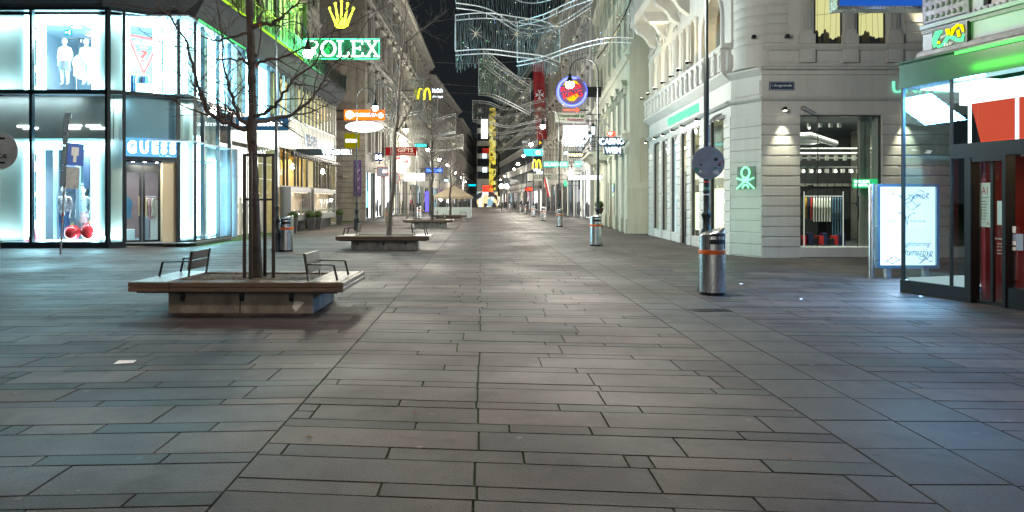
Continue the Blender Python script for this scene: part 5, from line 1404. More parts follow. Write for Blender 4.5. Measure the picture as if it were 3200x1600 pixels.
# railing along the terrace edge, ornate iron
t2 = thing('terrace_railing', 'ornate iron railing along the dark canopy, lit green by the neon sign', 'railing', (-9.5, 30, 9.05))
b = MB(FL_); y = -.62; z0, z1 = 9.05, 9.95
b.box(0, y-.02, z1, 22.2, y+.02, z1+.04); b.box(0, y-.015, z0+.08, 22.2, y+.015, z0+.11); b.box(0, y-.015, z1-.12, 22.2, y+.015, z1-.10)
x = 0
i = 0
while x < 22.1:
    b.box(x-.008, y-.008, z0+.11, x+.008, y+.008, z1-.12)
    if i % 3 == 1: b.tube([(x+.07*math.cos(a), y, z0+.45+.16*math.sin(a)) for a in [k*math.pi/5 for k in range(11)]], .008, 4)
    if i % 3 == 0: b.box(x-.02, y-.02, z0, x+.02, y+.02, z1)
    x += .16; i += 1
b.build('ironwork', iron, t2)
b = MB(FL_); b.box(22.12, -.66, z0, 22.24, -.2, z1+.06); b.box(22.1, -.7, 9.9, 22.28, -.16, 10.1); b.build('end_post', iron, t2)
# upper storeys set back above the terrace
t = thing('apartment_building', 'classical apartment storeys set back above the canopy, lit green by neon', 'building', (-11.3, 30, 9.3))
FU = Fr(-11.25, 24.6, 0, math.degrees(math.atan2(1, .014)))
facade(t, FU, 21.5, [(9.3, 13.4, 10.1, 12.6, 1.15, 'flat'), (13.4, 17.4, 14.2, 16.6, 1.15, 'ped'), (17.4, 21, 18.0, 20.0, 1.1, 'flat')], 8, cream, stone_g, 9, .0, 3, pilaster=True)
FUf = Fr(-20.5, 24.4, 0, 0)
t = thing('apartment_building', 'dark upper storeys above the glass shop front, mostly above the picture', 'building', (-16, 24.4, 9.3))
b = MB(FUf); b.box(0, 0, 9.3, 7.5, 6, 21); b.build('wall', stone_g, t)
# ---- signs on the left
t = thing('shop_sign', 'glowing white shop name in round letters above the glass shop door', 'sign', FH @ Vector((1.3, 0, 3.1)))
b = MB(FH); b.box(.5, .02, 3.10, 2.09, .08, 3.74); b.build('backing', emi('painted_halo', (.16, .52, .95), 1.1), t)  # backing glows blue to paint in the halo of the letters
b = MB(FH); b.text('G U E S S', .42, 1.3, 3.21, -.07, 1.5, .06, .04); b.build('lettering', emi('blazing_white', (.75, .93, 1), 16), t)
t = thing('neon_triangle_sign', 'pink neon triangle with question mark hanging in the upper corner window', 'sign', FH @ Vector((1.0, .3, 7.0)))
pinkE = emi('pink_neon', (1, .16, .13), 2.6)
b = MB(FH); P = [(.56, .33, 7.32), (1.60, .33, 7.22), (1.08, .33, 6.02)]
for a, c in ((0, 1), (1, 2), (2, 0)): b.tube([P[a], P[c]], .028, 8)
Q = [(.66, .33, 7.25), (1.5, .33, 7.16), (1.08, .33, 6.18)]
for a, c in ((0, 1), (1, 2), (2, 0)): b.tube([Q[a], Q[c]], .012, 6)
b.text('?', .40, 1.08, 6.42, .32, .22, .02, .01); b.build('neon_tube', pinkE, t)
b = MB(FH); b.text('GUESS', .16, 1.07, 7.0, .31, .6, .02, .01); b.text('JEANS', .06, 1.07, 6.88, .31, .26, .02, .0); b.build('lettering', whiteE2, t)
t = thing('exit_sign', 'small teal exit sign with arrow hanging in the upper shop window', 'sign', FF @ Vector((5.0, 1.0, 7.3)))
b = MB(FF); b.box(4.93, .95, 7.38, 5.18, .98, 7.56); b.build('board', emi('exit_teal', (.0, .45, .5), 1.4, False), t)
b = MB(FF); b.prism([(4.95, 7.47), (5.0, 7.51), (5.0, 7.485), (5.04, 7.485), (5.04, 7.455), (5.0, 7.455), (5.0, 7.43)], .94, .949); b.box(5.08, .94, 7.41, 5.14, .949, 7.53); b.build('arrow', whiteE2, t)
t = thing('projecting_sign', 'dark blue projecting sign with small white lower-case name behind the nearest tree', 'sign', (-9.2, 27.6, 4.6))
b = MB(); b.box(-10.1, 28.0, 4.48, -7.95, 28.12, 5.00); b.build('board', emi('blue_board_glow', (.04, .16, .30), .55, False), t)
b = MB(); b.box(-10.12, 27.99, 5.0, -7.93, 28.13, 5.03); b.build('rim', steelb, t)
b = MB(); b.text('intimissimi', .17, -9.05, 4.66, 27.96, 1.75, .03, .02); b.build('lettering', emi('white_sign_glow', (.85, .95, 1), 7, False), t)
t = thing('jeweller_sign', 'long dark beam sign with white name projecting from the jeweller facade', 'sign', (-8.5, 36.9, 4.2))
b = MB(); b.box(-10.1, 36.9, 4.05, -7.06, 37.05, 4.40); b.build('beam', mat('sign_beam', (.03, .045, .06), .4), t)
b = MB(); b.text('WAGNER', .27, -7.86, 4.09, 36.86, 1.52, .04, .03); b.build('lettering', emi('white_sign_glow2', (.88, .96, 1), 8), t)
t = thing('jeweller_sign', 'upright shadow-lit letters fixed flat on the pale cladding of the jeweller', 'sign', FL_ @ Vector((15.4, 0, 4.7)))
b = MB(FL_); b.text('WAGNER', .66, 15.6, 4.72, -.10, 2.5, .05, .04); b.build('lettering', mat('letter_navy', (.03, .06, .12), .4), t)
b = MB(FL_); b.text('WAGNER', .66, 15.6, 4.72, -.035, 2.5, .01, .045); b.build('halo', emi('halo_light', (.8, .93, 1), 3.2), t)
# green neon word with golden five-pointed crown
t = thing('neon_word_sign', 'big green neon word sign under a yellow crown, projecting over the street', 'sign', (-8, 40, 9.8))
RX0, RX1, RY = -10.44, -5.95, 40.0
b = MB(); b.box(RX0, RY, 9.86, RX1, RY+.18, 11.1); b.build('backing', mat('green_backing', (.012, .13, .07), .4), t)
b = MB(); b.box(RX0-.1, RY+.2, 9.7, RX0+.1, RY+.35, 13.2); b.box(-10.9, RY+.2, 10.2, RX0, RY+.3, 10.35); b.box(-10.9, RY+.2, 12.8, RX0, RY+.3, 12.95); b.build('mast', iron, t)
def serif_letter(b, ch, x, w_, z, h, y, d=.1, s=.13):
    """slab-serif letter built from strokes"""
    def V(xx, z0=0, z1=1, st=s): b.box(x+xx*w_-st/2*1., y, z+z0*h, x+xx*w_+st/2, y+d, z+z1*h)
    def Hh(x0, x1, zz, st=.06): b.box(x+x0*w_, y, z+zz*h-st/2, x+x1*w_, y+d, z+zz*h+st/2)
    def D(p, q, st=s): b.prism([(x+p[0]*w_-st*.6, z+p[1]*h), (x+p[0]*w_+st*.6, z+p[1]*h), (x+q[0]*w_+st*.6, z+q[1]*h), (x+q[0]*w_-st*.6, z+q[1]*h)], y, y+d)
    e = .03/h
    if ch == 'R':
        V(.2); Hh(0, .42, e); Hh(0, .6, 1-e); Hh(.2, .6, .5)
        b.tube([(x+w_*(.58+.24*math.cos(a)), y+d/2, z+h*(.74+.23*math.sin(a))) for a in [math.pi/2-k*math.pi/8 for k in range(9)]], .055, 6)
        D((.52, .5), (.85, 0)); Hh(.78, 1.08, e)
    if ch == 'O':
        n = 20; pts = [(x+w_*.5+w_*.44*math.cos(2*math.pi*k/n), y+d/2, z+h*.5+h*.46*math.sin(2*math.pi*k/n)) for k in range(n+1)]
        b.tube(pts, [.04+.035*abs(math.cos(2*math.pi*k/n)) for k in range(n+1)], 6)
    if ch == 'L': V(.25); Hh(.02, .5, 1-e); Hh(.02, .95, e, .07); b.box(x+.86*w_, y, z, x+.95*w_, y+d, z+.28*h)
    if ch == 'E':
        V(.22); Hh(0, .92, 1-e, .07); Hh(0, .95, e, .07); Hh(.22, .72, .52); b.box(x+.86*w_, y, z, x+.95*w_, y+d, z+.26*h); b.box(x+.83*w_, y, z+.76*h, x+.92*w_, y+d, z+h); b.box(x+.68*w_, y, z+.4*h, x+.75*w_, y+d, z+.64*h)
    if ch == 'X': D((.15, 1), (.85, 0)); D((.82, 1), (.18, 0), .07); Hh(-.02, .36, 1-e); Hh(.62, 1.0, 1-e); Hh(-.02, .36, e); Hh(.62, 1.02, e)
b = MB(); x = RX0+.12
for ch, w_ in (('R', .86), ('O', .88), ('L', .76), ('E', .76), ('X', .86)):
    serif_letter(b, ch, x, w_, 10.02, .95, RY-.12); x += w_+.055
b.build('lettering', emi('neon_green_white', (.62, 1, .78), 7), t)
b = MB()
for zz in (9.9, 11.06): b.tube([(RX0+.06, RY-.05, zz), (RX1-.06, RY-.05, zz)], .018, 6)
for xx in (RX0+.05, RX1-.05): b.tube([(xx, RY-.05, 9.9), (xx, RY-.05, 11.06)], .018, 6)
b.build('outline_tube', emi('neon_green', (.06, 1, .35), 6), t)
b = MB(); cxr, z0 = -8.2, 11.75                         # crown
for i, (dx, dz) in enumerate(((-.70, 1.05), (-.36, 1.32), (0, 1.45), (.36, 1.32), (.70, 1.05))):
    bx = cxr+dx*.42
    b.prism([(bx-.075, z0+.12), (bx+.075, z0+.12), (cxr+dx+.03, z0+dz), (cxr+dx-.03, z0+dz)], RY-.1, RY); b.ball((cxr+dx, RY-.05, z0+dz+.05), .085, 10)
    if i < 4: b.tube([(bx+.05, RY-.05, z0+.35), (bx+.11, RY-.05, z0+.16)], .03, 5)
n = 16; b.tube([(cxr+.36*math.cos(2*math.pi*k/n), RY-.05, z0+.1+.13*math.sin(2*math.pi*k/n)) for k in range(n+1)], .05, 6)
b.build('crown', emi('neon_yellow', (.72, 1, .04), 6), t)
slight('neon_glow', (-8.2, 39.5, 10.5), (-1, -.55, -.05), 2600, (.10, 1, .25), 150, .6, .6, t); slight('crown_glow', (-8.2, 39.5, 12.6), (-1, -.55, .15), 2600, (.5, 1, .05), 150, .6, .4, t)
print('d1 ok')
# ==================================================================== stone building with frontal end wall (px 1072-1141)
t = thing('stone_palace', 'rusticated stone palace with a blank end wall carrying a purple banner', 'building', (-9.2, 54, 0))
FE = Fr(-16.2, 54, 0, 0); EL = 7.0
b = MB(FE); b.box(0, 0, 0, EL, .5, 24); b.box(0, -.05, 0, EL, 0, .9)
for x0, x1 in ((.0, 4.9), (4.98, 6.0), (6.1, EL)): rusticate(b, x0, x1, .95, 7.6, 0, .07, .42, gap=.05)
for z in (7.7, 12.6, 17.8): b.prof([(0, z), (-.2, z+.05), (-.3, z+.25), (-.42, z+.3), (-.42, z+.42), (0, z+.5)], 0, EL)
rusticate(b, 0, EL, 8.25, 12.5, 0, .03, .55)
for x in (5.0, 6.4): b.box(x, -.12, 8.2, x+.5, 0, 12.6); b.box(x, -.12, 13.1, x+.5, 0, 17.8)
for x in (.5, 2.6): b.box(x, -.06, 9.0, x+1.5, 0, 12.0); b.box(x+.15, -.08, 9.2, x+1.35, -.06, 11.8, 1); b.box(x, -.06, 13.8, x+1.5, 0, 17.0); b.box(x+.15, -.08, 14.0, x+1.35, -.06, 16.8, 1)
b.build('end_wall', [stone_b, stone_g], t)
a2 = math.degrees(math.atan2(26, .6)); FP = Fr(-9.2, 54, 0, a2)
facade(t, FP, 26, [(4.6, 8.6, 5.5, 7.9, 1.3, 'flat'), (8.6, 13.2, 9.5, 12.1, 1.3, 'ped'), (13.2, 17.8, 14.1, 16.6, 1.3, 'seg'), (17.8, 21.5, 18.5, 20.6, 1.2, 'flat')], 8, stone_b, stone_g, 9, .0, 5, pilaster=True, cornice=1.0)
t2 = thing('purple_banner', 'narrow purple banner with printed faces hung on the rusticated end wall', 'banner', (-9.6, 53.9, 2))
b = MB(FE); b.box(6.13, -.13, 1.95, 6.70, -.11, 4.80); b.build('cloth', mat('purple_cloth', (.10, .05, .22), .7, var=.4, vs=3), t2)
b = MB(FE); rr = random.Random(6)
pts = [(6.2, 2.2), (6.6, 2.9), (6.25, 3.6), (6.62, 4.1), (6.25, 4.6)]
for p, q in zip(pts, pts[1:]): b.bar((p[0], -.135, p[1]), (q[0], -.135, q[1]), .004, .03)
pts = [(6.6, 2.2), (6.25, 2.9), (6.6, 3.5), (6.25, 4.1), (6.6, 4.6)]
for p, q in zip(pts, pts[1:]): b.bar((p[0], -.135, p[1]), (q[0], -.135, q[1]), .004, .03)
for z in (2.6, 3.3, 4.0): b.ball((6.5, -.13, z), .1, 8, sc=(1, .15, 1.2))
b.build('print', mat('lilac_print', (.38, .25, .45), .7), t2)
t2 = thing('megaphone_lamp', 'flat grey wall lamp on the rusticated end wall left of the banner', 'wall lamp', (-10.4, 53.8, 3.4))
b = MB(FE); b.prism([(5.2, 3.38), (5.2, 3.62), (5.75, 3.56), (5.8, 3.44), (5.75, 3.40)], -.3, -.08); b.build('housing', steel, t2)
# projecting signs hung between the jeweller and the palace
def boxsign(name, label, px0, px1, py0, py1, Y, face, th=.15, text=None, tm=None, tcfg=None, rim=None, cat='sign', group=None):
    """projecting sign: extents measured on the facade line at distance Y, all in metres"""
    X0, X1 = (px0-1505)/2133*Y, (px1-1505)/2133*Y; Z1, Z0 = 1.58+(628-py0)/2133*Y, 1.58+(628-py1)/2133*Y
    t = thing(name, label, cat, ((X0+X1)/2, Y, Z0), 0, group)
    b = MB(); b.box(X0, Y, Z0, X1, Y+th, Z1); b.build('face_box', face, t)
    if rim:
        r_ = .04*(Z1-Z0)+.02; b = MB(); b.box(X0-r_, Y-.02, Z1, X1+r_, Y+th+.02, Z1+r_); b.box(X0-r_, Y-.02, Z0-r_, X1+r_, Y+th+.02, Z0); b.box(X0-r_, Y-.02, Z0, X0, Y+th+.02, Z1); b.box(X1, Y-.02, Z0, X1+r_, Y+th+.02, Z1); b.build('rim', rim, t)
    FXl = -9.15 if Y < 80 else (-8.5 if Y < 106 else -7.6); FXr = 9.3
    if 45 < Y < 110:
        b = MB(); zz = (Z1-Z0)*.5
        for q in (.12, .88):
            z = Z0+(Z1-Z0)*q
            if X1 < 0 and X0 > FXl: b.box(FXl, Y+.03, z-.025, X0, Y+.09, z+.025)
            if X0 > 0 and X1 < FXr: b.box(X1, Y+.03, z-.025, FXr, Y+.09, z+.025)
        if b.v: b.build('bracket', iron, t)
    if text:
        for (s_, fx0, fx1, fz0, fz1, mm, bold) in text:
            b = MB(); w_ = (fx1-fx0)*(X1-X0); b.text(s_, (fz1-fz0)*(Z1-Z0), X0+(fx0+fx1)/2*(X1-X0), Z0+fz0*(Z1-Z0), Y-.04, w_, .03, bold); b.build('lettering', mm, t)
    return t, (X0, X1, Z0, Z1)
EM = {}
def E(c, s, smp=False):
    k = (c, s)
    if k not in EM: EM[k] = emi('sign_light_%02d' % len(EM), c, s, smp)
    return EM[k]
wE = E((1, 1, .98), 6)
t, q = boxsign('light_box_sign', 'orange light box sign with white circle emblem and name, on the left', 1075, 1202, 343, 375, 51, E((1, .20, .01), 1.5, True), text=[('AMBRULGA', .24, .82, .32, .66, wE, .03)])
b = MB(); b.prism([(q[0]+.42+.3*math.cos(2*math.pi*k/20), (q[2]+q[3])/2+.3*math.sin(2*math.pi*k/20)) for k in range(20)], 50.95, 50.99); b.ball((q[1]-.28, 50.97, (q[2]+q[3])/2-.05), .2, 10, sc=(1, .1, 1)); b.build('emblem', wE, t)
b = MB(); b.box(q[0]-.8, 51.03, q[3]-.12, q[0], 51.1, q[3]-.02); b.box(q[0]-.8, 51.03, q[2]+.02, q[0], 51.1, q[2]+.12); b.build('bracket', iron, t)
X0, X1 = (1079-1505)/2133*51, (1197-1505)/2133*51; Z1, Z0 = 1.58+(628-379)/2133*51, 1.58+(628-413)/2133*51
t = thing('oval_light_sign', 'blank white glowing oval sign under the orange light box', 'sign', ((X0+X1)/2, 51, Z0))
b = MB(); b.prism([((X0+X1)/2+(X1-X0)/2*math.cos(2*math.pi*k/40), (Z0+Z1)/2+(Z1-Z0)/2*math.sin(2*math.pi*k/40)) for k in range(40)], 51, 51.15); b.build('face_box', E((1, 1, 1), 4.5, True), t)
b = MB(); b.tube([((X0+X1)/2+(X1-X0)/2*math.cos(2*math.pi*k/40), 51.07, (Z0+Z1)/2+(Z1-Z0)/2*math.sin(2*math.pi*k/40)) for k in range(41)], .03, 6); b.bar(((X0+X1)/2, 51.07, Z1), ((X0+X1)/2, 51.07, Z1+.2), .05, .05); b.build('rim', steel, t)
t, q = boxsign('light_box_sign', 'olive yellow square sign with a short white name below the glowing oval', 1077, 1123, 417, 462, 50, E((.22, .20, .0), 1.0), text=[('FREYWILLE', .10, .82, .38, .60, wE, .03)])
for (nm_, lab, a, c_, d_, e_, Y, col_, s_, txt, tm, bold) in (
    ('projecting_sign', 'deep red souvenir shop sign reading GIFTS & SOUVENIRS behind the second tree', 1205, 1305, 460, 486, 62, (.30, .015, .012), .9, [('GIFTS', .38, .86, .42, .86, E((1, .8, .6), .9), .02), ('& SOUVENIRS', .38, .9, .12, .32, E((1, .8, .6), .8), 0)], None, 0),
    ('projecting_sign', 'small white sign with two red letters on the left beyond the red gifts sign', 1257, 1281, 494, 518, 72, (1, .95, .85), 2.2, [('H&M', .1, .8, .25, .85, E((1, .03, .03), 1.6), .02)], None, 0),
    ('projecting_sign', 'turquoise lettered sign above the small lamps on the left', 1297, 1334, 448, 460, 78, (.0, .16, .16), .8, [('DOUGLAS', .04, .96, .15, .85, E((.1, 1, .95), 3.0), .02)], None, 0),
    ('light_box_sign', 'plain white horizontal light box beside the lamp post on the left', 1263, 1327, 541, 565, 66, (1, 1, .96), 3.0, None, None, 0),
    ('projecting_sign', 'deep blue glowing sign far down the left side behind the tree tops', 1330, 1384, 524, 541, 92, (.02, .06, .55), 1.0, [('SWAROVSKI', .05, .95, .2, .8, E((.15, .35, 1), 2.5), .02)], None, 0),
    ('projecting_sign', 'dark blue square sign with a slanted white M on the left facade', 1171, 1194, 479, 503, 57, (.02, .03, .2), .7, [('M', .15, .9, .2, .8, wE, .05)], None, 0),
    ('light_box_sign', 'small pale blue light box hanging above the market tent', 1388, 1401, 561, 566, 90, (.45, .9, 1), 3., None, None, 0),
    ('upright_light_sign', 'upright deep blue glowing strip by the left wall near the tent', 1329, 1339, 599, 661, 70, (.12, .10, 1), 2.2, None, None, 0),
    ('upright_light_sign', 'upright turquoise glowing tube at the corner of the rusticated palace', 1142, 1147, 598, 648, 55, (.25, .95, 1), 4.0, None, None, 0),
    ('fast_food_sign', 'yellow lit panel beside the high arches sign on the left', 1295, 1312, 277, 313, 75, (.85, .9, .0), .7, None, None, 0),
    ('light_box_sign', 'white shop fascia with red letters behind the second tree trunk', 1222, 1253, 488, 500, 68, (1, .9, .8), 1.6, [('H&M', .25, .9, .1, .9, E((1, .03, .03), 1.6), .02)], None, 0),
    ('projecting_sign', 'small cyan lettered sign over the tent, far off', 1463, 1488, 576, 582, 120, (.0, .06, .08), .6, [('YATAY', .0, 1.0, .05, .95, E((.0, .75, 1), 3), .03)], None, 0)):
    boxsign(nm_, lab, a, c_, d_, e_, Y, E(col_, s_, True), text=txt)
def arches(label, px0, px1, py0, py1, Y, sub=None, s=4.0, mir=False):
    X0, X1 = (px0-1505)/2133*Y, (px1-1505)/2133*Y; Z1, Z0 = 1.58+(628-py0)/2133*Y, 1.58+(628-py1)/2133*Y
    t = thing('arches_sign', label, 'sign', ((X0+X1)/2, Y, Z0)); b = MB(); w_ = (X1-X0)/2
    for k in (0, 1):
        cx_ = X0+w_*(k+.5); pts = [(cx_-w_*.46*math.cos(math.pi*i/12), Y, Z0+(Z1-Z0)*(math.sin(math.pi*i/12)**.75 if 0 < i < 12 else 0)) for i in range(13)]
        b.tube(pts, w_*.13, 6)
    b.build('neon_tube', E((1, .88, .02), s, True), t)
    b = MB(); fx = -9.0 if X0 < 0 else 9.3; a_, c_ = sorted((fx, X1 if X0 > 0 else X0)); b.box(a_, Y+.1, Z0+.1, c_, Y+.16, Z0+.18); b.box(a_, Y+.1, Z1-.25, c_, Y+.16, Z1-.17); b.build('bracket', iron, t)
    if sub:
        b = MB(); b.text(sub[0], sub[5], (sub[1]+sub[2])/2, sub[3], Y-.03, sub[2]-sub[1], .04, .03); b.build('lettering', E((.75, .9, 1), 4), t)
        if len(sub) > 6: b = MB(); b.text(sub[6], sub[5]*.7, (sub[1]+sub[2])/2, sub[3]-sub[5]*1.5, Y-.03, sub[2]-sub[1], .04, .03); b.build('lettering', E((.75, .9, 1), 4), t)
    return t
Y = 75
arches('yellow arches sign high on the left facade with blue-white words beside it', 1306, 1345, 277, 312, Y, ('McCafe', (1351-1505)/2133*Y, (1384-1505)/2133*Y, 1.58+(628-289)/2133*Y, 0, .42, 'Always'))
arches('yellow arches sign low on the right side of the street beyond the turquoise sign', 1664, 1690, 500, 527, 88, ('OPEN 24', (1667-1505)/2133*88, (1690-1505)/2133*88, 1.58+(628-535)/2133*88, 0, .30))
t = thing('shop_clock', 'round clock sign with Roman figures behind the second tree trunk', 'clock', (-7.6, 60, 3.3))
cxk, czk, Yk = (1232-1505)/2133*60, 1.58+(628-557)/2133*60, 60
b = MB(); b.prism([(cxk+.45*math.cos(2*math.pi*k/28), czk+.45*math.sin(2*math.pi*k/28)) for k in range(28)], Yk, Yk+.15); b.build('dial', E((.8, .82, .78), .6), t)
b = MB(); b.tube([(cxk+.47*math.cos(2*math.pi*k/28), Yk+.05, czk+.47*math.sin(2*math.pi*k/28)) for k in range(29)], .04, 6); b.build('rim', redp, t)
b = MB()
for k in range(12): a = 2*math.pi*k/12; b.bar((cxk+.30*math.cos(a), Yk-.02, czk+.30*math.sin(a)), (cxk+.40*math.cos(a), Yk-.02, czk+.40*math.sin(a)), .01, .035)
b.bar((cxk, Yk-.02, czk), (cxk+.1, Yk-.02, czk+.22), .01, .04); b.bar((cxk, Yk-.02, czk), (cxk-.18, Yk-.02, czk-.05), .01, .04); b.build('hand', blk, t)
t, q = boxsign('rounded_sign', 'pale rounded sign with red panel left of the second tree trunk', 1180, 1212, 523, 550, 58, E((.55, .58, .62), .5), text=None, rim=redp)
b = MB(); b.box(q[0]+.42, 57.95, q[2]+.2, q[1]-.02, 57.99, q[3]-.2); b.build('panel', E((.6, .02, .03), .8), t)
b = MB(); b.text('EMI', .24, (q[0]+.4+q[1])/2, (q[2]+q[3])/2-.1, 57.9, .34, .02, .02); b.build('lettering', wE, t)
print('d ok')
# ==================================================================== ground-floor shopfronts as lit rooms seen from far
def G(name, cols, s, sx=2.5, sz=.9): return goods(name, cols, s, sx, sz)
gWarm = G('goods_warm', [(1, .92, .7), (1, .86, .55), (.35, .2, .1), (1, .97, .9), (1, .9, .7), (.12, .1, .08)], 1.7)
gWhite = G('goods_white', [(1, 1, .95), (1, .98, .85), (.9, .97, 1), (1, 1, 1), (.5, .55, .5), (1, .95, .8)], 4.0, 1.6, .4)
gCool = G('goods_cool', [(.1, .45, .6), (.7, .95, 1), (.03, .05, .1), (.2, .8, .9), (.9, .97, 1), (.02, .03, .05)], 1.6)
gMix = G('goods_mixed', [(1, .9, .7), (.4, .1, .5), (.05, .05, .07), (.9, .95, 1), (.7, .1, .08), (1, .85, .5), (.03, .03, .03)], 1.5)
gDim = G('goods_dim', [(.25, .2, .12), (.05, .05, .06), (.6, .5, .3), (.02, .02, .03), (.3, .3, .3)], .9)
def shoprow(t, F, bays, z1, mw, name='shop_front'):
    """bays = (x0, x1, material, head)"""
    b = MB(F); L0 = 0
    x = 0
    for x0, x1, mm, hd in bays:
        b.box(x, 0, 0, x0, .4, z1); b.box(x0, 0, hd, x1, .4, z1); x = x1
    L = bays[-1][1]
    b.box(x, 0, 0, L+.6, .4, z1)
    b.build('ground_wall', mw, t)
    for x0, x1, mm, hd in bays:
        f = MB(F); n = max(1, round((x1-x0)/1.4))
        for i in range(n+1): xx = x0+(x1-x0)*i/n; f.box(xx-.04, .05, 0, xx+.04, .13, hd)
        f.box(x0, .05, hd-.09, x1, .13, hd); f.box(x0, .05, 0, x1, .13, .18)
        o = f.build(name, blkf, t)
        g = MB(F); g.box(x0, .55, .05, x1, .6, hd); g.build('lit_display', mm, o)
        h = MB(F); rr = random.Random(int(x0*10))
        for k in range(int((x1-x0)*1.3)):
            xx = x0+rr.uniform(.2, x1-x0-.2); hh = rr.uniform(1.0, 1.7); h.tube([(xx, .35, .18), (xx, .35, hh*.5), (xx, .35, hh*.85), (xx, .35, hh)], [.06, .12, .10, .05], 6)
        h.build('display_figure', dark_in, o)
# ==================================================================== casino palace (right)
t = thing('casino_palace', 'pale green-white palace with blank end wall, hooded windows and arched entrance', 'building', (7.05, 33, 0))
FK = Fr(7.15, 33, 0, 0)
b = MB(FK); b.box(0, 0, 0, 3.5, .5, 21); b.prof([(0, 0), (-.10, 0), (-.08, 2.2), (0, 2.5)], -.12, 3.5); b.box(0, -.03, 10.3, 1.2, 0, 10.36, 1)
b.build('end_wall', [casino_r, mat('gold_line', (.5, .35, .1), .4)], t)
f0 = (9.0, 54.5); LK = math.hypot(9.0-7.15, 21.5); angk = math.degrees(math.atan2(33-54.5, 7.15-9.0)); FK2 = Fr(f0[0], f0[1], 0, angk)
def kx(Y): return (54.5-Y)/21.5*LK
facade(t, FK2, LK, [(4.6, 8.6, 5.1, 6.95, 1.0, 'ped'), (8.6, 12.2, 9.3, 10.9, 1.0, 'p'), (12.2, 15.8, 12.9, 14.6, 1.0, 'p'), (15.8, 19, 16.4, 18.0, .9, 'p')], 8, casino_r, casino_r, 8, .0, 4, fm=framew, panes=[bpane], cornice=1.3)
b = MB(FK2)
# ground floor with arches
xs_ = [(kx(52.5), kx(50.0)), (kx(49), kx(45.6)), (kx(43.6), kx(42.4)), (kx(40.0), kx(39.0))]
xx = 0
for i, (a, c) in enumerate(xs_):
    b.box(xx, 0, 0, a, .5, 4.6); xx = c
    r_ = (c-a)/2; zc = 2.9 if i == 1 else 2.6; n = 12
    if i < 2:
        arc = [((a+c)/2+r_*math.cos(math.pi*k/n), zc+r_*.95*math.sin(math.pi*k/n)) for k in range(n+1)]
        for k in range(n):
            (xa, za_), (xb, zb_) = arc[k], arc[k+1]; b.prism([(xa, za_), (xa, 4.6), (xb, 4.6), (xb, zb_)][::-1], 0, .5)
        b.tube([(p[0], -.03, p[1]) for p in arc], .09, 6)
    else: b.box(a, 0, 2.7, c, .5, 4.6)
b.box(xx, 0, 0, LK, .5, 4.6)
for Yp in (52.8, 49.5, 45.2, 44.2, 41.5, 38.2, 35.5, 33.4):
    x = kx(Yp); b.box(x-.28, -.12, 0, x+.28, 0, 4.3); b.box(x-.34, -.18, 0, x+.34, -.12, .7); b.box(x-.34, -.2, 3.9, x+.34, -.12, 4.2)
b.prof([(0, 4.5), (-.2, 4.55), (-.35, 4.75), (-.35, 4.85), (0, 4.9)], 0, LK)
b.build('ground_wall', casino_r, t)
b = MB(FK2)
for a, c in xs_[:2]: b.box(a, .9, 0, c, .95, 4.5)
b.build('lit_entrance', emi('entrance_white', (1, .95, .78), 3.0), t)
b = MB(FK2)
for a, c in xs_[2:]: b.box(a, .3, 0, c, .35, 2.7)
b.build('niche_door', dpane, t)
b = MB(FK2)                                          # balcony over the entrance
a, c = kx(50.2), kx(42.8)
b.prof([(0, 4.15), (-.6, 4.15), (-1.0, 4.5), (-1.25, 4.55), (-1.25, 4.7), (0, 4.7)], a, c); b.build('balcony', casino_r, t)
b = MB(FK2)
b.box(a, -1.22, 5.55, c, -1.18, 5.6)
x = a
while x < c: b.box(x, -1.21, 4.7, x+.02, -1.19, 5.55); b.tube([(x+.08+.06*math.cos(q), -1.2, 5.1+.13*math.sin(q)) for q in [k*math.pi/4 for k in range(9)]], .01, 4); x += .2
b.box(c-.04, -1.22, 4.7, c, 0, 4.74); b.box(c-.04, -1.22, 5.55, c, 0, 5.6)
k = -1.2
while k < 0: b.box(c-.03, k, 4.74, c-.01, k+.02, 5.55); k += .14
b.build('balcony_railing', iron, t)
alight('entrance_light', FK2 @ Vector(((a+c)/2, -.6, 4.0)), (0, 0, -1), 4, .6, 110, (1, .93, .75), t)
p = FK2 @ Vector((kx(45.0), -.9, 3.4))
t2 = thing('entrance_light_tube', 'white glowing horizontal tube projecting from the arched entrance', 'lamp', p)
b = MB(FK2); x = kx(45.6); b.tube([(x, -.2, 3.15), (x, -2.4, 3.15)], .13, 10); b.build('tube', E((1, 1, .95), 5, True), t2)
b = MB(FK2); b.tube([(x, -2.4, 3.15), (x, -2.55, 3.15)], .15, 10); b.box(x-.05, -.25, 2.95, x+.05, 0, 3.35); b.build('end_cap', galv, t2)
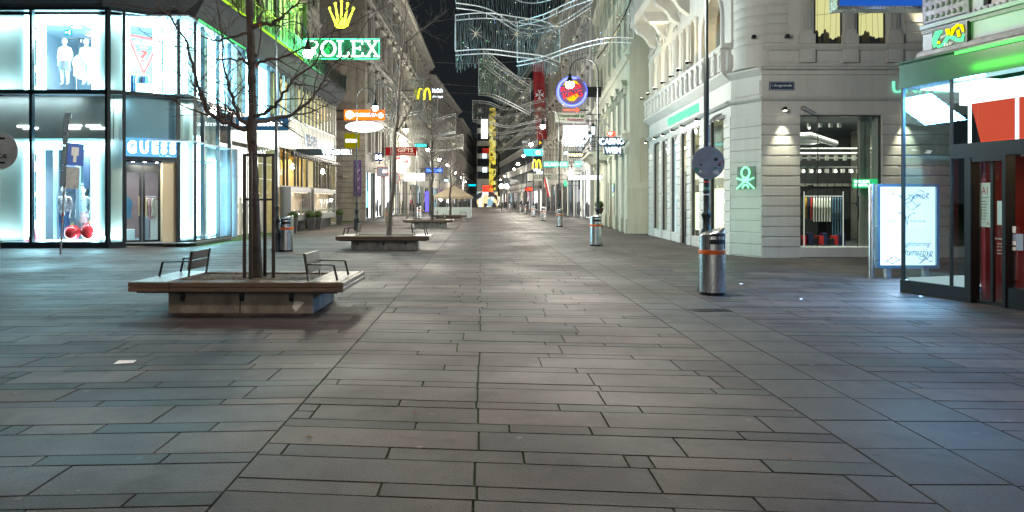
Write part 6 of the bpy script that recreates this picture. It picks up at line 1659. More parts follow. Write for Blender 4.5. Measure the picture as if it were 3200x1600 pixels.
# lantern cluster on scrolled brackets
def lantern(Y, z, s, label):
    p = FK2 @ Vector((kx(Y), 0, z)); t2 = thing('wall_lantern', label, 'lantern', p, 0, 'wrought iron lanterns over the arched entrance')
    b = MB(FK2); x = kx(Y)
    pts = [(x, 0, z), (x, -.3, z+.5*s), (x, -.8*s, z+.75*s), (x, -1.2*s, z+.55*s), (x, -1.3*s, z+.2*s)]
    b.tube(pts, .03, 6)
    for cy_, cz_, rr_ in ((-.45, .15, .22), (-.85, .45, .18), (-.3, .62, .15)):
        b.tube([(x, cy_*s+rr_*s*(1-k/14)*math.cos(k*.8), z+cz_*s+rr_*s*(1-k/14)*math.sin(k*.8)) for k in range(13)], .018, 5)
    b.build('scroll_bracket', galv, t2)
    b = MB(FK2); b.lathe([(.05, .72), (.10, .62), (.22, .55), (.19, .52)], 8, (x, -1.3*s, z-.55*s)); b.lathe([(.10, -.0), (.03, -.12)], 8, (x, -1.3*s, z-.55*s))
    for k in range(6): a_ = k*math.pi/3; b.bar((x+.10*math.cos(a_), -1.3*s+.10*math.sin(a_), z-.55*s), (x+.18*math.cos(a_), -1.3*s+.18*math.sin(a_), z-.55*s+.53), .015, .015)
    b.build('frame', iron, t2)
    b = MB(FK2); b.lathe([(.09, 0), (.165, .50)], 6, (x, -1.3*s, z-.53*s)); b.build('lantern_glass', E((.8, .93, 1), 1.6), t2)
lantern(42.2, 6.1, .8, 'wrought iron lantern on a scroll bracket, highest and nearest of the cluster')
lantern(45.2, 5.9, .8, 'wrought iron lantern on a scroll bracket, middle of the cluster')
lantern(48.5, 5.9, .9, 'wrought iron lantern on a scroll bracket, farthest of the cluster by the white box')
t2 = thing('casino_sign', 'glowing white letters on dark boards with a red oval above', 'sign', (6.5, 34, 3.9))
navy = mat('sign_navy', (.01, .05, .10), .4)
b = MB(); b.bev(5.88, 34, 4.32, 7.16, 34.18, 4.76, .03); b.bev(6.10, 34, 3.90, 6.98, 34.18, 4.31, .03); b.build('board', navy, t2)
b = MB(); b.text('C', .36, 5.99, 4.36, 33.93, .20, .04, .035); b.text('ASINO', .30, 6.6, 4.40, 33.93, .98, .04, .03); b.text('WIEN', .31, 6.54, 3.95, 33.93, .76, .04, .03); b.build('lettering', E((.85, .95, 1), 3.2, True), t2)
b = MB(); b.prism([(6.48+.21*math.cos(2*math.pi*k/20), 4.93+.13*math.sin(2*math.pi*k/20)) for k in range(20)], 34, 34.12); b.build('red_oval', E((1, .07, .03), 2.6, True), t2)
b = MB(); b.tube([(6.42+.09*math.cos(k*.4), 33.97, 4.93+.05*math.sin(k*.4)) for k in range(14)], .018, 5); b.build('emblem', wE, t2)
b = MB(); b.tube([(7.1, 34.1, 4.55), (7.35, 34.1, 4.55)], .02, 6); b.tube([(6.95, 34.1, 4.1), (7.35, 34.1, 4.1)], .02, 6); b.build('bracket', blk, t2)
t2 = thing('potted_plant', 'clipped bush in a dark stone urn on a pedestal at the arched entrance', 'potted plant', (7.0, 40.6, 0))
b = MB(); b.lathe([(.22, 0), (.22, .1), (.15, .16), (.12, .55), (.18, .66), (.16, .70), (.10, .74), (.16, .84), (.24, 1.0), (.26, 1.12), (.28, 1.16)], 16, (7.0, 40.6, 0)); b.build('urn', mat('rusty_stone', (.07, .045, .04), .8, var=.3), t2)
boxball(Fr(7.0, 40.6, 1.35), .27, 77, 700).build('foliage', leafg, t2)
t2 = thing('parking_meter_light', 'small lit blue and green wall panel right of the arched entrance', 'wall light', (7.5, 38.3, 2.2))
b = MB(FK2); x = kx(38.6); b.box(x-.05, -.2, 2.1, x+.12, -.04, 2.55); b.build('case', navy, t2)
b = MB(FK2); b.box(x-.03, -.21, 2.35, x+.1, -.2, 2.53); b.box(x-.03, -.21, 1.85, x+.1, -.2, 2.0); b.build('screen', E((.3, 1, .5), 4), t2); b = MB(FK2); b.box(x-.03, -.21, 2.12, x+.1, -.2, 2.33); b.build('blue_screen', E((.3, .5, 1), 4), t2)

# ==================================================================== right side beyond the casino
t = thing('shop_building', 'tall stone building with very bright white shop, right side beyond the palace', 'building', (8.9, 54.5, 0))
FR1 = Fr(9.35, 79, 0, math.degrees(math.atan2(54.6-79, 8.75-9.35))); L1 = 24.3
facade(t, FR1, L1, [(4.6, 8.6, 5.4, 7.9, 1.2, 'flat'), (8.6, 12.8, 9.5, 12, 1.2, 'seg'), (12.8, 17, 13.7, 16.2, 1.2, 'ped'), (17, 20.6, 17.7, 19.7, 1.1, 'flat')], 7, white_r, stone_g, 8, .0, 6, pilaster=True)
shoprow(t, FR1, [(.4, 5.5, gDim, 3.6), (6.4, 11.5, gCool, 3.8), (12.5, 17.8, gWhite, 4.2), (18.6, 23.4, gWhite, 4.2)], 4.6, white_r)
alight('shopfront_light', FR1 @ Vector((18, -.15, 2.2)), (-1, 0, -.3), 9, 2.6, 300, (1, .97, .88), t)
alight('pink_facade_light', FR1 @ Vector((22.8, -1.0, 5.2)), (.55, 0, 1), 1.6, .3, 55, (.75, .35, 1), t)
alight('blue_facade_light', FR1 @ Vector((19, -1.2, 4.9)), (.6, 0, 1), 4, .3, 60, (.6, .75, 1), t)
t = thing('brown_palace', 'brown rendered palace with carved window hoods on the right, behind the long flag', 'building', (9.4, 79.2, 0))
FR2 = Fr(9.2, 104, 0, math.degrees(math.atan2(79.1-104, 9.38-9.2))); L2 = 24.9
facade(t, FR2, L2, [(4.8, 9.5, 5.8, 8.6, 1.3, 'seg'), (9.5, 14.5, 10.5, 13.3, 1.3, 'ped'), (14.5, 19, 15.4, 17.9, 1.3, 'flat'), (19, 23, 19.7, 21.8, 1.2, 'flat')], 7, stone_b, stone_b, 8, .03, 7, pilaster=True, cornice=1.1)
shoprow(t, FR2, [(.6, 5.6, gMix, 3.6), (6.6, 11.6, gCool, 3.6), (12.6, 17.5, gMix, 3.8), (18.5, 24.0, gDim, 3.8)], 4.8, stone_b)
# modern building with long window bands stepping in (street bends)
t = thing('modern_office_building', 'curved modern building with long horizontal window bands closing the right side', 'building', (8.6, 105, 0))
FR3 = Fr(4.6, 172, 0, math.degrees(math.atan2(104.5-172, 8.9-4.6))); L3 = 67.5
b = MB(FR3)
for z in range(6): zz = 4.6+z*3.3; b.box(0, -.15, zz+2.1, L3, .5, zz+3.3); b.box(0, -.25, zz+3.1, L3, -.15, zz+3.3, 1)
b.box(0, .5, 3.6, L3, 8, 25); b.box(0, -.2, 3.9, L3, .5, 4.7)
b.build('wall', [mat('office_band', (.16, .16, .14), .7, var=.2), stone_g], t)
rr = random.Random(9)
for z in range(6):
    zz = 4.6+z*3.3
    f = MB(FR3)
    f.box(0, .02, zz, L3, .3, zz+.1); f.box(0, .02, zz+2.1, L3, .3, zz+2.14)
    for i in range(46): f.box(i*1.47, .0, zz+.1, i*1.47+.12, .35, zz+2.1)
    o = f.build('window_band', blkf, t)
    g = MB(FR3)
    for i in range(45): g.pane(i*1.47+.12, zz+.1, i*1.47+1.47, zz+2.1, .3, 0 if rr.random() < .76 else (1 if rr.random() < .5 else 2))
    g.build('pane', [dpane, wpane, E((.9, 1, .6), .35)], o)
shoprow(t, FR3, [(1+i*9.3, 9.3+i*9.3, (gWhite, gMix, gCool, gMix, gWarm, gMix, gWhite)[i], 3.3) for i in range(7)], 3.9, stone_g)
# far closing block
t = thing('far_house', 'dark far house closing the view at the end of the street', 'building', (0, 232, 0))
FZ = Fr(-9, 232, 0, 0)
facade(t, FZ, 26, [(4.2, 8, 5, 7.2, 1.3, 'flat'), (8, 12, 8.8, 11, 1.3, 'flat'), (12, 16, 12.8, 15, 1.3, 'flat'), (16, 20, 16.8, 19, 1.3, 'flat')], 9, stone_b, stone_b, 8, .15, 10)
shoprow(t, FZ, [(.6, 8, gMix, 3.2), (9, 16.5, gWarm, 3.2), (17.5, 25, gCool, 3.2)], 4.2, stone_b)
# ==================================================================== left side beyond the palace
t = P54 = [o for o in bpy.data.objects if o.name == 'stone_palace'][0]
shoprow(t, FP, [(.3, 4.2, gCool, 4.0), (4.6, 9.4, gWhite, 4.0), (9.8, 18.2, gWhite, 4.2), (18.8, 25.2, gWarm, 3.9)], 4.6, stone_b)
alight('shopfront_light', FP @ Vector((12, -.15, 2.2)), (1, 0, -.3), 12, 2.6, 300, (1, .93, .78), t)
alight('facade_light', FP @ Vector((20.0, -1.3, 5.0)), (-.35, 0, 1), 6, .4, 3200, (1, .90, .66), t)
LB = [((-8.6, 80.3), (-8.2, 106), 24.2, 'grey classical building on the left with tall lit shopfronts, second beyond the jeweller', cream, [(4.5, 8.6, 5.3, 7.8, 1.25, 'flat'), (8.6, 13.2, 9.5, 12.1, 1.25, 'ped'), (13.2, 17.6, 14.1, 16.6, 1.25, 'seg'), (17.6, 21.6, 18.3, 20.4, 1.15, 'flat')], 8, (gMix, gCool, gMix)),
      ((-8.1, 106.4), (-5.2, 150), 22, 'dark classical building in the distance on the left behind the bare trees', stone_b, [(4.5, 8.4, 5.3, 7.6, 1.25, 'flat'), (8.4, 12.6, 9.2, 11.7, 1.25, 'ped'), (12.6, 16.6, 13.4, 15.7, 1.2, 'flat'), (16.6, 20.4, 17.3, 19.3, 1.1, 'flat')], 13, (gCool, gMix, gWhite, gMix)),
      ((-5.1, 150.4), (-1.6, 228), 19, 'farthest dark building row on the left, narrowing the street', stone_g, [(4.5, 8.2, 5.3, 7.4, 1.2, 'flat'), (8.2, 12, 9, 11.2, 1.2, 'flat'), (12, 15.8, 12.8, 15, 1.2, 'flat'), (15.8, 19, 16.5, 18.2, 1.1, 'flat')], 18, (gMix, gWarm, gCool, gMix, gCool))]
for k, (p, q, H, lab, mw, fl, n, gs) in enumerate(LB):
    t = thing('classical_building', lab, 'building', (p[0], p[1], 0))
    F_ = Fr(p[0], p[1], 0, math.degrees(math.atan2(q[1]-p[1], q[0]-p[0]))); L = math.hypot(q[0]-p[0], q[1]-p[1])
    facade(t, F_, L, fl, n, mw, stone_g, 9, .05, 20+k, pilaster=(k < 2), cornice=.9)
    m_ = len(gs); shoprow(t, F_, [(.8+i*(L-.8)/m_, (i+1)*(L-.8)/m_-.1, gs[i], 3.7) for i in range(m_)], 4.5, mw)
# side street behind the jeweller: a far wall so the gap is not sky
t = thing('side_street_house', 'plain house wall deep in the gap beside the rusticated palace', 'building', (-24, 50, 0))
b = MB(Fr(-26, 53, 0, 0)); b.box(0, 0, 0, 9.7, 1, 18); b.build('wall', stone_b, t)
# house behind the viewpoint (seen only in reflections): two lit shopfronts
t = thing('reflected_house', 'classical house with lit shopfronts behind the viewpoint, seen only as reflections', 'building', (0, -14, 0))
FQ = Fr(10, -14, 0, 180)
facade(t, FQ, 24, [(4.4, 8.4, 5.3, 7.6, 1.3, 'flat'), (8.4, 12.6, 9.2, 11.6, 1.3, 'ped')], 7, cream, stone_b, 8, .2, 44)
shoprow(t, FQ, [(.8, 7.5, gWarm, 3.4), (8.5, 15.5, gWhite, 3.4), (16.5, 23.2, gCool, 3.4)], 4.4, stone_b)

# ---- right-hand signs
t = thing('burger_sign', 'round neon burger sign with blue ring, red letters and yellow bun shapes', 'sign', (6.1, 46, 7.9))
cx_, cz_, Yb, r_ = (1787-1505)/2133*46, 1.58+(628-287)/2133*46, 46, 1.04
b = MB(); b.prism([(cx_+r_*math.cos(2*math.pi*k/36), cz_+r_*math.sin(2*math.pi*k/36)) for k in range(36)], Yb, Yb+.25); b.build('disc', mat('burger_disc', (.16, .10, .22), .5), t)
b = MB()
for q_, s0_, s1_ in ((.98, 60, 400), (.84, 75, 355)):
    n = 34; b.tube([(cx_+r_*q_*math.cos(R(s0_+(s1_-s0_)*k/n)), Yb-.06, cz_+r_*q_*math.sin(R(s0_+(s1_-s0_)*k/n))) for k in range(n+1)], .035, 6)
b.build('blue_neon_ring', E((.08, .14, 1), 2.6, True), t)
b = MB(); n = 20; b.tube([(cx_+r_*.91*math.cos(R(70+290*k/n)), Yb-.05, cz_+r_*.91*math.sin(R(70+290*k/n))) for k in range(n+1)], .045, 6); b.build('white_neon_ring', E((.55, .6, 1), 1.3), t)
b = MB()
b.prism([(cx_-.72*.8, cz_+.42), (cx_-.45, cz_+.72), (cx_-.1, cz_+.83), (cx_+.3, cz_+.72), (cx_+.5, cz_+.5), (cx_+.1, cz_+.6), (cx_-.3, cz_+.52)], Yb-.06, Yb-.02)
b.prism([(cx_-.42, cz_-.42), (cx_-.15, cz_-.63), (cx_+.15, cz_-.62), (cx_+.45, cz_-.3), (cx_+.3, cz_-.12), (cx_-.1, cz_-.32)], Yb-.06, Yb-.02)
b.build('yellow_bun', E((1, .62, .01), 1.2, True), t)
T_ = Matrix.Translation((cx_, 0, cz_)) @ Matrix.Rotation(R(-10), 4, 'Y')
b = MB(); b.text('BURGER', .30, -.02, .12, Yb-.1, 1.42, .03, -.008, T=T_); b.text('KING', .44, .02, -.42, Yb-.1, 1.30, .03, -.004, T=T_); b.build('lettering', E((1, .04, .04), 1.8, True), t)
b = MB(); b.box(cx_+r_*.9, Yb+.05, cz_-.35, cx_+2.0, Yb+.2, cz_+.35); b.build('arm', blk, t)
t = thing('arrow_sign', 'small red neon arrow under the round burger sign', 'sign', (5.9, 46, 6.9))
Z = 1.58+(628-344)/2133*46; b = MB(); b.tube([((1762-1505)/2133*46, 45.95, Z), ((1800-1505)/2133*46, 45.95, Z)], .06, 6); xa = (1800-1505)/2133*46; b.prism([(xa, Z-.16), (xa+.25, Z), (xa, Z+.16)], 45.9, 46); b.build('neon_tube', E((1, .08, .04), 3.5), t)
b = MB(); b.box((1800-1505)/2133*46, 46.02, Z-.04, (1840-1505)/2133*46, 46.1, Z+.04); b.build('bracket', blk, t)
darkg = mat('sign_green_ink', (.02, .10, .03), .6); plum = mat('sign_plum_ink', (.25, .02, .10), .6)
t, q = boxsign('restaurant_sign', 'pale restaurant board sign with a cockerel, under the burger sign', 1736, 1829, 354, 381, 47, mat('pale_sign_board', (.42, .44, .38), .6), text=[('Wienerwald', .06, .78, .52, .92, darkg, .02), ('Restaurant', .40, .94, .12, .42, plum, .01)], rim=galv)
b = MB(); x, z = q[1]-.22, (q[2]+q[3])/2+.02; b.prism([(x-.12, z+.2), (x-.1, z+.05), (x, z-.05), (x+.1, z+.05), (x+.13, z+.2), (x+.04, z+.1), (x-.04, z+.1)], 46.93, 46.96); b.bar((q[0]+.15, 46.94, q[2]+.17), (q[0]+.5, 46.94, q[2]+.17), .01, .03); b.prism([(q[0]+.5, q[2]+.1), (q[0]+.62, q[2]+.17), (q[0]+.5, q[2]+.24)], 46.93, 46.96); b.text('im', .09, q[0]+.1, q[2]+.2, 46.93, None, .01); b.build('cockerel', darkg, t)
t, q = boxsign('light_box_sign', 'big blank white light box with a red and a blue stroke at its right', 1761, 1837, 393, 448, 50, E((.92, 1, 1), 6, True), th=.3, rim=steel)
b = MB(); b.box(q[1]-.52, 49.96, q[2]+.75, q[1]-.45, 49.99, q[3]-.28); b.build('red_stroke', redp, t); b = MB(); b.box(q[1]-.22, 49.96, q[2]+.75, q[1]-.15, 49.99, q[3]-.28); b.build('blue_stroke', bluesg, t)
dkblue = mat('dark_blue_sign', (.01, .05, .09), .4)
boxsign('projecting_sign', 'dark blue sign with white letters under the big white light box', 1760, 1824, 449, 459, 50, dkblue, text=[('CALZEDONIA', .06, .94, .2, .8, E((.85, .95, 1), 5), .03)])
boxsign('projecting_sign', 'small grey-blue sign with two white letters, cut by the black sign', 1761, 1781, 471, 486, 54, mat('grey_blue_sign', (.12, .2, .28), .5), text=[('FA', .2, .75, .2, .8, E((.85, .95, 1), 5), .03)])
boxsign('projecting_sign', 'black sign with yellowish white letters', 1776, 1842, 475, 493, 52, mat('black_sign', (.012, .012, .01), .4), text=[('HALLHUBER', .04, .96, .25, .75, E((1, .9, .45), 4), .03)])
boxsign('projecting_sign', 'long turquoise glowing sign across the right side', 1698, 1776, 504, 523, 66, E((.15, .75, .55), 1.0, True), text=[('SALAMANDER', .03, .97, .2, .8, E((.5, 1, .8), 3), .02)])
boxsign('light_box_sign', 'small pale green light sign in front of the bright shop by the turquoise sign', 1796, 1815, 503, 522, 60, E((.3, .95, .7), 1.1), text=[('Shop', .1, .8, .25, .7, E((.6, 1, .8), 2.5), .02)])
dgrey = mat('sign_dark_ink', (.03, .04, .035), .6)
boxsign('shoe_shop_sign', 'grey translucent sign with dark outlined letters on the right', 1651, 1741, 544, 563, 76, mat('grey_sign_board', (.33, .34, .29), .5), text=[('BREE', .21, .80, .16, .84, dgrey, .0)], rim=galv)
boxsign('projecting_sign', 'dark sign with pale letters and an orange arrow on the right', 1629, 1697, 436, 456, 84, mat('metro_board', (.02, .025, .03), .5), text=[('METRO', .06, .76, .38, .84, E((.7, .72, .7), .8), .01), ('KINO', .1, .6, .1, .26, E((.7, .72, .7), .5), 0)])
b = MB(); Ym = 83.9; x = (1690-1505)/2133*Ym; z = 1.58+(628-446)/2133*Ym; b.prism([(x-.2, z-.25), (x+.15, z), (x-.2, z+.25)], Ym-.05, Ym); whole(b, 'arrow_plate', E((1, .55, .05), 1.2), 'orange arrow on the right end of the dark sign with pale letters', 'sign', (x, Ym, z))
boxsign('light_box_sign', 'bright cyan light box sign with slanted letters under the dark arrow sign', 1636, 1695, 466, 487, 82, E((.08, .75, .95), 2.0, True), text=[('italic', .08, .58, .15, .85, mat('teal_ink', (.0, .10, .2), .5), .0), ('ES', .66, .9, .25, .75, wE, .03)])
boxsign('projecting_sign', 'dark red neon sign with red letters low on the right far side', 1641, 1664, 584, 599, 96, E((.10, .0, .0), .6), text=[('OXI', .05, .95, .15, .85, E((1, .06, .03), 4.5, True), .04)])
boxsign('light_box_sign', 'small white light box under the low yellow arches', 1678, 1696, 536, 546, 88, E((.75, .9, 1), 3))
boxsign('light_box_sign', 'small green light box on the right above the shops', 1763, 1772, 565, 582, 64, E((.1, .8, .4), 1.4))
boxsign('light_box_sign', 'white and blue light box fixed above the very bright shop door', 1778, 1792, 532, 550, 60, E((.7, .88, 1), 3))
t = thing('store_sign', 'red neon word low on the far department store', 'sign', (1.0, 176, 5.5))
Y = 176
for (py0, py1, lab) in ((580, 600, 0),):
    b = MB(); b.text('STEFFL', (py1-py0)/2133*Y, (1525-1505)/2133*Y, 1.58+(628-py1)/2133*Y, Y, 33/2133*Y, .1, .02); b.build('lettering', E((1, .05, .02), 3.5), t)
b = MB(); b.box((1508-1505)/2133*Y, Y+.12, 1.58+(628-600)/2133*Y, (1542-1505)/2133*Y, Y+.3, 1.58+(628-580)/2133*Y); b.build('backing', dark_in, t)
t = thing('store_sign', 'dim red neon word high on the far department store', 'sign', (1.0, 176, 14))
b = MB(); b.text('STEFFL', 15/2133*Y, (1522-1505)/2133*Y, 1.58+(628-479)/2133*Y, Y, 28/2133*Y, .1, .0); b.build('lettering', E((1, .05, .02), .9), t)
t = thing('department_store', 'far department store with white and yellow lit vertical strips', 'building', (1.5, 177, 0))
b = MB(); b.box(-1.2, 177, 4, 4.2, 184, 21.5); b.box(-1.3, 176.7, 21.5, 4.3, 184, 22)
for k in range(5): b.box(-1.2, 176.93, 6+k*3.3, 4.2, 177, 7.2+k*3.3)
b.build('wall', stone_g, t)
b = MB()
for k in range(5): b.box(-1.1, 176.96, 7.3+k*3.3, 4.1, 176.99, 9.2+k*3.3)
b.build('window_band', dpane, t)
b = MB(); b.box(-1.2, 177.4, 0, 4.2, 177.5, 4.0); b.build('lit_shopfront', goods('goods_far', [(1, .9, .65), (.05, .05, .06), (1, .8, .4), (.3, .5, .6), (.9, .95, 1), (.08, .05, .05)], 1.0, 1.3, .8), t)
gY = goods('yellow_lights_pattern', [(1, .85, .1), (.5, .4, .05), (1, .95, .3), (.8, .6, .05), (.06, .05, .02)], .8, 1.6, 1.2, False)
b = MB(); b.box((1529-1505)/2133*Y, 176.0, 4.0, (1549-1505)/2133*Y, 176.9, 1.58+(628-337)/2133*Y); b.build('yellow_light_strip', gY, t)
b = MB(); b.box((1504-1505)/2133*Y, 176.3, 1.58+(628-432)/2133*Y, (1524-1505)/2133*Y, 176.9, 1.58+(628-372)/2133*Y); b.build('white_light_strip', E((1, 1, .85), 2.6), t)
b = MB(); b.box((1508-1505)/2133*Y, 176.3, 1.58+(628-494)/2133*Y, (1520-1505)/2133*Y, 176.8, 1.58+(628-480)/2133*Y); b.box((1508-1505)/2133*Y, 176.3, 1.58+(628-538)/2133*Y, (1522-1505)/2133*Y, 176.8, 1.58+(628-523)/2133*Y); b.build('small_light_box', E((.8, .95, 1), 1.8), t)
for i, px in enumerate((1567, 1583)):
    Yc = 118; b = MB(); b.ball(((px-1505)/2133*Yc, Yc, 1.58+(628-582)/2133*Yc), .45, 16, sc=(1, .5, 1)); b.tube([((px-1505)/2133*Yc, Yc, 1.58+(628-582)/2133*Yc-.4), ((px-1505)/2133*Yc, Yc, 0)], .05, 6, 1)
    whole(b, 'globe_lamp', [E((.85, .95, 1), 4), blk], '%s of the two white globe lamps far down the street' % ('left one', 'right one')[i], 'globe lamp', ((px-1505)/2133*Yc, Yc, 0), 'white globe lamps')
# long flag
t = thing('hanging_flag', 'long dark red flag with white eight-pointed cross hanging from a pole on the right', 'flag', (7.6, 95, 10))
Y = 95
def PX(px, py, Y=95): return ((px-1505)/2133*Y, 1.58+(628-py)/2133*Y)
b = MB(); n = 14; P = []
for i in range(n+1):
    q = i/n; z = PX(0, 190)[1]+(PX(0, 436)[1]-PX(0, 190)[1])*q
    P.append((PX(1664+12*q*.9, 0)[0], z)); 
vs = []; 
for i in range(n+1):
    for k in range(7): x0_ = P[i][0]; w_ = 1.55; vs.append((x0_+w_*k/6, Y+.09*math.sin(k*1.6+i*.35), P[i][1]))
b.add(vs, [(i*7+k, i*7+k+1, (i+1)*7+k+1, (i+1)*7+k) for i in range(n) for k in range(6)], 0, None, True)
vs2 = [(x, y+.02, z) for x, y, z in vs]; b.add(vs2, [((i+1)*7+k, (i+1)*7+k+1, i*7+k+1, i*7+k) for i in range(n) for k in range(6)], 0, None, True)
b.build('cloth', mat('flag_red', (.30, .02, .03), .8, var=.2, vs=1), t)
b = MB(); c = PX(1686, 297)
for k in range(4):
    a = k*math.pi/2
    pts = [(0, 0), (.62, .26), (.48, 0), (.62, -.26)]
    b.prism([(c[0]+p[0]*math.cos(a)-p[1]*math.sin(a), c[1]+(p[0]*math.sin(a)+p[1]*math.cos(a))*1.2) for p in pts], Y-.14, Y-.11)
b.build('white_cross', E((.6, .6, .58), .5), t)  # cloth cross made to glow, brightness put into its material
b = MB(); b.tube([(9.4, Y, PX(0, 186)[1]), (6.9, Y, PX(0, 184)[1]+.6)], .05, 6); b.build('pole', galv, t)
# striped small flag and gilded guild sign near third bin
t = thing('hanging_flag', 'small folded red-white flag under the grey outlined-letter sign', 'flag', (7.6, 74, 3.5))
b = MB(); b.prism([((1699-1505)/2133*74, 4.0), ((1705-1505)/2133*74, 4.1), ((1718-1505)/2133*74, 2.0), ((1712-1505)/2133*74, 2.0)], 74, 74.04); b.build('red_cloth', mat('flag_red2', (.35, .03, .03), .8), t)
b = MB(); b.prism([((1705-1505)/2133*74, 4.1), ((1709-1505)/2133*74, 4.05), ((1721-1505)/2133*74, 2.05), ((1718-1505)/2133*74, 2.0)], 74, 74.04); b.build('white_cloth', white_p, t)
b = MB(); b.tube([((1700-1505)/2133*74, 74.02, 4.15), (9.2, 74.02, 4.4)], .03, 6); b.build('pole', galv, t)
t = thing('market_tent', 'beige market tent with white side walls standing on the left half of the street', 'tent', (-2.9, 65, 0))
tentc = mat('tent_canvas', (.24, .20, .14), .8, var=.15, vs=1.5); tentw = mat('tent_wall', (.32, .38, .37), .8, bump=.3, bs=3, var=.1)
x0, x1, y0, y1 = -4.45, -1.0, 64, 68
b = MB(); cxt, cyt = (x0+x1)/2, (y0+y1)/2
e = [(x0-.15, y0-.15, 2.0), (x1+.15, y0-.15, 2.0), (x1+.15, y1+.15, 2.0), (x0-.15, y1+.15, 2.0)]
m_ = [(cxt-.9, cyt-.9, 2.6), (cxt+.9, cyt-.9, 2.6), (cxt+.9, cyt+.9, 2.6), (cxt-.9, cyt+.9, 2.6)]
b.add(e+m_+[(cxt, cyt, 3.15)]+[(p[0], p[1], 1.78) for p in e], [(0, 1, 5, 4), (1, 2, 6, 5), (2, 3, 7, 6), (3, 0, 4, 7), (4, 5, 8), (5, 6, 8), (6, 7, 8), (7, 4, 8), (9, 10, 1, 0), (10, 11, 2, 1), (11, 12, 3, 2), (12, 9, 0, 3)], 0, None, False)
b.build('roof', tentc, t)
b = MB(); b.box(x0, y0, 0, x1, y0+.03, 1.0); b.box(x1-.03, y0+.03, 0, x1, y1, 1.0); b.box(x0, y0+.03, 0, x0+.03, y1, 1.0); b.build('side_wall', tentw, t)
b = MB()
for x, y in ((x0, y0), (x1, y0), (x1, y1), (x0, y1)): b.tube([(x, y, 0), (x, y, 2.0)], .03, 6)
b.build('leg', galv, t)
b = MB(); b.ball((-3.9, 65, 1.7), .12, 8); b.build('lamp', bulbm, t)
plight('tent_lamp', (-3.9, 65, 1.6), 25, (1, .8, .5), .1, t)
print('e ok')
# ==================================================================== trees
def limb(b, pts, r0, r1, n=6, jit=0, rr=None):
    m = len(pts); b.tube(pts, [r0+(r1-r0)*i/(m-1) for i in range(m)], n)
def twigs(b, p, d, L, r, depth, rr, lean=0.05):
    """a wandering shoot that forks; pencil-thin ends"""
    n = max(3, int(L/.14)); pts = [Vector(p)]; d = Vector(d).normalized(); rads = [r]
    for i in range(n):
        d = (d+Vector((rr.gauss(0, .16), rr.gauss(0, .16), rr.gauss(lean, .13)))).normalized()
        pts.append(pts[-1]+d*L/n); rads.append(max(.0028, r*(1-.75*(i+1)/n)))
    b.tube(pts, rads, 4 if r < .02 else 6)
    if depth <= 0: return
    k = max(2, int(L*rr.uniform(3.2, 4.6)))
    for j in range(k):
        i = min(n-1, int(n*(.15+.85*(j+rr.random())/k)))
        dd = (pts[i+1]-pts[i]).normalized()
        side = dd.cross(Vector((rr.gauss(0, 1), rr.gauss(0, 1), rr.gauss(0, 1)))).normalized()
        nd = dd*rr.uniform(.35, .9)+side*rr.uniform(.5, 1.0)+Vector((0, 0, .12))
        twigs(b, pts[i], nd, L*rr.uniform(.28, .55), rads[i]*.55, depth-1, rr, lean)
def V2(vx, vy, Y): return ((vx*1.2422-1505)/2133*Y, Y, 1.58+(628-vy*1.2422)/2133*Y)
rr = random.Random(21)
t = thing('street_tree', 'nearest bare tree rising from the bench, with spreading black twigs', 'tree', (-3.35, 10.2, .43))
b = MB()
tp = [(648, 700, 10.2), (644, 600, 10.2), (641, 500, 10.2), (637, 410, 10.2), (634, 330, 10.2), (636, 280, 10.2), (632, 200, 10.2), (633, 120, 10.2), (629, 60, 10.2), (627, -20, 10.25), (629, -110, 10.3), (622, -220, 10.3), (628, -340, 10.4)]
tr = [.084, .072, .068, .066, .074, .061, .058, .060, .055, .05, .042, .03, .02]
pts = [V2(*p) for p in tp]
P2 = []; R2 = []
for i in range(len(pts)-1):
    for k in range(4):
        q = k/4; P2.append(tuple(a+(c-a)*q+rr.uniform(-.006, .006) for a, c in zip(pts[i], pts[i+1]))); R2.append((tr[i]+(tr[i+1]-tr[i])*q)*rr.uniform(.94, 1.07))
P2.append(pts[-1]); R2.append(tr[-1])
b.tube(P2, R2, 12)
for (vx, vy, s) in ((637, 352, .05), (640, 205, .03), (628, 250, .03), (643, 140, .03)): c = V2(vx, vy, 10.13); b.ball(c, s, 8, sc=(1, .7, 1.2))
b.build('trunk', bark, t)
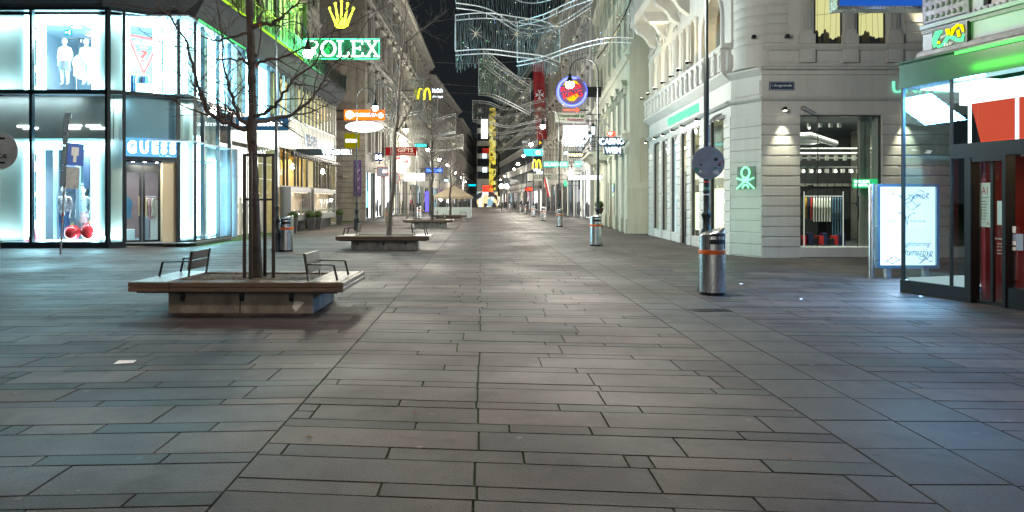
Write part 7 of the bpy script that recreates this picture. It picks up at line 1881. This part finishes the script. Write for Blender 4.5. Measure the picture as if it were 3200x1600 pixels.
L_ = [
 [(633, 335, 10.2), (604, 320, 10.1), (562, 308, 10.0), (528, 285, 9.9), (506, 240, 9.85), (488, 180, 9.8), (470, 110, 9.7), (440, 62, 9.6), (395, 10, 9.5), (370, -60, 9.5)],
 [(632, 322, 10.2), (604, 300, 10.4), (583, 248, 10.6), (574, 205, 10.7), (560, 150, 10.8), (557, 80, 10.9), (546, 0, 11), (550, -80, 11)],
 [(633, 318, 10.2), (612, 305, 10.5), (590, 280, 10.9), (556, 255, 11.2), (520, 235, 11.5), (480, 222, 11.7), (455, 190, 11.8)],
 [(640, 292, 10.2), (668, 282, 10.0), (700, 262, 9.8), (722, 225, 9.7), (742, 195, 9.6), (780, 168, 9.5), (815, 120, 9.4), (850, 60, 9.3)],
 [(641, 308, 10.2), (680, 300, 10.4), (738, 288, 10.6), (775, 260, 10.7), (800, 225, 10.8), (828, 180, 10.9), (862, 140, 11), (900, 100, 11.1)],
 [(640, 160, 10.2), (672, 154, 10.1), (722, 140, 10.0), (762, 122, 9.9), (790, 105, 9.9), (842, 78, 9.8)],
 [(636, 72, 10.2), (656, 60, 10.1), (690, 60, 10.0), (706, 48, 9.95), (730, 25, 9.9), (760, -5, 9.8), (800, -60, 9.7)],
 [(640, 66, 10.2), (655, 50, 10.3), (662, 20, 10.4), (655, -30, 10.5), (670, -100, 10.6)],
 [(630, 84, 10.2), (604, 86, 10.3), (560, 100, 10.5), (528, 100, 10.6), (490, 78, 10.8), (440, 60, 11.0)],
 [(630, 170, 10.2), (612, 148, 10.0), (590, 150, 9.8), (545, 152, 9.6), (505, 130, 9.4), (460, 118, 9.3)],
 [(630, 50, 10.2), (608, 38, 10.4), (590, 10, 10.5), (570, -40, 10.6)],
 [(628, -30, 10.25), (600, -60, 10.2), (570, -120, 10.1), (550, -200, 10)],
 [(629, -50, 10.25), (660, -80, 10.2), (700, -140, 10.1), (740, -220, 10)]]
RB = [.040, .030, .022, .030, .034, .024, .034, .022, .022, .022, .022, .026, .026]
b = MB()
for pl, r0 in zip(L_, RB):
    pp = [Vector(V2(*q)) for q in pl]; P3 = []
    for i in range(len(pp)-1):
        for k in range(4): P3.append(pp[i].lerp(pp[i+1], k/4)+Vector((rr.gauss(0, .012), rr.gauss(0, .012), rr.gauss(0, .012))))
    P3.append(pp[-1]); m = len(P3)
    rad = [max(.006, r0*(1-.8*i/(m-1))) for i in range(m)]
    b.tube(P3, rad, 7)
    for i in range(4, m-1, 1):
        if rr.random() < .62:
            d = (P3[i+1]-P3[i]).normalized(); side = d.cross(Vector((rr.gauss(0, 1), rr.gauss(0, 1), rr.gauss(0, 1)))).normalized()
            twigs(b, P3[i], d*.6+side+Vector((0, 0, .1)), rr.uniform(.35, 1.0), rad[i]*.5, 2 if rr.random() < .6 else 1, rr)
    twigs(b, P3[-1], P3[-1]-P3[-3], .8, .01, 2, rr)
b.build('branches', twigm, t)
b = MB()
for (vx, vy, Y) in ((655, 62, 9.95), (646, 165, 10.05), (880, 140, 9.6)): 
    c = Vector(V2(vx, vy, Y))
    b.add([c+Vector((-.03, 0, -.015)), c+Vector((-.005, .01, -.045)), c+Vector((.02, 0, -.01)), c+Vector((.01, 0, .02)), c+Vector((-.02, .01, .015))], [(0, 1, 2, 3, 4)])
b.build('dead_leaf', dleaf, t)
# tree guard: flat posts with two rings
t = thing('tree_guard', 'dark steel tree guard of flat posts round the nearest trunk', 'tree guard', (-3.3, 10.15, .45))
cx, cy = -3.30, 10.12; R_ = .215
pp = [(cx-R_, cy), (cx-.06, cy-R_*.9), (cx+R_, cy), (cx+.02, cy+R_)]
gm = mat('guard_steel', (.035, .03, .03), .45, metal=.3, var=.2)
for (x, y) in pp:
    b = MB(Fr(x, y, 0, 0)); b.box(-.024, -.010, .44, .024, .010, 2.28); b.build('post', gm, t)
for z in (1.60, 2.26):
    b = MB()
    for i in range(4): a, c = pp[i], pp[(i+1) % 4]; b.bar((a[0], a[1], z), (c[0], c[1], z), .008, .03)
    b.build('guard_ring', gm, t)
def small_tree(x, y, H, seed, label, fork=2.3, lean=0, pale=False, z0=.44, nb=9, dens=1.0):
    rr = random.Random(seed); t = thing('street_tree', label, 'tree', (x, y, z0), 0, 'bare young trees growing from the benches')
    b = MB(); n = 16; pts = []; rad = []
    for i in range(n+1):
        q = i/n; pts.append((x+lean*q+rr.gauss(0, .03)*(i > 1), y+rr.gauss(0, .03)*(i > 1), z0+(H-z0)*q)); rad.append(.082*(1-q)**.8+.014)
    b.tube(pts, rad, 10); b.build('trunk', mat('pale_bark', (.14, .125, .11), .85, bump=.8, bs=20, var=.4, vs=6) if pale else bark, t)
    b = MB()
    for j in range(nb):
        q = .42+.55*(j+.5)/nb; i = int(q*n); a = j*2.4+rr.uniform(-.4, .4)
        d = Vector((math.cos(a), math.sin(a), rr.uniform(.5, 1.1))); twigs(b, pts[i], d, (1.1-q*.4)*H*.30*rr.uniform(.8, 1.2), rad[i]*.5, 3 if j % 2 else 2, rr, .06)
    b.build('branches', mat('pale_twig', (.08, .073, .068), .8) if pale and 'pale_twig' not in bpy.data.materials else (bpy.data.materials['pale_twig'] if pale else twigm), t)
small_tree(-3.06, 22.5, 8.2, 5, 'slim pale-barked bare tree rising from the second bench', lean=.55, pale=True, nb=11)
small_tree(-2.97, 41.1, 7.0, 8, 'bare tree rising from the third bench before the tent', nb=11)
small_tree(-2.5, 54.6, 5.6, 12, 'small bare tree between two stakes at the farthest bench', nb=8)
small_tree(-2.9, 80, 6.5, 14, 'bare tree in the distance behind the market tent', z0=0, nb=8)
small_tree(-3.0, 97, 6.5, 16, 'far small bare tree down the left half of the street', z0=0, nb=8)
small_tree(-3.0, 116, 7, 18, 'farthest bare tree before the far dark buildings', z0=0, nb=7)

# ==================================================================== hanging light curtains
rail_dim = mat('ornament_rail_dim', (.30, .32, .33), .5, metal=.5)  # dim copy for the far rails, weaker light put into the colour
railm0 = mat('ornament_rail_lit', (.72, .80, .88), .4, metal=.5); strm = mat('tinsel_string', (.13, .135, .13), .45, metal=.4)
glint = [E((.3, .5, 1), 3), E((.4, 1, .5), 2.5), E((1, .8, .4), 2.5), E((.95, 1, 1), 3)]  # glowing chips painted in as glints of light on the tinsel
def spline(P, n):
    out = []
    for i in range(len(P)-1):
        p0 = P[max(0, i-1)]; p1 = P[i]; p2 = P[i+1]; p3 = P[min(len(P)-1, i+2)]
        for k in range(n):
            t_ = k/n; out.append(tuple(.5*((2*p1[a])+(-p0[a]+p2[a])*t_+(2*p0[a]-5*p1[a]+4*p2[a]-p3[a])*t_*t_+(-p0[a]+3*p1[a]-3*p2[a]+p3[a])*t_**3) for a in range(len(p1))))
    out.append(tuple(P[-1])); return out
def curtain(label, P, ztop, zbot, drop, seed, strings=90, stars=3, zw=0., lab2=None, depth=.35, rr_=.025):
    """P = (X, Y) line seen from above; rails, strings, stars"""
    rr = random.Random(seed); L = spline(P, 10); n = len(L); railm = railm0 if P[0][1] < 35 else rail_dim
    t = thing('light_curtain', label, 'street decoration', (L[0][0], L[0][1], zbot), 0, 'wavy light curtains hung across the street')
    def zz(i, z): return z+zw*math.sin(i/n*2*math.pi)
    for (z, off, nm_) in ((ztop, 0, 'top_rail'), (ztop-.12, depth, 'top_rail'), (zbot, 0, 'bottom_rail'), (zbot-.1, depth, 'bottom_rail')):
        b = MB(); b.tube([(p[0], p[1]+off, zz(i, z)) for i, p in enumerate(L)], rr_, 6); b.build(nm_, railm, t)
    b = MB()
    for i in range(0, n, 5):
        p = L[i]; b.tube([(p[0], p[1], zz(i, ztop)), (p[0], p[1]+depth, zz(i, ztop-.12))], .015, 4)
    for i in (0, n-1):
        p = L[i]; b.tube([(p[0], p[1], zz(i, ztop)), (p[0], p[1], zz(i, zbot))], .02, 5)
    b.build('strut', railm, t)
    b = MB(); mg = 1
    for k in range(strings):
        q = (k+rr.uniform(-.3, .3))/strings*(n-1); q = min(max(q, 0), n-1.001); i = int(q); f = q-i
        x = L[i][0]+(L[i+1][0]-L[i][0])*f; y = L[i][1]+(L[i+1][1]-L[i][1])*f+rr.choice((0, depth))
        zt = zz(q, ztop); ze = zz(q, zbot)-drop*(.55+.45*math.sin(q/n*9+seed))*rr.uniform(.75, 1.2)
        m = 9; pts = [(x+rr.gauss(0, .018), y+rr.gauss(0, .018), zt+(ze-zt)*j/m) for j in range(m+1)]
        b.tube(pts, [rr.uniform(.004, .013) for _ in pts], 3, 0, None, False)
        for j in range(5):
            z = zt+(ze-zt)*rr.random(); s = rr.uniform(.012, .022)
            if rr.random() < .07: b.add([(x-s, y-.03, z), (x+s, y-.03, z), (x, y-.03, z+s*1.6), (x, y, z)], [(0, 1, 2), (0, 3, 1), (1, 3, 2), (2, 3, 0)], 1+rr.randrange(4))
    o = b.build('tinsel_strings', [strm]+glint, t); o['kind'] = 'stuff'
    for s in range(stars):
        q = (s+.6)/(stars+.2)*(n-1); i = int(q); c = (L[i][0], L[i][1]-.06, ztop+(zbot-ztop)*rr.uniform(.4, .65)); b = MB()
        for k in range(8):
            a = k*math.pi/4+.2; r1 = .34 if k % 2 else .26
            b.tube([c, (c[0]+r1*math.cos(a), c[1], c[2]+r1*math.sin(a))], [.02, .004], 4)
        b.build('star', mat('star_metal', (.6, .58, .5), .3, metal=.8) if 'star_metal' not in bpy.data.materials else bpy.data.materials['star_metal'], t)
    return t
curtain('largest light curtain at the top centre, its left end against the black sky', [(-1.05, 27.3), (.2, 27.0), (1.4, 27.6), (2.6, 28.3), (3.4, 29.6)], 9.02, 7.58, .75, 1, 110, 3)
curtain('light curtain sweeping up to the right in front of the pale facade', [(1.55, 29.6), (2.6, 28.4), (3.5, 26.6), (4.6, 25.2), (5.6, 25.2)], 9.35, 7.6, .9, 2, 75, 4)
curtain('upper light curtain touching the top edge of the picture', [(-1.0, 26.6), (.3, 27.5), (1.8, 30.5), (3.2, 30.0), (4.3, 26.5)], 10.7, 9.3, .35, 3, 60, 0)
curtain('second light curtain below the big one, sloping down to the right', [(-.15, 37.2), (.7, 38.0), (1.9, 41.5), (3.3, 46)], 9.3, 7.5, .35, 4, 110, 4)
curtain('upper wavy rim curtain behind the second one at the centre', [(.1, 37.5), (1.0, 41.0), (2.4, 46), (3.4, 47)], 10.0, 9.2, .1, 5, 70, 0)
curtain('third light curtain in front of the yellow strip, centre', [(-.7, 53), (.6, 54), (2.2, 57.5), (4.0, 54), (5.0, 52)], 9.4, 7.9, .4, 6, 110, 4)
curtain('fourth light curtain over the middle distance, right of centre', [(.6, 62), (2.2, 62), (4.0, 58), (5.3, 57)], 9.3, 7.8, .4, 7, 90, 3)
curtain('fifth faint light curtain before the modern building', [(1.0, 80), (3.0, 78), (5.0, 74), (6.0, 73)], 9.0, 7.6, .5, 8, 80, 2)
curtain('light curtain at the left with green glow, before the yellow arches', [(-7.2, 44), (-5.8, 44.5), (-4.3, 43), (-3.6, 42.5)], 9.2, 7.2, .5, 9, 110, 2)
curtain('second light curtain on the left, its right end against the sky', [(-7.5, 54), (-5.6, 54), (-4.2, 52), (-3.3, 51)], 9.5, 7.6, .5, 10, 100, 2)
curtain('third light curtain on the left above the trees', [(-6.5, 64), (-4.5, 65), (-3.0, 62), (-2.3, 61)], 9.4, 7.8, .5, 11, 90, 2)
curtain('fourth light curtain on the left, small and dim', [(-6, 80), (-4, 80), (-2.6, 77), (-2.0, 76)], 9.0, 7.6, .4, 12, 70, 1)
wirem = mat('wire', (.05, .05, .055), .5)
for i, (a, c, lab) in enumerate((((-8.8, 27.5, 12.0), (6.9, 27.5, 12.2), 'thin suspension wire high across the street over the biggest curtain'), ((-9.2, 44, 11.2), (8.2, 44, 11.3), 'thin suspension wire across the street, second row'),
        ((-9.0, 53, 10.8), (8.8, 55, 10.9), 'thin suspension wire across the street, third row'), ((-8.9, 64, 10.6), (9.0, 62, 10.6), 'thin suspension wire across the street, fourth row'), ((-8.5, 80, 10.2), (9.2, 78, 10.2), 'thin suspension wire across the street, fifth row'),
        ((-9.1, 58, 12.4), (8.9, 58, 11.8), 'thin wire crossing the dark sky between the facades'))):
    b = MB(); m = 14; b.tube([tuple(a[k]+(c[k]-a[k])*j/m-(.8*math.sin(math.pi*j/m) if k == 2 else 0) for k in range(3)) for j in range(m+1)], .014, 4)
    whole(b, 'suspension_wire', wirem, lab, 'wire', a)
b = MB(); a, c = Vector((4.15, 24.4, 6.7)), Vector((8.0, 34, 13.2)); b.tube([a.lerp(c, j/10)-Vector((0, 0, .5*math.sin(math.pi*j/10))) for j in range(11)], .035, 6)
whole(b, 'black_cable', blk, 'thick black cable running up from the second right lamp to the palace eaves', 'cable', a)

# ==================================================================== window mannequins and goods (left shop)
def mannequin(F, x, y, z, label, top, bottom, h=1.78, pose=0):
    t = thing('mannequin', label, 'mannequin', F @ Vector((x, y, z)), 0, 'shop window mannequins'); s = h/1.78
    def S_(p): return (x+p[0]*s, y+p[1]*s, z+p[2]*s)
    b = MB(F)
    b.tube([S_((0, 0, .80)), S_((0, 0, .92)), S_((0, 0, 1.05)), S_((0, 0, 1.22)), S_((0, 0, 1.38)), S_((0, 0, 1.45)), S_((0, 0, 1.53))], [.12, .135, .105, .135, .13, .055, .045], 12)
    b.ball(S_((0, -.01, 1.65)), .105*s, 14, sc=(.82, .95, 1.15))
    for sg in (-1, 1):
        b.tube([S_((sg*.08, 0, .85)), S_((sg*.10, 0, .5)), S_((sg*.10, .02, .28)), S_((sg*.10, .03, .08)), S_((sg*.11, -.06, .03))], [.085, .062, .052, .036, .03], 8)
        el = (sg*.24, .04, 1.12) if pose == 0 else (sg*.27, .06, 1.14)
        ha = (sg*.22, -.04, .86) if pose == 0 else (sg*.15, -.05, .96)
        b.tube([S_((sg*.10, 0, 1.40)), S_((sg*.185, 0, 1.38)), S_(el), S_(ha)], [.05, .05, .036, .026], 8)
        b.ball(S_((ha[0], ha[1]-.01, ha[2]-.06)), .035*s, 8, sc=(.7, .5, 1.5))
        for k in range(4): b.tube([S_((ha[0]+(k-1.5)*.012, ha[1]-.01, ha[2]-.08)), S_((ha[0]+(k-1.5)*.015, ha[1]-.02, ha[2]-.15))], .006*s, 4)
    b.build('body', mat('mannequin_white', (.85, .85, .85), .4) if 'mannequin_white' not in bpy.data.materials else bpy.data.materials['mannequin_white'], t)
    b = MB(F)
    b.tube([S_((0, 0, .90)), S_((0, 0, 1.05)), S_((0, 0, 1.22)), S_((0, 0, 1.40)), S_((0, 0, 1.44))], [.155, .125, .155, .145, .08], 12)
    for sg in (-1, 1): b.tube([S_((sg*.16, 0, 1.38)), S_((sg*.235, .03, 1.16)), S_((sg*.23, .0, 1.0))], [.065, .055, .05], 8)
    b.build('top', top, t)
    b = MB(F)
    if bottom.name.startswith('skirt'): b.tube([S_((0, 0, .55)), S_((0, 0, .75)), S_((0, 0, .95))], [.19, .165, .13], 12)
    else:
        for sg in (-1, 1): b.tube([S_((sg*.07, 0, .92)), S_((sg*.095, 0, .6)), S_((sg*.10, .02, .3)), S_((sg*.10, .03, .1))], [.10, .082, .07, .06], 8)
    b.build('trousers' if not bottom.name.startswith('skirt') else 'skirt', bottom, t)
coatw = mat('coat_white', (.85, .85, .82), .8); denim = mat('denim', (.05, .12, .28), .8, var=.3, vs=20); prnt = mat('printed_top', (.6, .6, .62), .8, var=.8, vs=18, c2=(.10, .10, .14)); sk = mat('skirt_grey', (.25, .28, .3), .8); skr = mat('skirt_print', (.5, .5, .5), .8, var=.8, vs=14, c2=(.5, .03, .05))
mannequin(FF, 5.0, .85, 5.62, 'left mannequin of the upper window in a white fur jacket', coatw, sk, 1.62)
mannequin(FF, 5.75, .85, 5.62, 'right mannequin of the upper window in a long white coat', coatw, coatw, 1.6)
mannequin(FF, 4.92, .95, .25, 'left mannequin of the lower window in jeans and pale jacket', prnt, denim, 1.85)
mannequin(FF, 5.58, .95, .25, 'right mannequin of the lower window in a printed outfit', prnt, skr, 1.85)
redb = mat('red_bauble', (.75, .04, .05), .12, var=.1); 
for (x, r_, l) in ((5.38, .26, 'left giant shiny red bauble on the shop window floor'), (5.98, .30, 'right giant shiny red bauble on the shop window floor')):
    p = FF @ Vector((x, .62, .22)); t = thing('red_bauble', l, 'bauble', p, 0, 'giant red baubles')
    b = MB(FF); b.ball((x, .66, .23+r_), r_, 20); b.build('ball', redb, t)
    b = MB(FF); b.lathe([(.05, 0), (.05, .06)], 10, (x, .66, .22+2*r_)); b.tube([(x+.03*math.cos(a), .66, .30+2*r_+.03*math.sin(a)) for a in [k*math.pi/4 for k in range(9)]], .006, 4); b.build('cap', mat('gold_cap', (.8, .6, .2), .3, metal=1) if 'gold_cap' not in bpy.data.materials else bpy.data.materials['gold_cap'], t)
for i, (x, h_, l) in enumerate(((4.18, .8, 'pointed red gauze cone at the left of the lower window'),)):
    b = MB(FF); b.lathe([(.16, 0), (.10, .25), (.05, .5), (.01, h_)], 12, (x, .42, .22)); b.lathe([(.30, -.0), (.22, .06), (.0, .07)], 12, (x, .42, .215)); whole(b, 'red_cone', mat('red_gauze', (.7, .05, .1), .6), l, 'decoration', FF @ Vector((x, .42, .22)))
b = MB(FF); b.box(6.62, .35, .24, 6.82, .37, .58); whole(b, 'price_card', white_p, 'small white card standing at the right end of the lower window', 'card', FF @ Vector((6.7, .36, .24)))
def rail(F, x0, x1, y, z, n, cols, label, glabel, h_=.75, w_=.36, lowz=None):
    t = thing('clothes_rail', label, 'clothes rail', F @ Vector(((x0+x1)/2, y, z-1.3)))
    b = MB(F); b.tube([(x0, y, z), (x1, y, z)], .012, 6); b.tube([(x0, y, z), (x0, y, z-1.5)], .012, 6); b.tube([(x1, y, z), (x1, y, z-1.5)], .012, 6); b.build('frame', white_p, t)
    for i in range(n):
        c_ = cols[i % len(cols)]; nmc = ('navy', 'yellow', 'red', 'white', 'denim', 'black', 'pink')[c_]
        garment(F, x0+.06+(x1-x0-.12)*i/(n-1), z-.03, w_, h_*(1+.08*((i*7) % 3)), c_, '%s garment on %s' % (nmc, glabel), 'garments on '+glabel, y, 62)
rail(FF, 4.55, 5.35, 2.3, 6.95, 9, [3, 3, 6, 3, 2], 'clothes rail behind the left upper mannequin', 'the rail behind the left upper mannequin')
rail(FF, 5.45, 6.3, 2.1, 6.9, 9, [3, 6, 3, 2, 3], 'clothes rail behind the right upper mannequin', 'the rail behind the right upper mannequin')
rail(FF, 4.6, 5.3, 2.4, 2.2, 7, [5, 4, 0, 5], 'clothes rail behind the left lower mannequin', 'the rail behind the left lower mannequin', 1.1)
rail(FF, 5.6, 6.2, 2.4, 2.1, 6, [5, 5, 0], 'clothes rail behind the right lower mannequin', 'the rail behind the right lower mannequin', 1.0)
rail(FH, .62, 1.35, 1.5, 6.15, 9, [4, 5, 0, 4, 3], 'clothes rail under the pink neon triangle', 'the rail under the pink triangle', .6, .3)
rail(FH, 1.22, 1.62, 1.9, 1.75, 4, [6, 3, 6, 3], 'small clothes rail with pale pink shirts inside the door', 'the rail inside the glass door', .7, .4)
garment(FH, .6, 1.75, .4, .8, 4, 'blue-grey jacket hanging at the left behind the glass door', None, 1.6, 10)
print('f ok')
